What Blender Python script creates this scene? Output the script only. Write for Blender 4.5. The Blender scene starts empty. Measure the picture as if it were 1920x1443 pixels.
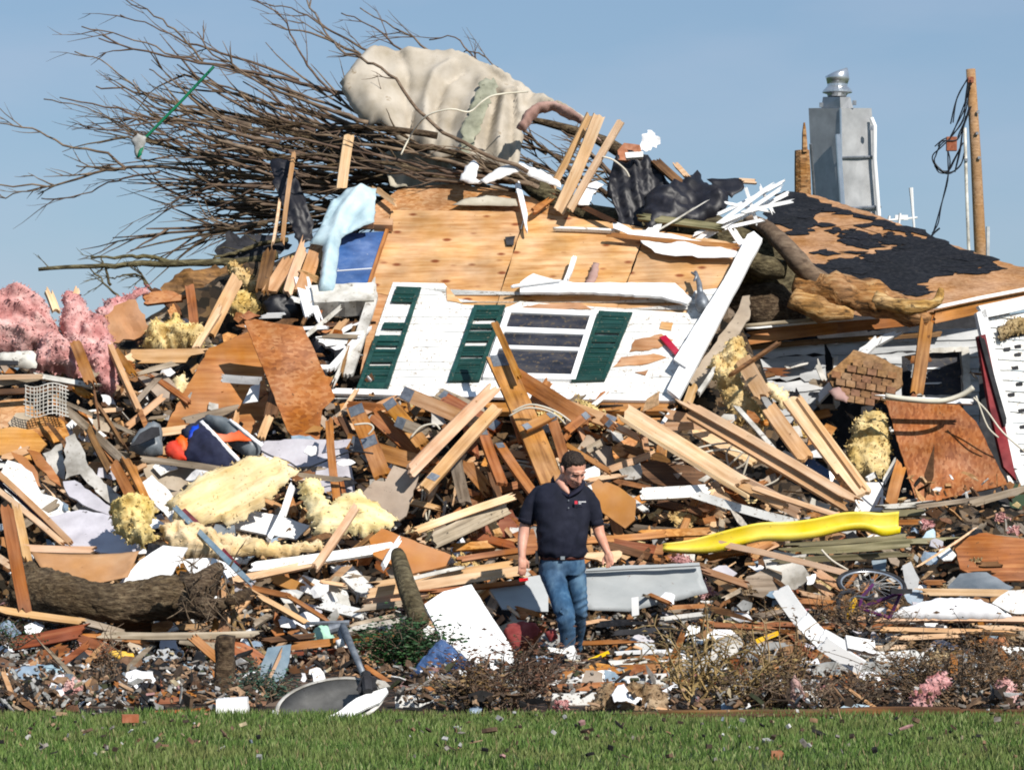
import bpy, bmesh, math, random
from mathutils import Vector, Matrix, noise as mnoise
from mathutils.geometry import delaunay_2d_cdt
import numpy as np
random.seed(7)
SC = bpy.context.scene
COL = SC.collection
# ------------------------------------------------------------------ camera, sky, sun, exposure
F = 6244.0; HZ = 895.0; EYE = 1.6            # focal length in photo pixels, horizon row, eye height
cd = bpy.data.cameras.new('camera'); cam = bpy.data.objects.new('camera', cd); COL.objects.link(cam)
cam.location = (0, 0, EYE); cam.rotation_euler = (math.pi/2, 0, 0)
cd.sensor_width = 36; cd.lens = F/1920*36; cd.shift_y = (HZ-721.5)/1920
cd.clip_start = .5; cd.clip_end = 3000
SC.camera = cam
SUN_EL = 37.0; SUN_AZ = 32.0                 # azimuth: degrees to the right of straight behind the camera
w = bpy.data.worlds.new('World'); SC.world = w; w.use_nodes = True
nt = w.node_tree; nt.nodes.clear()
sky = nt.nodes.new('ShaderNodeTexSky'); sky.sky_type = 'NISHITA'; sky.sun_disc = False
sky.sun_elevation = math.radians(SUN_EL)
# direction to the sun
sdir = Vector((math.sin(math.radians(SUN_AZ))*math.cos(math.radians(SUN_EL)), -math.cos(math.radians(SUN_AZ))*math.cos(math.radians(SUN_EL)), math.sin(math.radians(SUN_EL))))
sky.sun_rotation = math.atan2(sdir.x, sdir.y)
sky.air_density = 1.0; sky.dust_density = .25; sky.ozone_density = 3.2
bg = nt.nodes.new('ShaderNodeBackground'); bg.inputs["Strength"].default_value = .068
out = nt.nodes.new('ShaderNodeOutputWorld')
tc = nt.nodes.new('ShaderNodeTexCoord'); mp = nt.nodes.new('ShaderNodeMapping'); mp.inputs['Scale'].default_value = (5, 5, 16)
nz = nt.nodes.new('ShaderNodeTexNoise'); nz.inputs['Scale'].default_value = 1.6; nz.inputs['Detail'].default_value = 5
rp = nt.nodes.new('ShaderNodeValToRGB'); rp.color_ramp.elements[0].position = .42; rp.color_ramp.elements[1].position = .78
rp.color_ramp.elements[0].color = (0,0,0,1); rp.color_ramp.elements[1].color = (.4,.4,.4,1)
mx = nt.nodes.new('ShaderNodeMixRGB'); mx.inputs[2].default_value = (6.0, 6.9, 8.7, 1)
L = nt.links.new
L(tc.outputs['Generated'], mp.inputs[0]); L(mp.outputs[0], nz.inputs[0]); L(nz.outputs[0], rp.inputs[0]); L(rp.outputs[0], mx.inputs[0])
m0 = nt.nodes.new('ShaderNodeMixRGB'); m0.inputs[0].default_value = .5; m0.inputs[2].default_value = (3.45, 5.35, 8.0, 1); L(sky.outputs[0], m0.inputs[1]); L(m0.outputs[0], mx.inputs[1]); L(mx.outputs[0], bg.inputs[0]); L(bg.outputs[0], out.inputs[0])
sl = bpy.data.lights.new('sun', 'SUN'); sl.energy = 5.0; sl.angle = math.radians(.5); sl.color = (1, .945, .86)
so = bpy.data.objects.new('sun', sl); COL.objects.link(so); so.rotation_euler = sdir.to_track_quat('Z', 'Y').to_euler()
SC.view_settings.view_transform = 'Standard'; SC.view_settings.look = 'None'; SC.view_settings.exposure = 0.28; SC.view_settings.gamma = 1
SC.cycles.max_bounces = 8; SC.cycles.diffuse_bounces = 4; SC.cycles.filter_width = 1.9

# ------------------------------------------------------------------ materials
MATS = {}
def _n(nt, t, **kw):
    n = nt.nodes.new(t)
    for k, v in kw.items():
        if k in n.inputs.keys(): n.inputs[k].default_value = v
        else: setattr(n, k, v)
    return n
def c4(c): return (c[0], c[1], c[2], 1)
def M(name, cols, kind='noise', scale=(6,6,6), rough=.8, metal=0, bump=.25, speck=0, speck_col=(.03,.022,.015), var=.15, hue=.01, lo=.32, hi=.68, spec=.3, sscale=14, bd=.012):
    m = bpy.data.materials.new(name); m.use_nodes = True; nt = m.node_tree; nt.nodes.clear(); L = nt.links.new
    o = _n(nt, 'ShaderNodeOutputMaterial'); b = _n(nt, 'ShaderNodeBsdfPrincipled', Roughness=rough, Metallic=metal)
    b.inputs['Specular IOR Level'].default_value = spec
    L(b.outputs[0], o.inputs[0])
    tc = _n(nt, 'ShaderNodeTexCoord'); oi = _n(nt, 'ShaderNodeObjectInfo')
    mul = _n(nt, 'ShaderNodeMath', operation='MULTIPLY'); mul.inputs[1].default_value = 57.0; L(oi.outputs['Random'], mul.inputs[0])
    add = _n(nt, 'ShaderNodeVectorMath', operation='ADD'); L(tc.outputs['Object'], add.inputs[0]); L(mul.outputs[0], add.inputs[1])
    mp = _n(nt, 'ShaderNodeMapping'); mp.inputs['Scale'].default_value = scale; L(add.outputs[0], mp.inputs[0])
    ns = _n(nt, 'ShaderNodeTexNoise', Scale=1.0, Detail=7.0, Roughness=.6); L(mp.outputs[0], ns.inputs['Vector'])
    hgt = ns.outputs[0]; fac = ns.outputs[0]
    if kind == 'osb':
        vo = _n(nt, 'ShaderNodeTexVoronoi', Scale=1.0); vm = _n(nt, 'ShaderNodeMapping'); vm.inputs['Scale'].default_value = (22, 42, 30); L(add.outputs[0], vm.inputs[0]); 
        nz2 = _n(nt, 'ShaderNodeVectorMath', operation='ADD'); L(vm.outputs[0], nz2.inputs[0]); L(ns.outputs['Color'], nz2.inputs[1])
        L(nz2.outputs[0], vo.inputs['Vector'])
        sp = _n(nt, 'ShaderNodeSeparateColor'); L(vo.outputs['Color'], sp.inputs[0])
        a = _n(nt, 'ShaderNodeMath', operation='MULTIPLY_ADD'); a.inputs[1].default_value = .38; L(sp.outputs[0], a.inputs[0]); 
        s2 = _n(nt, 'ShaderNodeMath', operation='MULTIPLY'); s2.inputs[1].default_value = .62; L(ns.outputs[0], s2.inputs[0]); L(s2.outputs[0], a.inputs[2])
        fac = a.outputs[0]; hgt = a.outputs[0]
    if kind == 'cell':
        vo = _n(nt, 'ShaderNodeTexVoronoi', Scale=1.0); 
        nz2 = _n(nt, 'ShaderNodeVectorMath', operation='ADD'); L(mp.outputs[0], nz2.inputs[0]); L(ns.outputs['Color'], nz2.inputs[1]); L(nz2.outputs[0], vo.inputs['Vector'])
        sp = _n(nt, 'ShaderNodeSeparateColor'); L(vo.outputs['Color'], sp.inputs[0]); fac = sp.outputs[0]; hgt = sp.outputs[1]
    rp = _n(nt, 'ShaderNodeValToRGB'); L(fac, rp.inputs[0])
    els = rp.color_ramp.elements
    while len(els) < len(cols): els.new(.5)
    for i, c in enumerate(cols):
        els[i].position = lo + (hi-lo)*i/max(1, len(cols)-1); els[i].color = c4(c)
    if kind == 'cell':
        rp.color_ramp.interpolation = 'CONSTANT'
        for i in range(len(cols)): els[i].position = i/len(cols)
    cur = rp.outputs[0]
    def mixin(cur, facsock, col):
        mx = _n(nt, 'ShaderNodeMixRGB'); L(facsock, mx.inputs[0]); L(cur, mx.inputs[1]); mx.inputs[2].default_value = c4(col); return mx.outputs[0]
    if kind == 'ply':
        vm = _n(nt, 'ShaderNodeMapping'); vm.inputs['Scale'].default_value = (3.4, 6.0, 3); L(add.outputs[0], vm.inputs[0])
        vo = _n(nt, 'ShaderNodeTexVoronoi', Scale=1.0); L(vm.outputs[0], vo.inputs['Vector'])
        kr = _n(nt, 'ShaderNodeValToRGB'); kr.color_ramp.elements[0].position = .10; kr.color_ramp.elements[0].color = (1,1,1,1); kr.color_ramp.elements[1].position = .21; kr.color_ramp.elements[1].color = (0,0,0,1)
        L(vo.outputs['Distance'], kr.inputs[0]); cur = mixin(cur, kr.outputs[0], (.20, .06, .025))
    # large soft staining
    st = _n(nt, 'ShaderNodeTexNoise', Scale=2.6, Detail=5.0); L(add.outputs[0], st.inputs['Vector'])
    sr = _n(nt, 'ShaderNodeMapRange'); sr.inputs[1].default_value = .3; sr.inputs[2].default_value = .7; sr.inputs[3].default_value = 1-var*1.7; sr.inputs[4].default_value = 1+var*.9
    L(st.outputs[0], sr.inputs[0])
    hs = _n(nt, 'ShaderNodeHueSaturation'); L(cur, hs.inputs['Color'])
    r2 = _n(nt, 'ShaderNodeMapRange'); r2.inputs[3].default_value = 1-var; r2.inputs[4].default_value = 1+var*.8; L(oi.outputs['Random'], r2.inputs[0])
    mm = _n(nt, 'ShaderNodeMath', operation='MULTIPLY'); L(sr.outputs[0], mm.inputs[0]); L(r2.outputs[0], mm.inputs[1]); L(mm.outputs[0], hs.inputs['Value'])
    r3 = _n(nt, 'ShaderNodeMapRange'); r3.inputs[3].default_value = .5-hue; r3.inputs[4].default_value = .5+hue; L(mul.outputs[0], r3.inputs[0]); r3.inputs[2].default_value = 57; L(r3.outputs[0], hs.inputs['Hue'])
    r4 = _n(nt, 'ShaderNodeMapRange'); r4.inputs[1].default_value = .3; r4.inputs[2].default_value = .7; r4.inputs[3].default_value = 1.2; r4.inputs[4].default_value = .9; L(st.outputs['Color'], r4.inputs[0]); L(r4.outputs[0], hs.inputs['Saturation'])
    cur = hs.outputs[0]
    if speck:
        n3 = _n(nt, 'ShaderNodeTexNoise', Scale=float(sscale), Detail=4.0, Roughness=.7); L(add.outputs[0], n3.inputs['Vector'])
        kr = _n(nt, 'ShaderNodeValToRGB'); t = .72-.22*speck; kr.color_ramp.elements[0].position = t; kr.color_ramp.elements[1].position = min(1, t+.05)
        kr.color_ramp.elements[1].color = (.8,.8,.8,1)
        L(n3.outputs[0], kr.inputs[0]); cur = mixin(cur, kr.outputs[0], speck_col)
    L(cur, b.inputs['Base Color'])
    if bump:
        bp = _n(nt, 'ShaderNodeBump', Strength=min(1, bump), Distance=bd); L(hgt, bp.inputs['Height']); L(bp.outputs[0], b.inputs['Normal'])
    MATS[name] = m; return m
G = (1.6, 26, 26)
M('pine', [(.48,.29,.165), (.62,.42,.265), (.70,.52,.36)], scale=G, speck=.25, speck_col=(.2,.09,.03), var=.13)
M('pine_tan', [(.36,.195,.095), (.48,.285,.155), (.56,.365,.22)], scale=G, speck=.3, speck_col=(.14,.06,.02), var=.13)
M('lumber', [(.19,.072,.025), (.35,.15,.055), (.44,.21,.085)], scale=G, speck=.35, speck_col=(.08,.03,.012), var=.21)
M('dark_wood', [(.06,.03,.015), (.14,.07,.032), (.23,.12,.055)], scale=G, speck=.4, var=.3)
M('red_wood', [(.15,.045,.02), (.27,.09,.04), (.36,.15,.07)], scale=G, speck=.4, var=.2)
M('grey_wood', [(.15,.115,.08), (.30,.24,.175), (.42,.355,.28)], scale=G, speck=.4, var=.25)
M('moss_wood', [(.07,.065,.03), (.17,.15,.085), (.28,.25,.16)], scale=G, speck=.3, var=.2)
M('osb', [(.24,.09,.03), (.40,.17,.06), (.50,.26,.115)], 'osb', scale=(3,3,3), speck=.35, speck_col=(.06,.03,.015), lo=.25, hi=.75, var=.21)
M('osb_pale', [(.32,.15,.06), (.47,.26,.125), (.56,.36,.20)], 'osb', scale=(3,3,3), speck=.2, speck_col=(.22,.09,.03), lo=.25, hi=.75, var=.21)
M('roof_deck', [(.25,.115,.055), (.35,.175,.095), (.43,.24,.14)], 'osb', scale=(1.5,5,3), speck=.3, speck_col=(.12,.05,.025), lo=.25, hi=.75)
M('plywood', [(.38,.19,.085), (.49,.28,.14), (.56,.355,.20)], 'ply', scale=(2.6,20,20), speck=.2, speck_col=(.2,.08,.03), bump=.15, var=.21)
M('plywood_orange', [(.30,.12,.04), (.42,.195,.07), (.50,.26,.105)], 'noise', scale=(1.2,16,16), speck=.25, speck_col=(.12,.05,.02), bump=.15, var=.21)
M('tan_board', [(.36,.19,.10), (.42,.23,.125), (.46,.27,.155)], scale=(3,3,3), speck=.15, bump=.08, var=.15)
M('cardboard', [(.36,.165,.06), (.42,.20,.075), (.45,.23,.09)], scale=(3,3,3), speck=.1, bump=.08, var=.1)
M('drywall_tan', [(.29,.23,.175), (.36,.29,.22), (.42,.345,.27)], scale=(4,4,4), speck=.3, bump=.12, var=.15)
M('white_paint', [(.60,.60,.58), (.72,.72,.70), (.78,.78,.76)], scale=(5,5,5), speck=.62, speck_col=(.20,.13,.07), sscale=26, var=.08, rough=.6, bump=.1)
M('white_clean', [(.70,.71,.72), (.78,.78,.78), (.80,.80,.80)], scale=(5,5,5), speck=.1, speck_col=(.3,.22,.15), var=.07, rough=.5, bump=.08)
M('white_dirty', [(.30,.28,.24), (.52,.50,.46), (.66,.64,.60)], scale=(5,5,5), speck=.5, speck_col=(.10,.07,.04), var=.2, bump=.2)
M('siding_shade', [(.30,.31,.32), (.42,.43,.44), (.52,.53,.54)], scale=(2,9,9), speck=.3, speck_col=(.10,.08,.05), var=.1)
M('drywall_lavender', [(.38,.365,.40), (.46,.445,.485), (.54,.53,.57)], scale=(4,4,4), speck=.25, var=.12, bump=.1)
M('paper_white', [(.62,.62,.64), (.74,.74,.76), (.80,.80,.80)], scale=(8,8,8), var=.1, bump=.2)
M('green_paint', [(.006,.031,.026), (.009,.042,.036), (.015,.058,.049)], scale=(4,9,9), speck=.42, speck_col=(.26,.20,.13), sscale=34, rough=.5, var=.1, bump=.1)
M('glass_dark', [(.012,.014,.02), (.03,.032,.045), (.07,.065,.065)], scale=(3,9,9), speck=.7, speck_col=(.12,.09,.055), rough=.45, spec=.3, bump=.2, sscale=20)
M('glass_blue', [(.045,.085,.20), (.07,.13,.29), (.14,.21,.38)], scale=(3,4,4), speck=.3, speck_col=(.35,.36,.38), rough=.25, spec=.6, bump=.06)
M('galvanised', [(.30,.305,.31), (.37,.375,.38), (.44,.445,.45)], scale=(4,4,4), rough=.5, metal=.25, bump=.05, var=.06, speck=.08)
M('galvanised_bright', [(.5,.52,.55), (.62,.64,.66), (.74,.75,.76)], scale=(4,4,4), rough=.28, metal=.85, bump=.05, var=.05)
M('plate_metal', [(.14,.155,.18), (.22,.24,.27), (.30,.32,.35)], scale=(20,20,20), rough=.5, metal=.5, bump=.15)
M('grey_panel', [(.28,.30,.31), (.33,.35,.36), (.37,.39,.40)], scale=(2,5,5), rough=.55, speck=.25, speck_col=(.14,.08,.05), var=.05, bump=.1)
M('grey_plastic', [(.09,.11,.13), (.15,.17,.19), (.22,.24,.26)], scale=(4,4,4), rough=.4, bump=.05)
M('blue_grey', [(.13,.19,.26), (.22,.29,.36), (.34,.40,.46)], scale=(5,5,5), rough=.5, speck=.3, bump=.1)
M('black_plastic', [(.005,.005,.008), (.01,.01,.015), (.02,.02,.025)], scale=(6,6,6), rough=.5, spec=.4, bump=.3, speck=.03, speck_col=(.13,.09,.05))
M('black_felt', [(.006,.007,.010), (.013,.014,.018), (.028,.028,.032)], scale=(20,20,20), rough=.85, spec=.15, bump=.5, speck=.3, speck_col=(.07,.055,.04))
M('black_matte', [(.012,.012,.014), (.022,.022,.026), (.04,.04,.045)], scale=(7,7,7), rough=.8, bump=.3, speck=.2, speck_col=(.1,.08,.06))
M('shingle', [(.12,.065,.035), (.21,.115,.062), (.28,.16,.09)], scale=(18,18,18), rough=.9, bump=.5, var=.2)
M('insulation_yellow', [(.44,.29,.11), (.60,.455,.215), (.70,.56,.31)], scale=(7,7,7), rough=1, bump=1, spec=.05, speck=.25, speck_col=(.3,.16,.06), sscale=9, var=.1, bd=.035)
M('insulation_pale', [(.54,.39,.18), (.70,.56,.32), (.76,.65,.43)], scale=(1.5,8,8), rough=1, bump=.8, spec=.05, speck=.1, speck_col=(.42,.25,.08), sscale=9, var=.08, bd=.035)
M('insulation_pink', [(.34,.14,.14), (.52,.28,.27), (.64,.44,.42)], scale=(6,6,6), rough=1, bump=1, spec=.05, speck=.28, speck_col=(.22,.10,.08), sscale=12, var=.1, bd=.035)
M('straw', [(.16,.10,.055), (.32,.23,.13), (.44,.34,.22)], scale=(14,14,14), rough=1, bump=1, speck=.3, var=.15, bd=.035)
M('carpet_beige', [(.32,.285,.22), (.43,.39,.32), (.50,.46,.39)], scale=(2.5,2.5,2.5), rough=1, bump=.35, spec=.05, speck=.28, speck_col=(.24,.19,.13), sscale=5, var=.05)
M('carpet_stain', [(.17,.17,.125), (.27,.27,.205), (.36,.35,.28)], scale=(6,6,6), rough=1, bump=.3, speck=.3, var=.05)
M('carpet_pink', [(.22,.13,.115), (.33,.21,.185), (.40,.27,.24)], scale=(5,5,5), rough=1, bump=.3, speck=.2, var=.05)
M('wrap_blue', [(.30,.40,.46), (.40,.51,.57), (.50,.60,.65)], scale=(4,4,4), rough=.5, bump=.3, var=.05)
M('fabric_navy', [(.008,.010,.025), (.015,.018,.042), (.025,.03,.06)], scale=(9,9,9), rough=.9, bump=.3)
M('fabric_red', [(.42,.01,.012), (.55,.02,.02), (.62,.04,.03)], scale=(6,6,6), rough=.8, bump=.3)
M('fabric_blue', [(.01,.04,.38), (.02,.06,.5), (.03,.09,.55)], scale=(6,6,6), rough=.7, bump=.3)
M('orange_print', [(.60,.11,.05), (.72,.17,.08), (.78,.22,.12)], scale=(6,6,6), rough=.6, bump=.1)
M('maroon', [(.10,.012,.02), (.16,.022,.032), (.22,.04,.05)], scale=(6,6,6), rough=.75, bump=.25, speck=.1)
M('maroon_cloth', [(.13,.025,.03), (.22,.05,.055), (.29,.08,.08)], scale=(9,9,9), rough=.95, bump=.4, speck=.1)
M('red_metal', [(.30,.008,.02), (.38,.012,.03), (.42,.02,.04)], scale=(6,6,6), rough=.45, bump=.08)
M('yellow_plastic', [(.66,.54,.07), (.74,.62,.10), (.78,.67,.14)], scale=(3,3,3), rough=.45, spec=.4, bump=.05, speck=.4, speck_col=(.34,.25,.10), sscale=9, var=.08)
M('yellow_paint', [(.68,.38,.02), (.78,.48,.03), (.8,.52,.05)], scale=(6,6,6), rough=.5, bump=.1)
M('bark', [(.022,.014,.008), (.085,.057,.034), (.18,.135,.085)], scale=(14,38,38), rough=.95, bump=1, speck=.5, sscale=22, var=.2, bd=.035)
M('bark_moss', [(.03,.024,.012), (.10,.083,.045), (.19,.165,.095)], scale=(10,26,26), rough=.95, bump=1, speck=.35, var=.15, bd=.035)
M('branch_bark', [(.07,.047,.034), (.15,.105,.075), (.24,.18,.13)], scale=(5,20,20), rough=.9, bump=.5, var=.2)
M('split_wood', [(.05,.03,.013), (.36,.20,.08), (.56,.39,.20)], scale=(3,18,18), rough=.9, bump=1, speck=.45, speck_col=(.05,.03,.015), sscale=10, bd=.035)
M('pole_wood', [(.20,.105,.055), (.31,.175,.10), (.38,.23,.14)], scale=(2,24,24), rough=.85, speck=.2, var=.05)
M('wire_white', [(.50,.46,.38), (.62,.58,.49)], rough=.5, bump=0)
M('wire_black', [(.01,.012,.018), (.02,.022,.03)], rough=.5, bump=0)
M('rope_green', [(.005,.15,.075), (.01,.20,.10)], rough=.6, bump=0)
M('leaf_brown', [(.08,.045,.022), (.17,.10,.05), (.28,.185,.10)], scale=(9,9,9), rough=.9, bump=0, var=.25, hue=.03)
M('leaf_green', [(.012,.035,.014), (.025,.07,.022), (.06,.11,.035)], scale=(9,9,9), rough=.6, bump=0, var=.2, hue=.02)
M('juniper', [(.03,.07,.05), (.06,.12,.085), (.10,.17,.12)], scale=(9,9,9), rough=.8, bump=0)
M('stalk', [(.15,.095,.045), (.27,.18,.09), (.38,.28,.15)], scale=(9,9,9), rough=.9, bump=0)
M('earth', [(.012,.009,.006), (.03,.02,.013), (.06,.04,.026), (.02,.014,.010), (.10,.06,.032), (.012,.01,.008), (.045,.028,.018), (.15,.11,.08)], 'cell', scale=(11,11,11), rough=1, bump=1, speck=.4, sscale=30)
M('lawn_soil', [(.02,.035,.01), (.035,.06,.016), (.05,.075,.022)], scale=(5,5,5), rough=1, bump=.5)
M('skin', [(.50,.25,.18), (.58,.31,.235), (.62,.34,.26)], scale=(12,12,12), rough=.5, bump=.03, var=.05)
M('lips', [(.36,.12,.10), (.40,.15,.12)], scale=(12,12,12), rough=.5, bump=0)
M('eyebrow', [(.05,.028,.018), (.07,.04,.025)], rough=.8, bump=0)
M('hair', [(.012,.008,.006), (.030,.019,.013), (.05,.032,.022)], scale=(60,60,60), rough=.65, bump=.8)
M('shirt_navy', [(.008,.009,.018), (.012,.013,.025), (.017,.018,.032)], scale=(9,9,9), rough=.85, bump=.15, spec=.2, var=.05)
M('denim', [(.022,.05,.10), (.05,.10,.18), (.115,.195,.29)], scale=(9,9,5), rough=.85, bump=.3, spec=.2, var=.12)
M('leather', [(.07,.018,.012), (.11,.03,.02)], rough=.5, bump=.1)
M('brick_red', [(.22,.08,.045), (.32,.13,.08), (.38,.18,.12)], scale=(14,14,14), rough=.9, bump=.4, speck=.2)
M('dish_grey', [(.06,.058,.055), (.09,.088,.083), (.13,.127,.12)], scale=(5,5,5), rough=.6, bump=.1, speck=.2)  # inside of the white dish, its shade put into a dark base colour
M('stone_grey', [(.20,.20,.19), (.32,.32,.31), (.42,.42,.41)], scale=(9,9,9), rough=.9, bump=.4, speck=.3)
M('mint', [(.30,.55,.42), (.40,.62,.50)], rough=.7, bump=.2)

def litter_mat(name, cols, rough=.85, patch=None):
    m = bpy.data.materials.new(name); m.use_nodes = True; nt = m.node_tree; nt.nodes.clear(); L = nt.links.new
    o = _n(nt, 'ShaderNodeOutputMaterial'); b = _n(nt, 'ShaderNodeBsdfPrincipled', Roughness=rough); L(b.outputs[0], o.inputs[0])
    b.inputs['Specular IOR Level'].default_value = .2
    ge = _n(nt, 'ShaderNodeNewGeometry'); rp = _n(nt, 'ShaderNodeValToRGB'); rp.color_ramp.interpolation = 'CONSTANT'
    els = rp.color_ramp.elements
    tot = sum(wt for _, wt in cols); acc = 0
    while len(els) < len(cols): els.new(.5)
    for i, (c, wt) in enumerate(cols):
        els[i].position = acc/tot; els[i].color = c4(c); acc += wt
    L(ge.outputs['Random Per Island'], rp.inputs[0])
    ns = _n(nt, 'ShaderNodeTexNoise', Scale=30.0, Detail=3.0); tc = _n(nt, 'ShaderNodeTexCoord'); L(tc.outputs['Object'], ns.inputs['Vector'])
    mr = _n(nt, 'ShaderNodeMapRange'); mr.inputs[3].default_value = .6; mr.inputs[4].default_value = 1.25; mr.inputs[1].default_value=.3; mr.inputs[2].default_value=.7; L(ns.outputs[0], mr.inputs[0])
    hs = _n(nt, 'ShaderNodeHueSaturation'); L(rp.outputs[0], hs.inputs['Color']); L(mr.outputs[0], hs.inputs['Value']); cur = hs.outputs[0]
    if patch:
        n2 = _n(nt, 'ShaderNodeTexNoise', Scale=1.3, Detail=4.0); L(tc.outputs['Object'], n2.inputs['Vector'])
        r2 = _n(nt, 'ShaderNodeMapRange'); r2.inputs[1].default_value = .45; r2.inputs[2].default_value = .68; r2.inputs[4].default_value = .65; L(n2.outputs[0], r2.inputs[0])
        mx = _n(nt, 'ShaderNodeMixRGB'); L(r2.outputs[0], mx.inputs[0]); L(cur, mx.inputs[1]); mx.inputs[2].default_value = c4(patch); cur = mx.outputs[0]
    L(cur, b.inputs['Base Color'])
    MATS[name] = m; return m
litter_mat('litter_mix', [((.05,.035,.025),8), ((.11,.07,.045),8), ((.20,.12,.07),4), ((.32,.21,.13),2.5), ((.42,.41,.40),1.6), ((.20,.18,.16),5), ((.014,.013,.013),6), ((.62,.62,.61),.8), ((.16,.19,.22),.6), ((.30,.17,.16),.4), ((.26,.26,.25),2.5), ((.34,.28,.18),1.2), ((.045,.05,.025),1.6)])
litter_mat('litter_wood', [((.10,.05,.025),4), ((.24,.11,.045),4), ((.42,.23,.10),4), ((.56,.36,.2),3), ((.68,.67,.65),2), ((.02,.015,.012),3), ((.4,.37,.33),2), ((.70,.54,.27),1)])
litter_mat('grass_mat', [((.042,.082,.016),3), ((.068,.125,.025),5), ((.095,.165,.036),5), ((.15,.215,.06),3.4), ((.22,.26,.105),1.8), ((.24,.19,.10),.8)], rough=.6, patch=(.15,.16,.055))

# ------------------------------------------------------------------ mapping of the place
CAMP = Vector((0, 0, EYE))
def P(px, py, Y): return Vector(((px-960)*Y/F, Y, EYE-(py-HZ)*Y/F))
HT = [(1100, 30.0), (1000, 31.0), (900, 31.8), (800, 32.4), (750, 32.8), (600, 34.0), (400, 35.2), (300, 36.0), (0, 37.5)]
HT = [(1200, 28.9), (1150, 29.4)] + HT
def Yh(py):                                   # depth of the front of the heap along a sight line
    g = EYE*F/(py-HZ) if py > 1215 else 1e9
    if py > 1215: return min(g, 28.9)
    for (a, ya), (b, yb) in zip(HT, HT[1:]):
        if py >= b:
            t = (min(py, a)-a)/(b-a); return ya+(yb-ya)*t
    return 37.5
def prof(Y):                                  # heap height at depth Y
    pts = [(28.3, 0.0)] + [(y, EYE-(p-HZ)*y/F) for p, y in HT]
    if Y <= pts[0][0]: return 0
    for (a, za), (b, zb) in zip(pts, pts[1:]):
        if Y <= b: return za+(zb-za)*(Y-a)/(b-a)
    return pts[-1][1]
def lerp_table(tab, x):
    if x <= tab[0][0]: return tab[0][1]
    for (a, va), (b, vb) in zip(tab, tab[1:]):
        if x <= b: return va+(vb-va)*(x-a)/(b-a)
    return tab[-1][1]
def tag(o, label=None, cat=None, group=None, kind=None):
    if label: o['label'] = label
    if cat: o['category'] = cat
    if group: o['group'] = group
    if kind: o['kind'] = kind
    return o
def empty(name, loc, label=None, cat=None, group=None):
    o = bpy.data.objects.new(name, None); COL.objects.link(o); o.location = loc; o.empty_display_size = .1
    return tag(o, label, cat, group)
def link(name, me, mat, parent=None, matrix=None, smooth=False, loc=None):
    if mat: 
        for m_ in (mat if isinstance(mat, (list, tuple)) else [mat]): me.materials.append(MATS[m_])
    if smooth: me.polygons.foreach_set('use_smooth', [True]*len(me.polygons))
    o = bpy.data.objects.new(name, me); COL.objects.link(o)
    mw = matrix if matrix is not None else (Matrix.Translation(loc) if loc is not None else Matrix.Identity(4))
    if parent is not None:
        o.parent = parent
        pm = WM.get(parent.name, Matrix.Translation(parent.location))
        WM[o.name] = mw.copy(); o.matrix_local = pm.inverted() @ mw
    else:
        o.matrix_world = mw; WM[o.name] = mw.copy()
    return o
WM = {}
def mesh(name, V, Fc):
    me = bpy.data.meshes.new(name); me.from_pydata([tuple(v) for v in V], [], Fc); me.update(); return me

# ------------------------------------------------------------------ automatic labels from look and neighbours
LMS = [('the green shutters', 860, 650), ('the beige carpet', 850, 190), ('the blue house wrap', 640, 400), ('the leaning orange panel', 545, 710), ('the navy clothes', 400, 825),
 ('the pink insulation', 120, 620), ('the long yellow insulation', 440, 915), ('the wire basket', 95, 755), ('the fallen log', 200, 1120), ('the dark cut stump', 420, 1255), ('the satellite dish', 610, 1320),
 ('the slanted white door', 880, 1180), ('the man in navy', 1060, 1050), ('the yellow slide', 1470, 1005), ('the bicycle wheel', 1635, 1095), ('the white gutter', 1540, 1190), ('the white sheet', 1790, 1140),
 ('the grey metal siding', 1210, 1095), ('the tan hexagonal panel', 1150, 945), ('the red metal strip', 1260, 660), ('the brown shingle piece', 1625, 705), ('the big orange sheet', 1770, 850), ('the split tree trunk', 1620, 565),
 ('the black plastic sheet', 1280, 380), ('the roof window', 660, 490), ('the nail plates', 900, 780), ('the white wires', 1350, 850), ('the evergreen bush', 760, 1210), ('the metal flue', 1580, 290), ('the white siding corner', 1630, 930),
 ('the curved tan board', 165, 1065), ('the white box', 435, 1325), ('the striped pole', 400, 1015), ('the mossy planks', 1590, 1035), ('the bark stub', 765, 1100), ('the reddish plywood', 1860, 1040), ('the white panel', 575, 860),
 ('the white window', 1020, 650), ('the maroon cloth', 980, 1190), ('the yellow tufts', 325, 630), ('the yellow bar', 1118, 1231), ('the grey bowl', 1690, 1270), ('the yellow roll', 1630, 840)]
USED = {}
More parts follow.
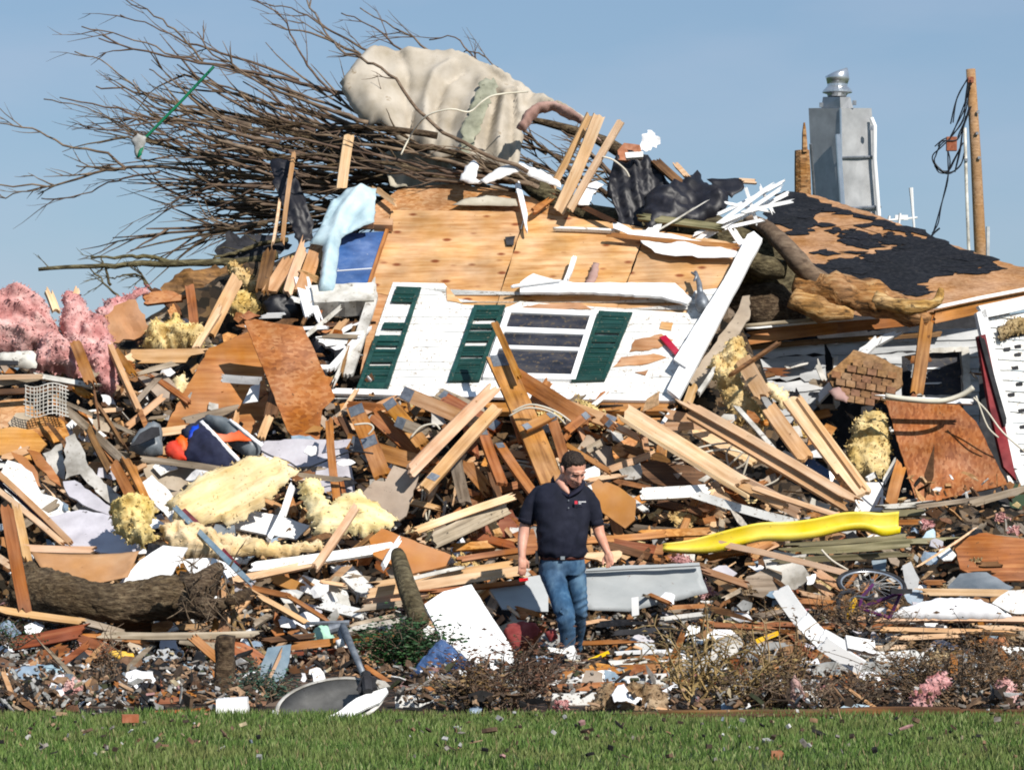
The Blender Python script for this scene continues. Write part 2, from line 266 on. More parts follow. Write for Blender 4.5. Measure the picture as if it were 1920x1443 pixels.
def auto(desc, px, py, grp):
    near = sorted(LMS, key=lambda l: math.hypot(l[1]-px, (l[2]-py)*1.2))[:5]
    def rel(l, far=True):
        dx, dy = px-l[1], py-l[2]; dist = math.hypot(dx, dy); q = 'close' if dist < 55 else ('just' if dist < 110 else 'well')
        if dist < 45: return 'right at'
        if abs(dy) > abs(dx)*.7: wd = 'above' if dy < 0 else 'below'
        else: return {'close': 'close beside', 'just': 'a step aside from', 'well': 'some way from'}[q]
        return {'close': 'close '+wd, 'just': 'just '+wd, 'well': 'well '+wd}[q]
    cands = [f'{desc} {rel(near[0])} {near[0][0]}', f'{desc} {rel(near[1])} {near[1][0]}', f'{desc} between {near[0][0]} and {near[1][0]}', f'{desc} between {near[0][0]} and {near[2][0]}',
             f'{desc} {rel(near[2])} {near[2][0]}', f'{desc} between {near[1][0]} and {near[2][0]}', f'{desc} between {near[0][0]} and {near[3][0]}']
    for c in cands:
        if c not in USED and len(c.split()) <= 16: USED[c] = grp; return c, grp
    return cands[2] if len(cands[2].split()) <= 16 else cands[0], grp

# ------------------------------------------------------------------ planes, slabs, cloths, boards, tubes
class Plane:
    def __init__(s, px, py, Y, tx=0, ty=0):
        s.c = (px, py); s.p0 = P(px, py, Y)
        a = P(px+50, py, Y+tx*.5)-s.p0; b = P(px, py-50, Y+ty*.5)-s.p0
        s.n = a.cross(b).normalized()
        if s.n.dot(CAMP-s.p0) < 0: s.n = -s.n
    def at(s, px, py, off=0):
        r = Vector(((px-960)/F, 1, -(py-HZ)/F)); t = s.n.dot(s.p0-CAMP)/s.n.dot(r)
        return CAMP+r*t+s.n*off
def frame(pl, cx, cy, ang, off=0):
    o = pl.at(cx, cy, off); a = math.radians(ang)
    u = (pl.at(cx+10*math.cos(a), cy-10*math.sin(a), off)-o).normalized(); n = pl.n; v = n.cross(u).normalized()
    return o, u, v, n
def mtx(o, u, v, n):
    m = Matrix.Identity(4)
    for i in range(3): m[i][0], m[i][1], m[i][2], m[i][3] = u[i], v[i], n[i], o[i]
    return m
def area2(p): return sum(p[i][0]*p[(i+1) % len(p)][1]-p[(i+1) % len(p)][0]*p[i][1] for i in range(len(p)))/2
def jagged(poly, amp, rnd, step=.06):
    if amp <= 0: return poly
    out = []
    n = len(poly)
    for i in range(n):
        a = Vector(poly[i]); b = Vector(poly[(i+1) % n]); e = b-a; L_ = e.length
        k = max(1, min(14, int(L_/step))); nn = Vector((-e.y, e.x)).normalized() if L_ > 0 else Vector((0, 0))
        out.append(a)
        for j in range(1, k):
            out.append(a+e*((j+rnd.uniform(-.3, .3))/k)+nn*rnd.uniform(-amp, amp))
    return [(p.x, p.y) for p in out]
def prism(poly, th, tilt=None):
    if area2(poly) < 0: poly = poly[::-1]
    n = len(poly); z = tilt or (lambda x, y: 0)
    V = [(x, y, z(x, y)) for x, y in poly]+[(x, y, z(x, y)-th) for x, y in poly]
    return V, [list(range(n)), list(range(2*n-1, n-1, -1))]+[[i, n+i, n+(i+1) % n, (i+1) % n] for i in range(n)]
RND = random.Random(11)
def cen(poly): return sum(p[0] for p in poly)/len(poly), sum(p[1] for p in poly)/len(poly)
def mkplane(poly, Y, d, tx, ty, plane):
    if plane: return plane
    cx, cy = cen(poly)
    return Plane(cx, cy, Y if Y is not None else Yh(cy)-d, tx, ty)
def slab(name, poly, m, label=None, cat=None, Y=None, d=.15, tx=0, ty=.3, th=.015, ang=0, jag=0, parent=None, plane=None, off=0, group=None, tilt=None):
    pl = mkplane(poly, Y, d, tx, ty, plane); cx, cy = cen(poly)
    o, u, v, n = frame(pl, cx, cy, ang, off)
    q = [pl.at(x, y, off)-o for x, y in poly]; q = [(p.dot(u), p.dot(v)) for p in q]
    q = jagged(q, jag, RND)
    V, Fc = prism(q, th, tilt)
    ob = link(name, mesh(name, V, Fc), m, parent, mtx(o, u, v, n))
    if parent is None: tag(ob, label, cat or name.replace('_', ' '), group)
    elif label: ob['label'] = label
    return ob
def fbm(x, y, z=0, o=4):
    s = 0; a = 1; f = 1
    for _ in range(o): s += a*mnoise.noise(Vector((x*f, y*f, z*f+7.3*_))); a *= .5; f *= 2.03
    return s
def cloth(name, poly, m, label=None, cat=None, Y=None, d=.15, tx=0, ty=.3, th=.006, ang=0, jag=.01, parent=None, plane=None, off=0, group=None, sp=8, puff=0, pr=.12, nz=.02, nzs=4, folds=(), back=0, hfun=None, smooth=True, seed=0, ridges=()):
    if m in ('insulation_yellow', 'insulation_pale', 'insulation_pink', 'straw'):
        if not ridges: k_ = .3 if m == 'insulation_pale' else .6; puff *= .8; jag = max(jag, .022); sp *= .85; nz *= 1+.2*k_; nzs *= 1+.5*k_; pr *= .8; smooth = True
    pl = mkplane(poly, Y, d, tx, ty, plane); cx, cy = cen(poly)
    o, u, v, n = frame(pl, cx, cy, ang, off)
    q = [pl.at(x, y, off)-o for x, y in poly]; q = [(p.dot(u), p.dot(v)) for p in q]
    s = sp*o.y/F
    q = jagged(q, max(jag, 1e-4), RND, s*1.1)
    if area2(q) < 0: q = q[::-1]
    xs = [p[0] for p in q]; ys = [p[1] for p in q]
    Q = np.array(q); A = Q; B = np.roll(Q, -1, 0); E = B-A; EE = (E**2).sum(1)+1e-12
    def bd(x, y):
        p = np.array((x, y)); t = np.clip(((p-A)*E).sum(1)/EE, 0, 1); return float(np.sqrt((((A+E*t[:, None])-p)**2).sum(1).min()))
    def inside(x, y):
        yi, yj = A[:, 1], B[:, 1]; c = (yi > y) != (yj > y)
        xx = (B[:, 0]-A[:, 0])*(y-yi)/(yj-yi+1e-12)+A[:, 0]
        return (np.sum(c & (x < xx)) % 2) == 1
    pts = [Vector(p) for p in q]; nb = len(pts)
    y = min(ys)
    row = 0
    while y < max(ys):
        x = min(xs)+(s*.5 if row % 2 else 0)
        while x < max(xs):
            X, Y2 = x+RND.uniform(-.2, .2)*s, y+RND.uniform(-.2, .2)*s
            if inside(X, Y2) and bd(X, Y2) > s*.45: pts.append(Vector((X, Y2)))
            x += s
        y += s*.87; row += 1
    r = delaunay_2d_cdt(pts, [(i, (i+1) % nb) for i in range(nb)], [], 1, 1e-6)
    vs, fs = r[0], r[2]
    fs = [f for f in fs if inside(*(sum((vs[i] for i in f), Vector((0, 0)))/len(f)))]
    sd = RND.uniform(0, 90)
    F_, Bk = [], []
    RG = []
    for (rp_, ra, rw) in ridges:
        rl = [pl.at(x_, y_, off)-o for x_, y_ in rp_]; RG.append(([Vector((p.dot(u), p.dot(v))) for p in rl], ra, rw*o.y/F))
    for p in vs:
        b_ = bd(p.x, p.y); e = min(1, b_/pr)
        h = puff*math.sqrt(max(0, 1-(1-e)**2))
        h += nz*fbm(p.x*nzs+sd, p.y*nzs, sd)*(.4+.6*e)
        for (amp, wl, fa, ph) in folds:
            a = math.radians(fa); t = (p.x*math.cos(a)+p.y*math.sin(a))/wl*2*math.pi+ph+1.3*mnoise.noise(Vector((p.x*2+sd, p.y*2, 0)))
            sv = math.sin(t); h += amp*(1-abs(sv))**1.4*2-amp
        for (rl, ra, rw) in RG:
            dm = 9
            for a_, b_2 in zip(rl, rl[1:]):
                e2_ = b_2-a_; t_ = max(0, min(1, (p-a_).dot(e2_)/max(1e-9, e2_.length_squared))); dm = min(dm, (p-a_-e2_*t_).length)
            h += ra*(math.exp(-(dm/rw)**2) if ra > 0 else math.exp(-(dm/rw)*1.2))
        if hfun: h += hfun(p.x, p.y)
        F_.append((p.x, p.y, h)); Bk.append((p.x, p.y, h-th if not back else min(h-th, -back*math.sqrt(max(0, 1-(1-e)**2))-th)))
    n_ = len(F_); faces = []; cnt = {}
    for f in fs:
        f = list(f)
        a2 = sum(vs[f[i]].x*vs[f[(i+1) % len(f)]].y-vs[f[(i+1) % len(f)]].x*vs[f[i]].y for i in range(len(f)))
        if a2 < 0: f = f[::-1]
        faces.append(f); faces.append([i+n_ for i in f[::-1]])
        for i in range(len(f)):
            e = (f[i], f[(i+1) % len(f)]); cnt[e] = 1
    for (a, b) in list(cnt):
        if (b, a) not in cnt: faces.append([b, a, a+n_, b+n_])
    AV = F_+Bk
    if m.startswith('insulation') or m == 'straw':
        area = abs(area2(q)); kf = int(min(1500, 160+area*2600)*(.3 if m == 'insulation_pale' else .8)); fr = random.Random(len(F_))
        for _ in range(kf):
            if fr.random() < .35: bx = fr.randrange(nb); p = F_[bx]
            else: p = F_[fr.randrange(n_)]
            s_ = fr.uniform(.008, .030)*(.7 if m == 'insulation_pale' else 1); dv = Vector((fr.gauss(0, 1), fr.gauss(0, 1), fr.gauss(.4, .6))).normalized(); sd_ = dv.cross(Vector((fr.gauss(0, 1), fr.gauss(0, 1), fr.gauss(0, 1)))).normalized()
            p = Vector(p)+Vector((fr.gauss(0, s), fr.gauss(0, s), 0))*.4; b0 = len(AV)
            AV += [tuple(p-sd_*s_*.5-dv*s_*.4), tuple(p+sd_*s_*.5-dv*s_*.4), tuple(p+dv*s_+sd_*s_*fr.uniform(-.4, .6))]; faces.append([b0, b0+1, b0+2])
    ob = link(name, mesh(name, AV, faces), m, parent, mtx(o, u, v, n), smooth=smooth)
    if parent is None: tag(ob, label, cat or name.replace('_', ' '), group)
    elif label: ob['label'] = label
    return ob
TONE = {'pine': 'pale pine', 'pine_tan': 'tan pine', 'lumber': 'orange brown', 'dark_wood': 'dark brown', 'red_wood': 'reddish brown', 'grey_wood': 'grey weathered', 'moss_wood': 'mossy grey', 'white_paint': 'white painted',
        'white_clean': 'clean white', 'white_dirty': 'dirty white', 'osb': 'orange chipboard', 'osb_pale': 'pale chipboard', 'plywood': 'knotty plywood', 'plywood_orange': 'orange plywood', 'cardboard': 'tan cardboard', 'tan_board': 'tan hardboard',
        'drywall_tan': 'tan plasterboard', 'drywall_lavender': 'lilac grey plasterboard', 'black_felt': 'black roofing felt', 'black_matte': 'black', 'blue_grey': 'blue grey', 'grey_panel': 'pale grey metal', 'galvanised': 'shiny metal', 'siding_shade': 'grey white siding',
        'paper_white': 'white paper', 'shingle': 'brown shingle', 'stone_grey': 'grey stone', 'insulation_yellow': 'yellow insulation', 'insulation_pink': 'pink insulation', 'brick_red': 'red brick', 'wrap_blue': 'light blue plastic', 'straw': 'straw coloured', 'roof_deck': 'brown roof decking', 'grey_plastic': 'dark grey plastic', 'plate_metal':'grey metal', 'moss':'mossy', 'maroon':'maroon','yellow_paint':'yellow','split_wood':'splintered raw'}
GRP = 'broken boards strewn through the wrecked house'
def board(x1, y1, x2, y2, wpx, m, d=.4, d2=None, th=.038, roll=None, brk=.03, label=None, name=None, cat=None, plates=(), parent=None, Y=None, Y2=None, plane=None, off=0, group=None):
    if plane: A = plane.at(x1, y1, off); B = plane.at(x2, y2, off)
    else:
        A = P(x1, y1, Y if Y is not None else Yh(y1)-d); B = P(x2, y2, Y2 if Y2 is not None else (Y if Y is not None else Yh(y2)-(d if d2 is None else d2)))
    mid = (A+B)/2; u = (B-A).normalized(); L_ = (B-A).length
    n = (CAMP-mid).normalized(); n = (n-u*n.dot(u)).normalized()
    if roll is None: roll = RND.uniform(-40, 12)*(1 if u.x >= 0 else -1)
    if plane: n = plane.n; roll = 0
    v = n.cross(u)
    if roll:
        R = Matrix.Rotation(math.radians(roll), 3, u); n = R @ n; v = R @ v
    w2 = wpx*mid.y/F/2/max(.35, math.cos(math.radians(roll)))
    h = L_/2
    rr = RND
    def end(sx):
        k = 7 if brk > 0 else 2
        bk = brk*(rr.choice([1, 1, 1.6, 3.2]) if brk >= .02 and L_ > .25 else 1); sl_ = rr.uniform(-1, 1)*bk*1.3
        pts = []
        for i in range(k):
            t = -1+2*i/(k-1); pts.append((sx*(h+(rr.uniform(-1, .7)*bk+sl_*t if brk else 0)), t*w2))
        return pts
    e1 = end(1); e2 = end(-1)[::-1]
    bow = rr.uniform(-1, 1)*min(.012, L_*.01)
    midp = [(h*.33, w2+bow), (-h*.33, w2+bow*1.1)]; midm = [(-h*.33, -w2+bow*1.1), (h*.33, -w2+bow)]
    poly = e1+midp+e2+midm
    V, Fc = prism(poly, th)
    nm = name or 'broken_board'
    ob = link(nm, mesh(nm, V, Fc), m, parent, mtx(mid, u, v, n))
    if parent is None:
        if not label:
            lp = math.hypot(x2-x1, y2-y1); a = abs(math.degrees(math.atan2(y2-y1, x2-x1))) % 180; a = min(a, 180-a)
            sz = 'stubby' if lp < 45 else 'short' if lp < 90 else 'long' if lp > 170 else 'mid length'
            tl = 'lying level' if a < 18 else 'sloping gently' if a < 40 else 'leaning steeply' if a < 68 else 'standing upright'
            label, group = auto(f'{sz} {TONE.get(m, "brown")} board {tl}', (x1+x2)/2, (y1+y2)/2, GRP)
        tag(ob, label, cat or 'board', group or (GRP if nm == 'broken_board' else None))
    elif label: ob['label'] = label
    for t in plates:
        s = wpx*mid.y/F*.46
        q = [(t*L_/2+s*a, s*b) for a, b in ((-1, -.9), (1, -1), (1, .9), (-1, 1))]
        V, Fc = prism(q, .004); V = [(x, y+bow, z+.005) for x, y, z in V]
        link('nail_plate', mesh('nail_plate', V, Fc), 'plate_metal', ob, mtx(mid, u, v, n))
    return ob
class MB:
    def __init__(s): s.V = []; s.F = []; s.mi = []
    def add(s, V, Fc, mi=0):
        b = len(s.V); s.V += [tuple(v) for v in V]; s.F += [[i+b for i in f] for f in Fc]; s.mi += [mi]*len(Fc)
    def tube(s, pts, rad, n=6, mi=0, cap=True):
        pts = [Vector(p) for p in pts]
        if not isinstance(rad, (list, tuple)): rad = [rad]*len(pts)
        V = []; up = Vector((.13, .9, .3))
        for i, p in enumerate(pts):
            t = (pts[min(i+1, len(pts)-1)]-pts[max(0, i-1)])
            t = t.normalized() if t.length > 1e-9 else Vector((1, 0, 0))
            a = t.cross(up); a = a.normalized() if a.length > 1e-4 else Vector((1, 0, 0)); b = t.cross(a)
            for k in range(n):
                g = 2*math.pi*k/n; V.append(p+(a*math.cos(g)+b*math.sin(g))*rad[i])
        Fc = []
        for i in range(len(pts)-1):
            for k in range(n): Fc.append([i*n+k, i*n+(k+1) % n, (i+1)*n+(k+1) % n, (i+1)*n+k])
        if cap: Fc += [list(range(n))[::-1], list(range((len(pts)-1)*n, len(pts)*n))]
        s.add(V, Fc, mi)
    def box(s, c, sx, sy, sz, R=None, mi=0):
        V = [Vector((x*sx/2, y*sy/2, z*sz/2)) for x in (-1, 1) for y in (-1, 1) for z in (-1, 1)]
        if R is not None: V = [R @ v for v in V]
        V = [v+Vector(c) for v in V]
        s.add(V, [[0, 1, 3, 2], [4, 6, 7, 5], [0, 4, 5, 1], [2, 3, 7, 6], [0, 2, 6, 4], [1, 5, 7, 3]], mi)
    def loft(s, rings, mi=0, cap=True):
        n = len(rings[0]); V = [p for r in rings for p in r]; Fc = []
        for i in range(len(rings)-1):
            for k in range(n): Fc.append([i*n+k, i*n+(k+1) % n, (i+1)*n+(k+1) % n, (i+1)*n+k])
        if cap: Fc += [list(range(n))[::-1], list(range((len(rings)-1)*n, len(rings)*n))]
        s.add(V, Fc, mi)
    def build(s, name, m, parent=None, smooth=False, label=None, cat=None, group=None, kind=None, loc=None):
        c = Vector(loc) if loc is not None else (Vector(parent.location) if parent is not None and parent.parent is None and parent.type == 'EMPTY' else sum((Vector(v) for v in s.V), Vector())/len(s.V))
        me = mesh(name, [(v[0]-c.x, v[1]-c.y, v[2]-c.z) for v in s.V], s.F)
        o = link(name, me, m, parent, Matrix.Translation(c), smooth)
        if len(set(s.mi)) > 1: me.polygons.foreach_set('material_index', s.mi)
        tag(o, label, cat if parent is None else None, group, kind); return o
def smoothpts(pts, k=4):
    pts = [Vector(p) for p in pts]; out = []
    for i in range(len(pts)-1):
        p0 = pts[max(0, i-1)]; p1 = pts[i]; p2 = pts[i+1]; p3 = pts[min(len(pts)-1, i+2)]
        for j in range(k):
            t = j/k; out.append(.5*((2*p1)+(p2-p0)*t+(2*p0-5*p1+4*p2-p3)*t*t+(3*p1-p0-3*p2+p3)*t**3))
    out.append(pts[-1]); return out
# ------------------------------------------------------------------ the ground, the lawn, the heap
def px2X(px, Y): return (px-960)*Y/F
gm = MB(); gm.add([(-1500, -200, -.03), (1500, -200, -.03), (1500, 2500, -.03), (-1500, 2500, -.03)], [[0, 1, 2, 3]])
gm.build('ground', 'lawn_soil', kind='structure', label='flat grassy ground stretching to the horizon')
LN = 60
V = []; Fc = []
for j in range(41):
    for i in range(LN+1):
        x = -12+24*i/LN; y = 8+14.1*j/40; V.append((x, y, .012+.02*fbm(x*.6, y*.6)))
for j in range(40):
    for i in range(LN): a = j*(LN+1)+i; Fc.append([a, a+1, a+LN+2, a+LN+1])
m_ = MB(); m_.add(V, Fc); m_.build('lawn', 'lawn_soil', kind='structure', label='green lawn in front of the debris', smooth=True)
V = []; Fc = []
for j in range(31):
    for i in range(LN+1):
        x = -12+24*i/LN; y = 22.05+7.5*j/30; V.append((x, y, .015+.05*abs(fbm(x*1.7, y*1.7))+.03*fbm(x*5, y*5)))
for j in range(30):
    for i in range(LN): a = j*(LN+1)+i; Fc.append([a, a+1, a+LN+2, a+LN+1])
m_ = MB(); m_.add(V, Fc); m_.build('yard_ground', 'earth', kind='structure', label='bare dark earth under the scattered debris')
CAPT = [(-600, 640), (0, 610), (250, 600), (320, 545), (450, 490), (600, 430), (750, 385), (1000, 395), (1340, 440), (1420, 640), (1480, 930), (2600, 960)]
V = []; Fc = []; NX, NY = 200, 110
for j in range(NY+1):
    for i in range(NX+1):
        x = -9+18*i/NX; y = 28+13*j/NY
        px = 960+x*F/34
        cz = EYE-(lerp_table(CAPT, px)-HZ)*35/F-.12
        z = min(prof(y-.55), cz)
        if y > 38.5: z = max(0, z*(1-(y-38.5)/2.5))
        amp = min(1, z*2)
        z += amp*(.22*fbm(x*1.3, y*1.3)+.06*fbm(x*6, y*6))-.04
        V.append((x, y, z))
for j in range(NY):
    for i in range(NX): a = j*(NX+1)+i; Fc.append([a, a+1, a+NX+2, a+NX+1])
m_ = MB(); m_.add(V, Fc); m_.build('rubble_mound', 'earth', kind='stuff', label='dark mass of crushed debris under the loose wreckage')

# grass blades
def grass():
    rs = np.random.RandomState(3); N = 190000
    y = 15.5+(22.25-15.5)*rs.rand(N)**.75; x = (rs.rand(N)-.5)*15
    h = .028+.035*rs.rand(N); wd = .003+.004*rs.rand(N); a = rs.rand(N)*6.283; lx = (rs.rand(N)-.5)*.05; ly = (rs.rand(N)-.5)*.04
    ex = 22.25+.12*np.sin(x*3.1)+.10*np.sin(x*7.7+1)+.10*(rs.rand(N)-.3); keep = (y < ex) & ((np.sin(x*4.3+y*2.2)*np.sin(y*6.1-x*1.3) < .93) | (rs.rand(N) < .3)); x, y, h, wd, a, lx, ly = [q[keep] for q in (x, y, h, wd, a, lx, ly)]; N = len(x)
    cl = np.sin(x*2.1+np.sin(y*1.7)*2)*np.sin(y*3.3+x)*.5+.5; h *= .75+.5*cl
    z0 = np.full(N, .0)
    V = np.zeros((N, 4, 3)); dx = np.cos(a)*wd; dy = np.sin(a)*wd
    V[:, 0] = np.stack([x-dx, y-dy, z0], 1); V[:, 1] = np.stack([x+dx, y+dy, z0], 1)
    V[:, 2] = np.stack([x+lx*.5+dx*.8, y+ly*.5+dy*.8, h*.6+.01], 1); V[:, 3] = np.stack([x+lx, y+ly, h+.012], 1)
    me = bpy.data.meshes.new('grass'); me.vertices.add(N*4); me.vertices.foreach_set('co', V.ravel())
    me.loops.add(N*4); me.loops.foreach_set('vertex_index', np.arange(N*4)); me.polygons.add(N)
    me.polygons.foreach_set('loop_start', np.arange(N)*4); me.update(calc_edges=True)
    o = link('grass', me, 'grass_mat'); tag(o, 'short green grass growing on the lawn', None, None, 'stuff')
grass()

# ------------------------------------------------------------------ litter (stuff)
def litter(name, n, region, mat, smin, smax, seed, label, dens=None, lift=.05, flat=.5):
    rs = random.Random(seed); mb = MB()
    for _ in range(n):
        px = rs.uniform(region[0], region[2]); py = region[1]+(region[3]-region[1])*rs.random()
        if dens and rs.random() > dens(px, py): continue
        if 495 < px < 745 and py > 1282: continue
        if py > 1255 and py < 1345 and (1030 < px < 1250) and rs.random() < .5: continue
        Y = Yh(py)+rs.uniform(-.15, .25) if py < 1215 else Yh(py)
        c = P(px, py, Y); 
        if c.z < .05: c.z = rs.uniform(.03, .09)
        c.z += rs.random()*lift
        s = rs.uniform(smin, smax)*(1+rs.random()**4*2.0); asp = rs.choice([1, 1.3, 2, 3.5, 6])
        k = rs.choice([4, 4, 5]); q = []
        for i in range(k):
            g = 2*math.pi*(i+rs.uniform(-.3, .3))/k; q.append((math.cos(g)*s*asp**.5, math.sin(g)*s/asp**.5))
        th = rs.uniform(.003, .014)
        R = Matrix.Rotation(rs.uniform(0, 6.28), 3, 'Z') @ Matrix.Rotation(rs.gauss(0, flat), 3, 'X') @ Matrix.Rotation(rs.gauss(0, flat), 3, 'Y')
        Vv = [c+R @ Vector((x, y, z)) for z in (th, -th) for x, y in q]
        mb.add(Vv, [list(range(k)), list(range(2*k-1, k-1, -1))]+[[i, k+i, k+(i+1) % k, (i+1) % k] for i in range(k)])
    mb.build(name, mat, kind='stuff', label=label)
litter('debris_litter', 13000, (-250, 1150, 2170, 1346), 'litter_mix', .007, .024, 5, 'small torn scraps of everything littering the yard in front', lift=.10, flat=.7)
litter('wood_litter', 4800, (-250, 630, 2170, 1190), 'litter_wood', .012, .045, 6, 'splinters and small scraps scattered over the wreckage', flat=.9, lift=.08, dens=lambda x, y: 1.0 if y > 900 else (.6 if x < 700 else (.0 if y < 760 or x > 1380 else .5)))
litter('grass_litter', 320, (-200, 1346, 2100, 1440), 'litter_mix', .004, .013, 9, 'tiny bits of paper and wood fallen on the grass', lift=.03)

# ------------------------------------------------------------------ the collapsed wall with the green shutters
WP = Plane(960, 650, 33.55, 0, .62)
wall = empty('collapsed_wall', WP.at(960, 740), 'white sided house wall with green shutters lying tilted back on the heap', 'wall')
def clip_half(poly, ax, val, keep_hi):
    out = []
    for i in range(len(poly)):
        a = poly[i]; b = poly[(i+1) % len(poly)]
        ia = (a[ax] >= val) == keep_hi; ib = (b[ax] >= val) == keep_hi
        if ia: out.append(a)
        if ia != ib:
            t = (val-a[ax])/(b[ax]-a[ax]); out.append((a[0]+(b[0]-a[0])*t, a[1]+(b[1]-a[1])*t))
    return out
def clapboards(poly, pl, step, m, parent, name='siding_board', off=0, ang=0, jag=0, lap=.012, skip=0, rnd=RND):
    cx, cy = cen(poly); o, u, v, n = frame(pl, cx, cy, ang, off)
    q = [pl.at(x, y, off)-o for x, y in poly]; q = [(p.dot(u), p.dot(v)) for p in q]
    y = min(p[1] for p in q)
    while y < max(p[1] for p in q):
        c = clip_half(clip_half(q, 1, y, True), 1, y+step-.0015, False)
        if len(c) >= 3 and abs(area2(c)) > .002 and rnd.random() >= skip:
            y0 = y
            mx_ = sum(p[0] for p in c)/len(c)
            c2 = jagged([(x-mx_, yy-y0) for x, yy in c], jag, rnd, .1) if jag else [(x-mx_, yy-y0) for x, yy in c]
            V, Fc = prism(c2, .010, tilt=lambda a, b: lap*(1-b/step)+.001)
            link(name, mesh(name, V, Fc), m, parent, mtx(o+u*mx_+v*y0, u, v, n))
        y += step
# backing sheathing
sh = [((735, 392), (985, 396), (925, 586), (692, 545)), ((987, 396), (1180, 420), (1205, 446), (1150, 590), (927, 586)), ((1181, 421), (1388, 455), (1352, 546), (1290, 585), (1153, 590), (1207, 447))]
for k, s in enumerate(sh):
    slab('plywood_sheet', list(s), 'plywood', plane=WP, off=-.012, th=.014, jag=.006, parent=wall, ang=1)
slab('lower_sheathing', [(668, 742), (700, 545), (925, 588), (1350, 546), (1265, 752)], 'plywood', plane=WP, off=-.02, th=.012, parent=wall)
white = [(622, 748), (672, 740), (706, 620), (737, 530), (832, 532), (868, 572), (950, 578), (975, 566), (1288, 588), (1302, 546), (1352, 540), (1262, 752)]
clapboards(white, WP, .118, 'white_paint', wall, off=.004, jag=.003, lap=.0045)
# patches where the boards are torn through
for q in ([(1190, 640), (1240, 628), (1262, 640), (1235, 655), (1180, 662)], [(1165, 672), (1225, 665), (1250, 672), (1215, 684), (1150, 690)], [(1240, 605), (1262, 608), (1258, 622), (1236, 618)], [(1190, 700), (1215, 696), (1210, 706)], [(1010, 572), (1090, 570), (1110, 582), (960, 582)], [(838, 540), (868, 572), (838, 566)]):
    slab('exposed_sheathing', q, 'plywood', plane=WP, off=.019, th=.006, jag=.012, parent=wall)
def quadpt(c, s, t):  # c: BL BR TR TL
    x = (1-t)*((1-s)*c[0][0]+s*c[1][0])+t*((1-s)*c[3][0]+s*c[2][0]); y = (1-t)*((1-s)*c[0][1]+s*c[1][1])+t*((1-s)*c[3][1]+s*c[2][1]); return (x, y)
def qrect(c, s0, s1, t0, t1): return [quadpt(c, s0, t0), quadpt(c, s1, t0), quadpt(c, s1, t1), quadpt(c, s0, t1)]
def shutter(c, cuts, label, stile_cut=(0, 1), rstile=(0, 1)):
    s = slab('shutter', qrect(c, .86, 1, rstile[0], rstile[1]), 'green_paint', plane=WP, off=.050, th=.028, parent=wall, label=label, jag=.003)
    if stile_cut: slab('stile', qrect(c, 0, .14, *stile_cut), 'green_paint', plane=WP, off=.050, th=.028, parent=s, jag=.004)
    for t0, t1 in ((0, .07), (.47, .53), (.93, 1)):
        if not any(a <= (t0+t1)/2 <= b for a, b in cuts): slab('rail', qrect(c, .14, .86, t0, t1), 'green_paint', plane=WP, off=.048, th=.026, parent=s)
    t = .075
    while t < .93:
        if not (.46 < t+.01 < .53) and not any(a <= t+.01 <= b for a, b in cuts):
            slab('slat', qrect(c, .13, .87, t, t+.034), 'green_paint', plane=WP, off=.040+RND.uniform(-.003, .003), th=.012, parent=s, jag=.002, tilt=lambda x, y: -y*.12)
        t += .0325
shutter([(668, 737), (727, 736), (790, 545), (736, 543)], [(.24, .27), (.38, .41), (.53, .60), (.64, .86), (.90, .915)], 'battered green shutter with most of its upper slats gone', stile_cut=(0, .52))
shutter([(840, 720), (899, 719), (948, 578), (889, 578)], [(.29, .33), (.50, .53), (.66, .70), (.76, .82)], 'green louvred shutter with a gap torn across its upper half')
shutter([(1071, 720), (1134, 718), (1186, 592), (1123, 589)], [(.53, .56), (.66, .69), (.80, .815)], 'green louvred shutter with two slats missing near its middle')
# window
wc = [(905, 714), (1079, 718), (1120, 590), (950, 583)]
win = slab('window', qrect(wc, 0, .065, 0, 1), 'white_clean', plane=WP, off=.055, th=.05, parent=wall)
for r in ((.935, 1, 0, 1), (.065, .935, 0, .07), (.065, .935, .93, 1)): slab('frame', qrect(wc, *r), 'white_clean', plane=WP, off=.052, th=.05, parent=win)
for t0, t1 in ((.42, .47), (.66, .73)): slab('sash', qrect(wc, .065, .935, t0, t1), 'white_clean', plane=WP, off=.046, th=.03, parent=win)
for t0, t1, o_ in ((.07, .42, .018), (.47, .66, .020), (.73, .93, .024)): slab('pane', qrect(wc, .065, .935, t0, t1), 'glass_dark', plane=WP, off=o_+.004, th=.004, parent=win)
# trims
slab('corner_trim', [(1250, 752), (1272, 770), (1428, 470), (1412, 456), (1400, 462)], 'white_clean', plane=WP, off=.16, th=.05, parent=wall, jag=.004)
slab('corner_trim', [(1262, 700), (1285, 715), (1382, 540), (1368, 532)], 'white_clean', plane=WP, off=.19, th=.02, parent=wall, jag=.004)
slab('wall_edge', [(1290, 716), (1312, 742), (1328, 700), (1405, 600), (1406, 556), (1392, 558), (1380, 590)], 'drywall_tan', plane=WP, off=.02, th=.02, parent=wall, jag=.012, label='torn brown plasterboard edge behind the corner')
slab('window_trim', [(975, 548), (1000, 531), (1030, 540), (1075, 548), (1265, 549), (1296, 578), (1288, 588), (1240, 574), (1100, 566), (975, 566)], 'white_clean', plane=WP, off=.13, th=.03, parent=wall, jag=.008)
board(960, 560, 1050, 548, 6, 'white_clean', plane=WP, off=.17, parent=wall, name='window_trim', th=.02)
board(652, 715, 706, 548, 20, 'white_dirty', plane=WP, off=.10, parent=wall, name='corner_board', th=.04)
board(620, 742, 1256, 756, 15, 'white_clean', plane=WP, off=.07, parent=wall, name='bottom_trim', th=.03)
board(625, 768, 1258, 766, 26, 'lumber', plane=WP, off=.03, parent=wall, name='sill_beam', th=.06)
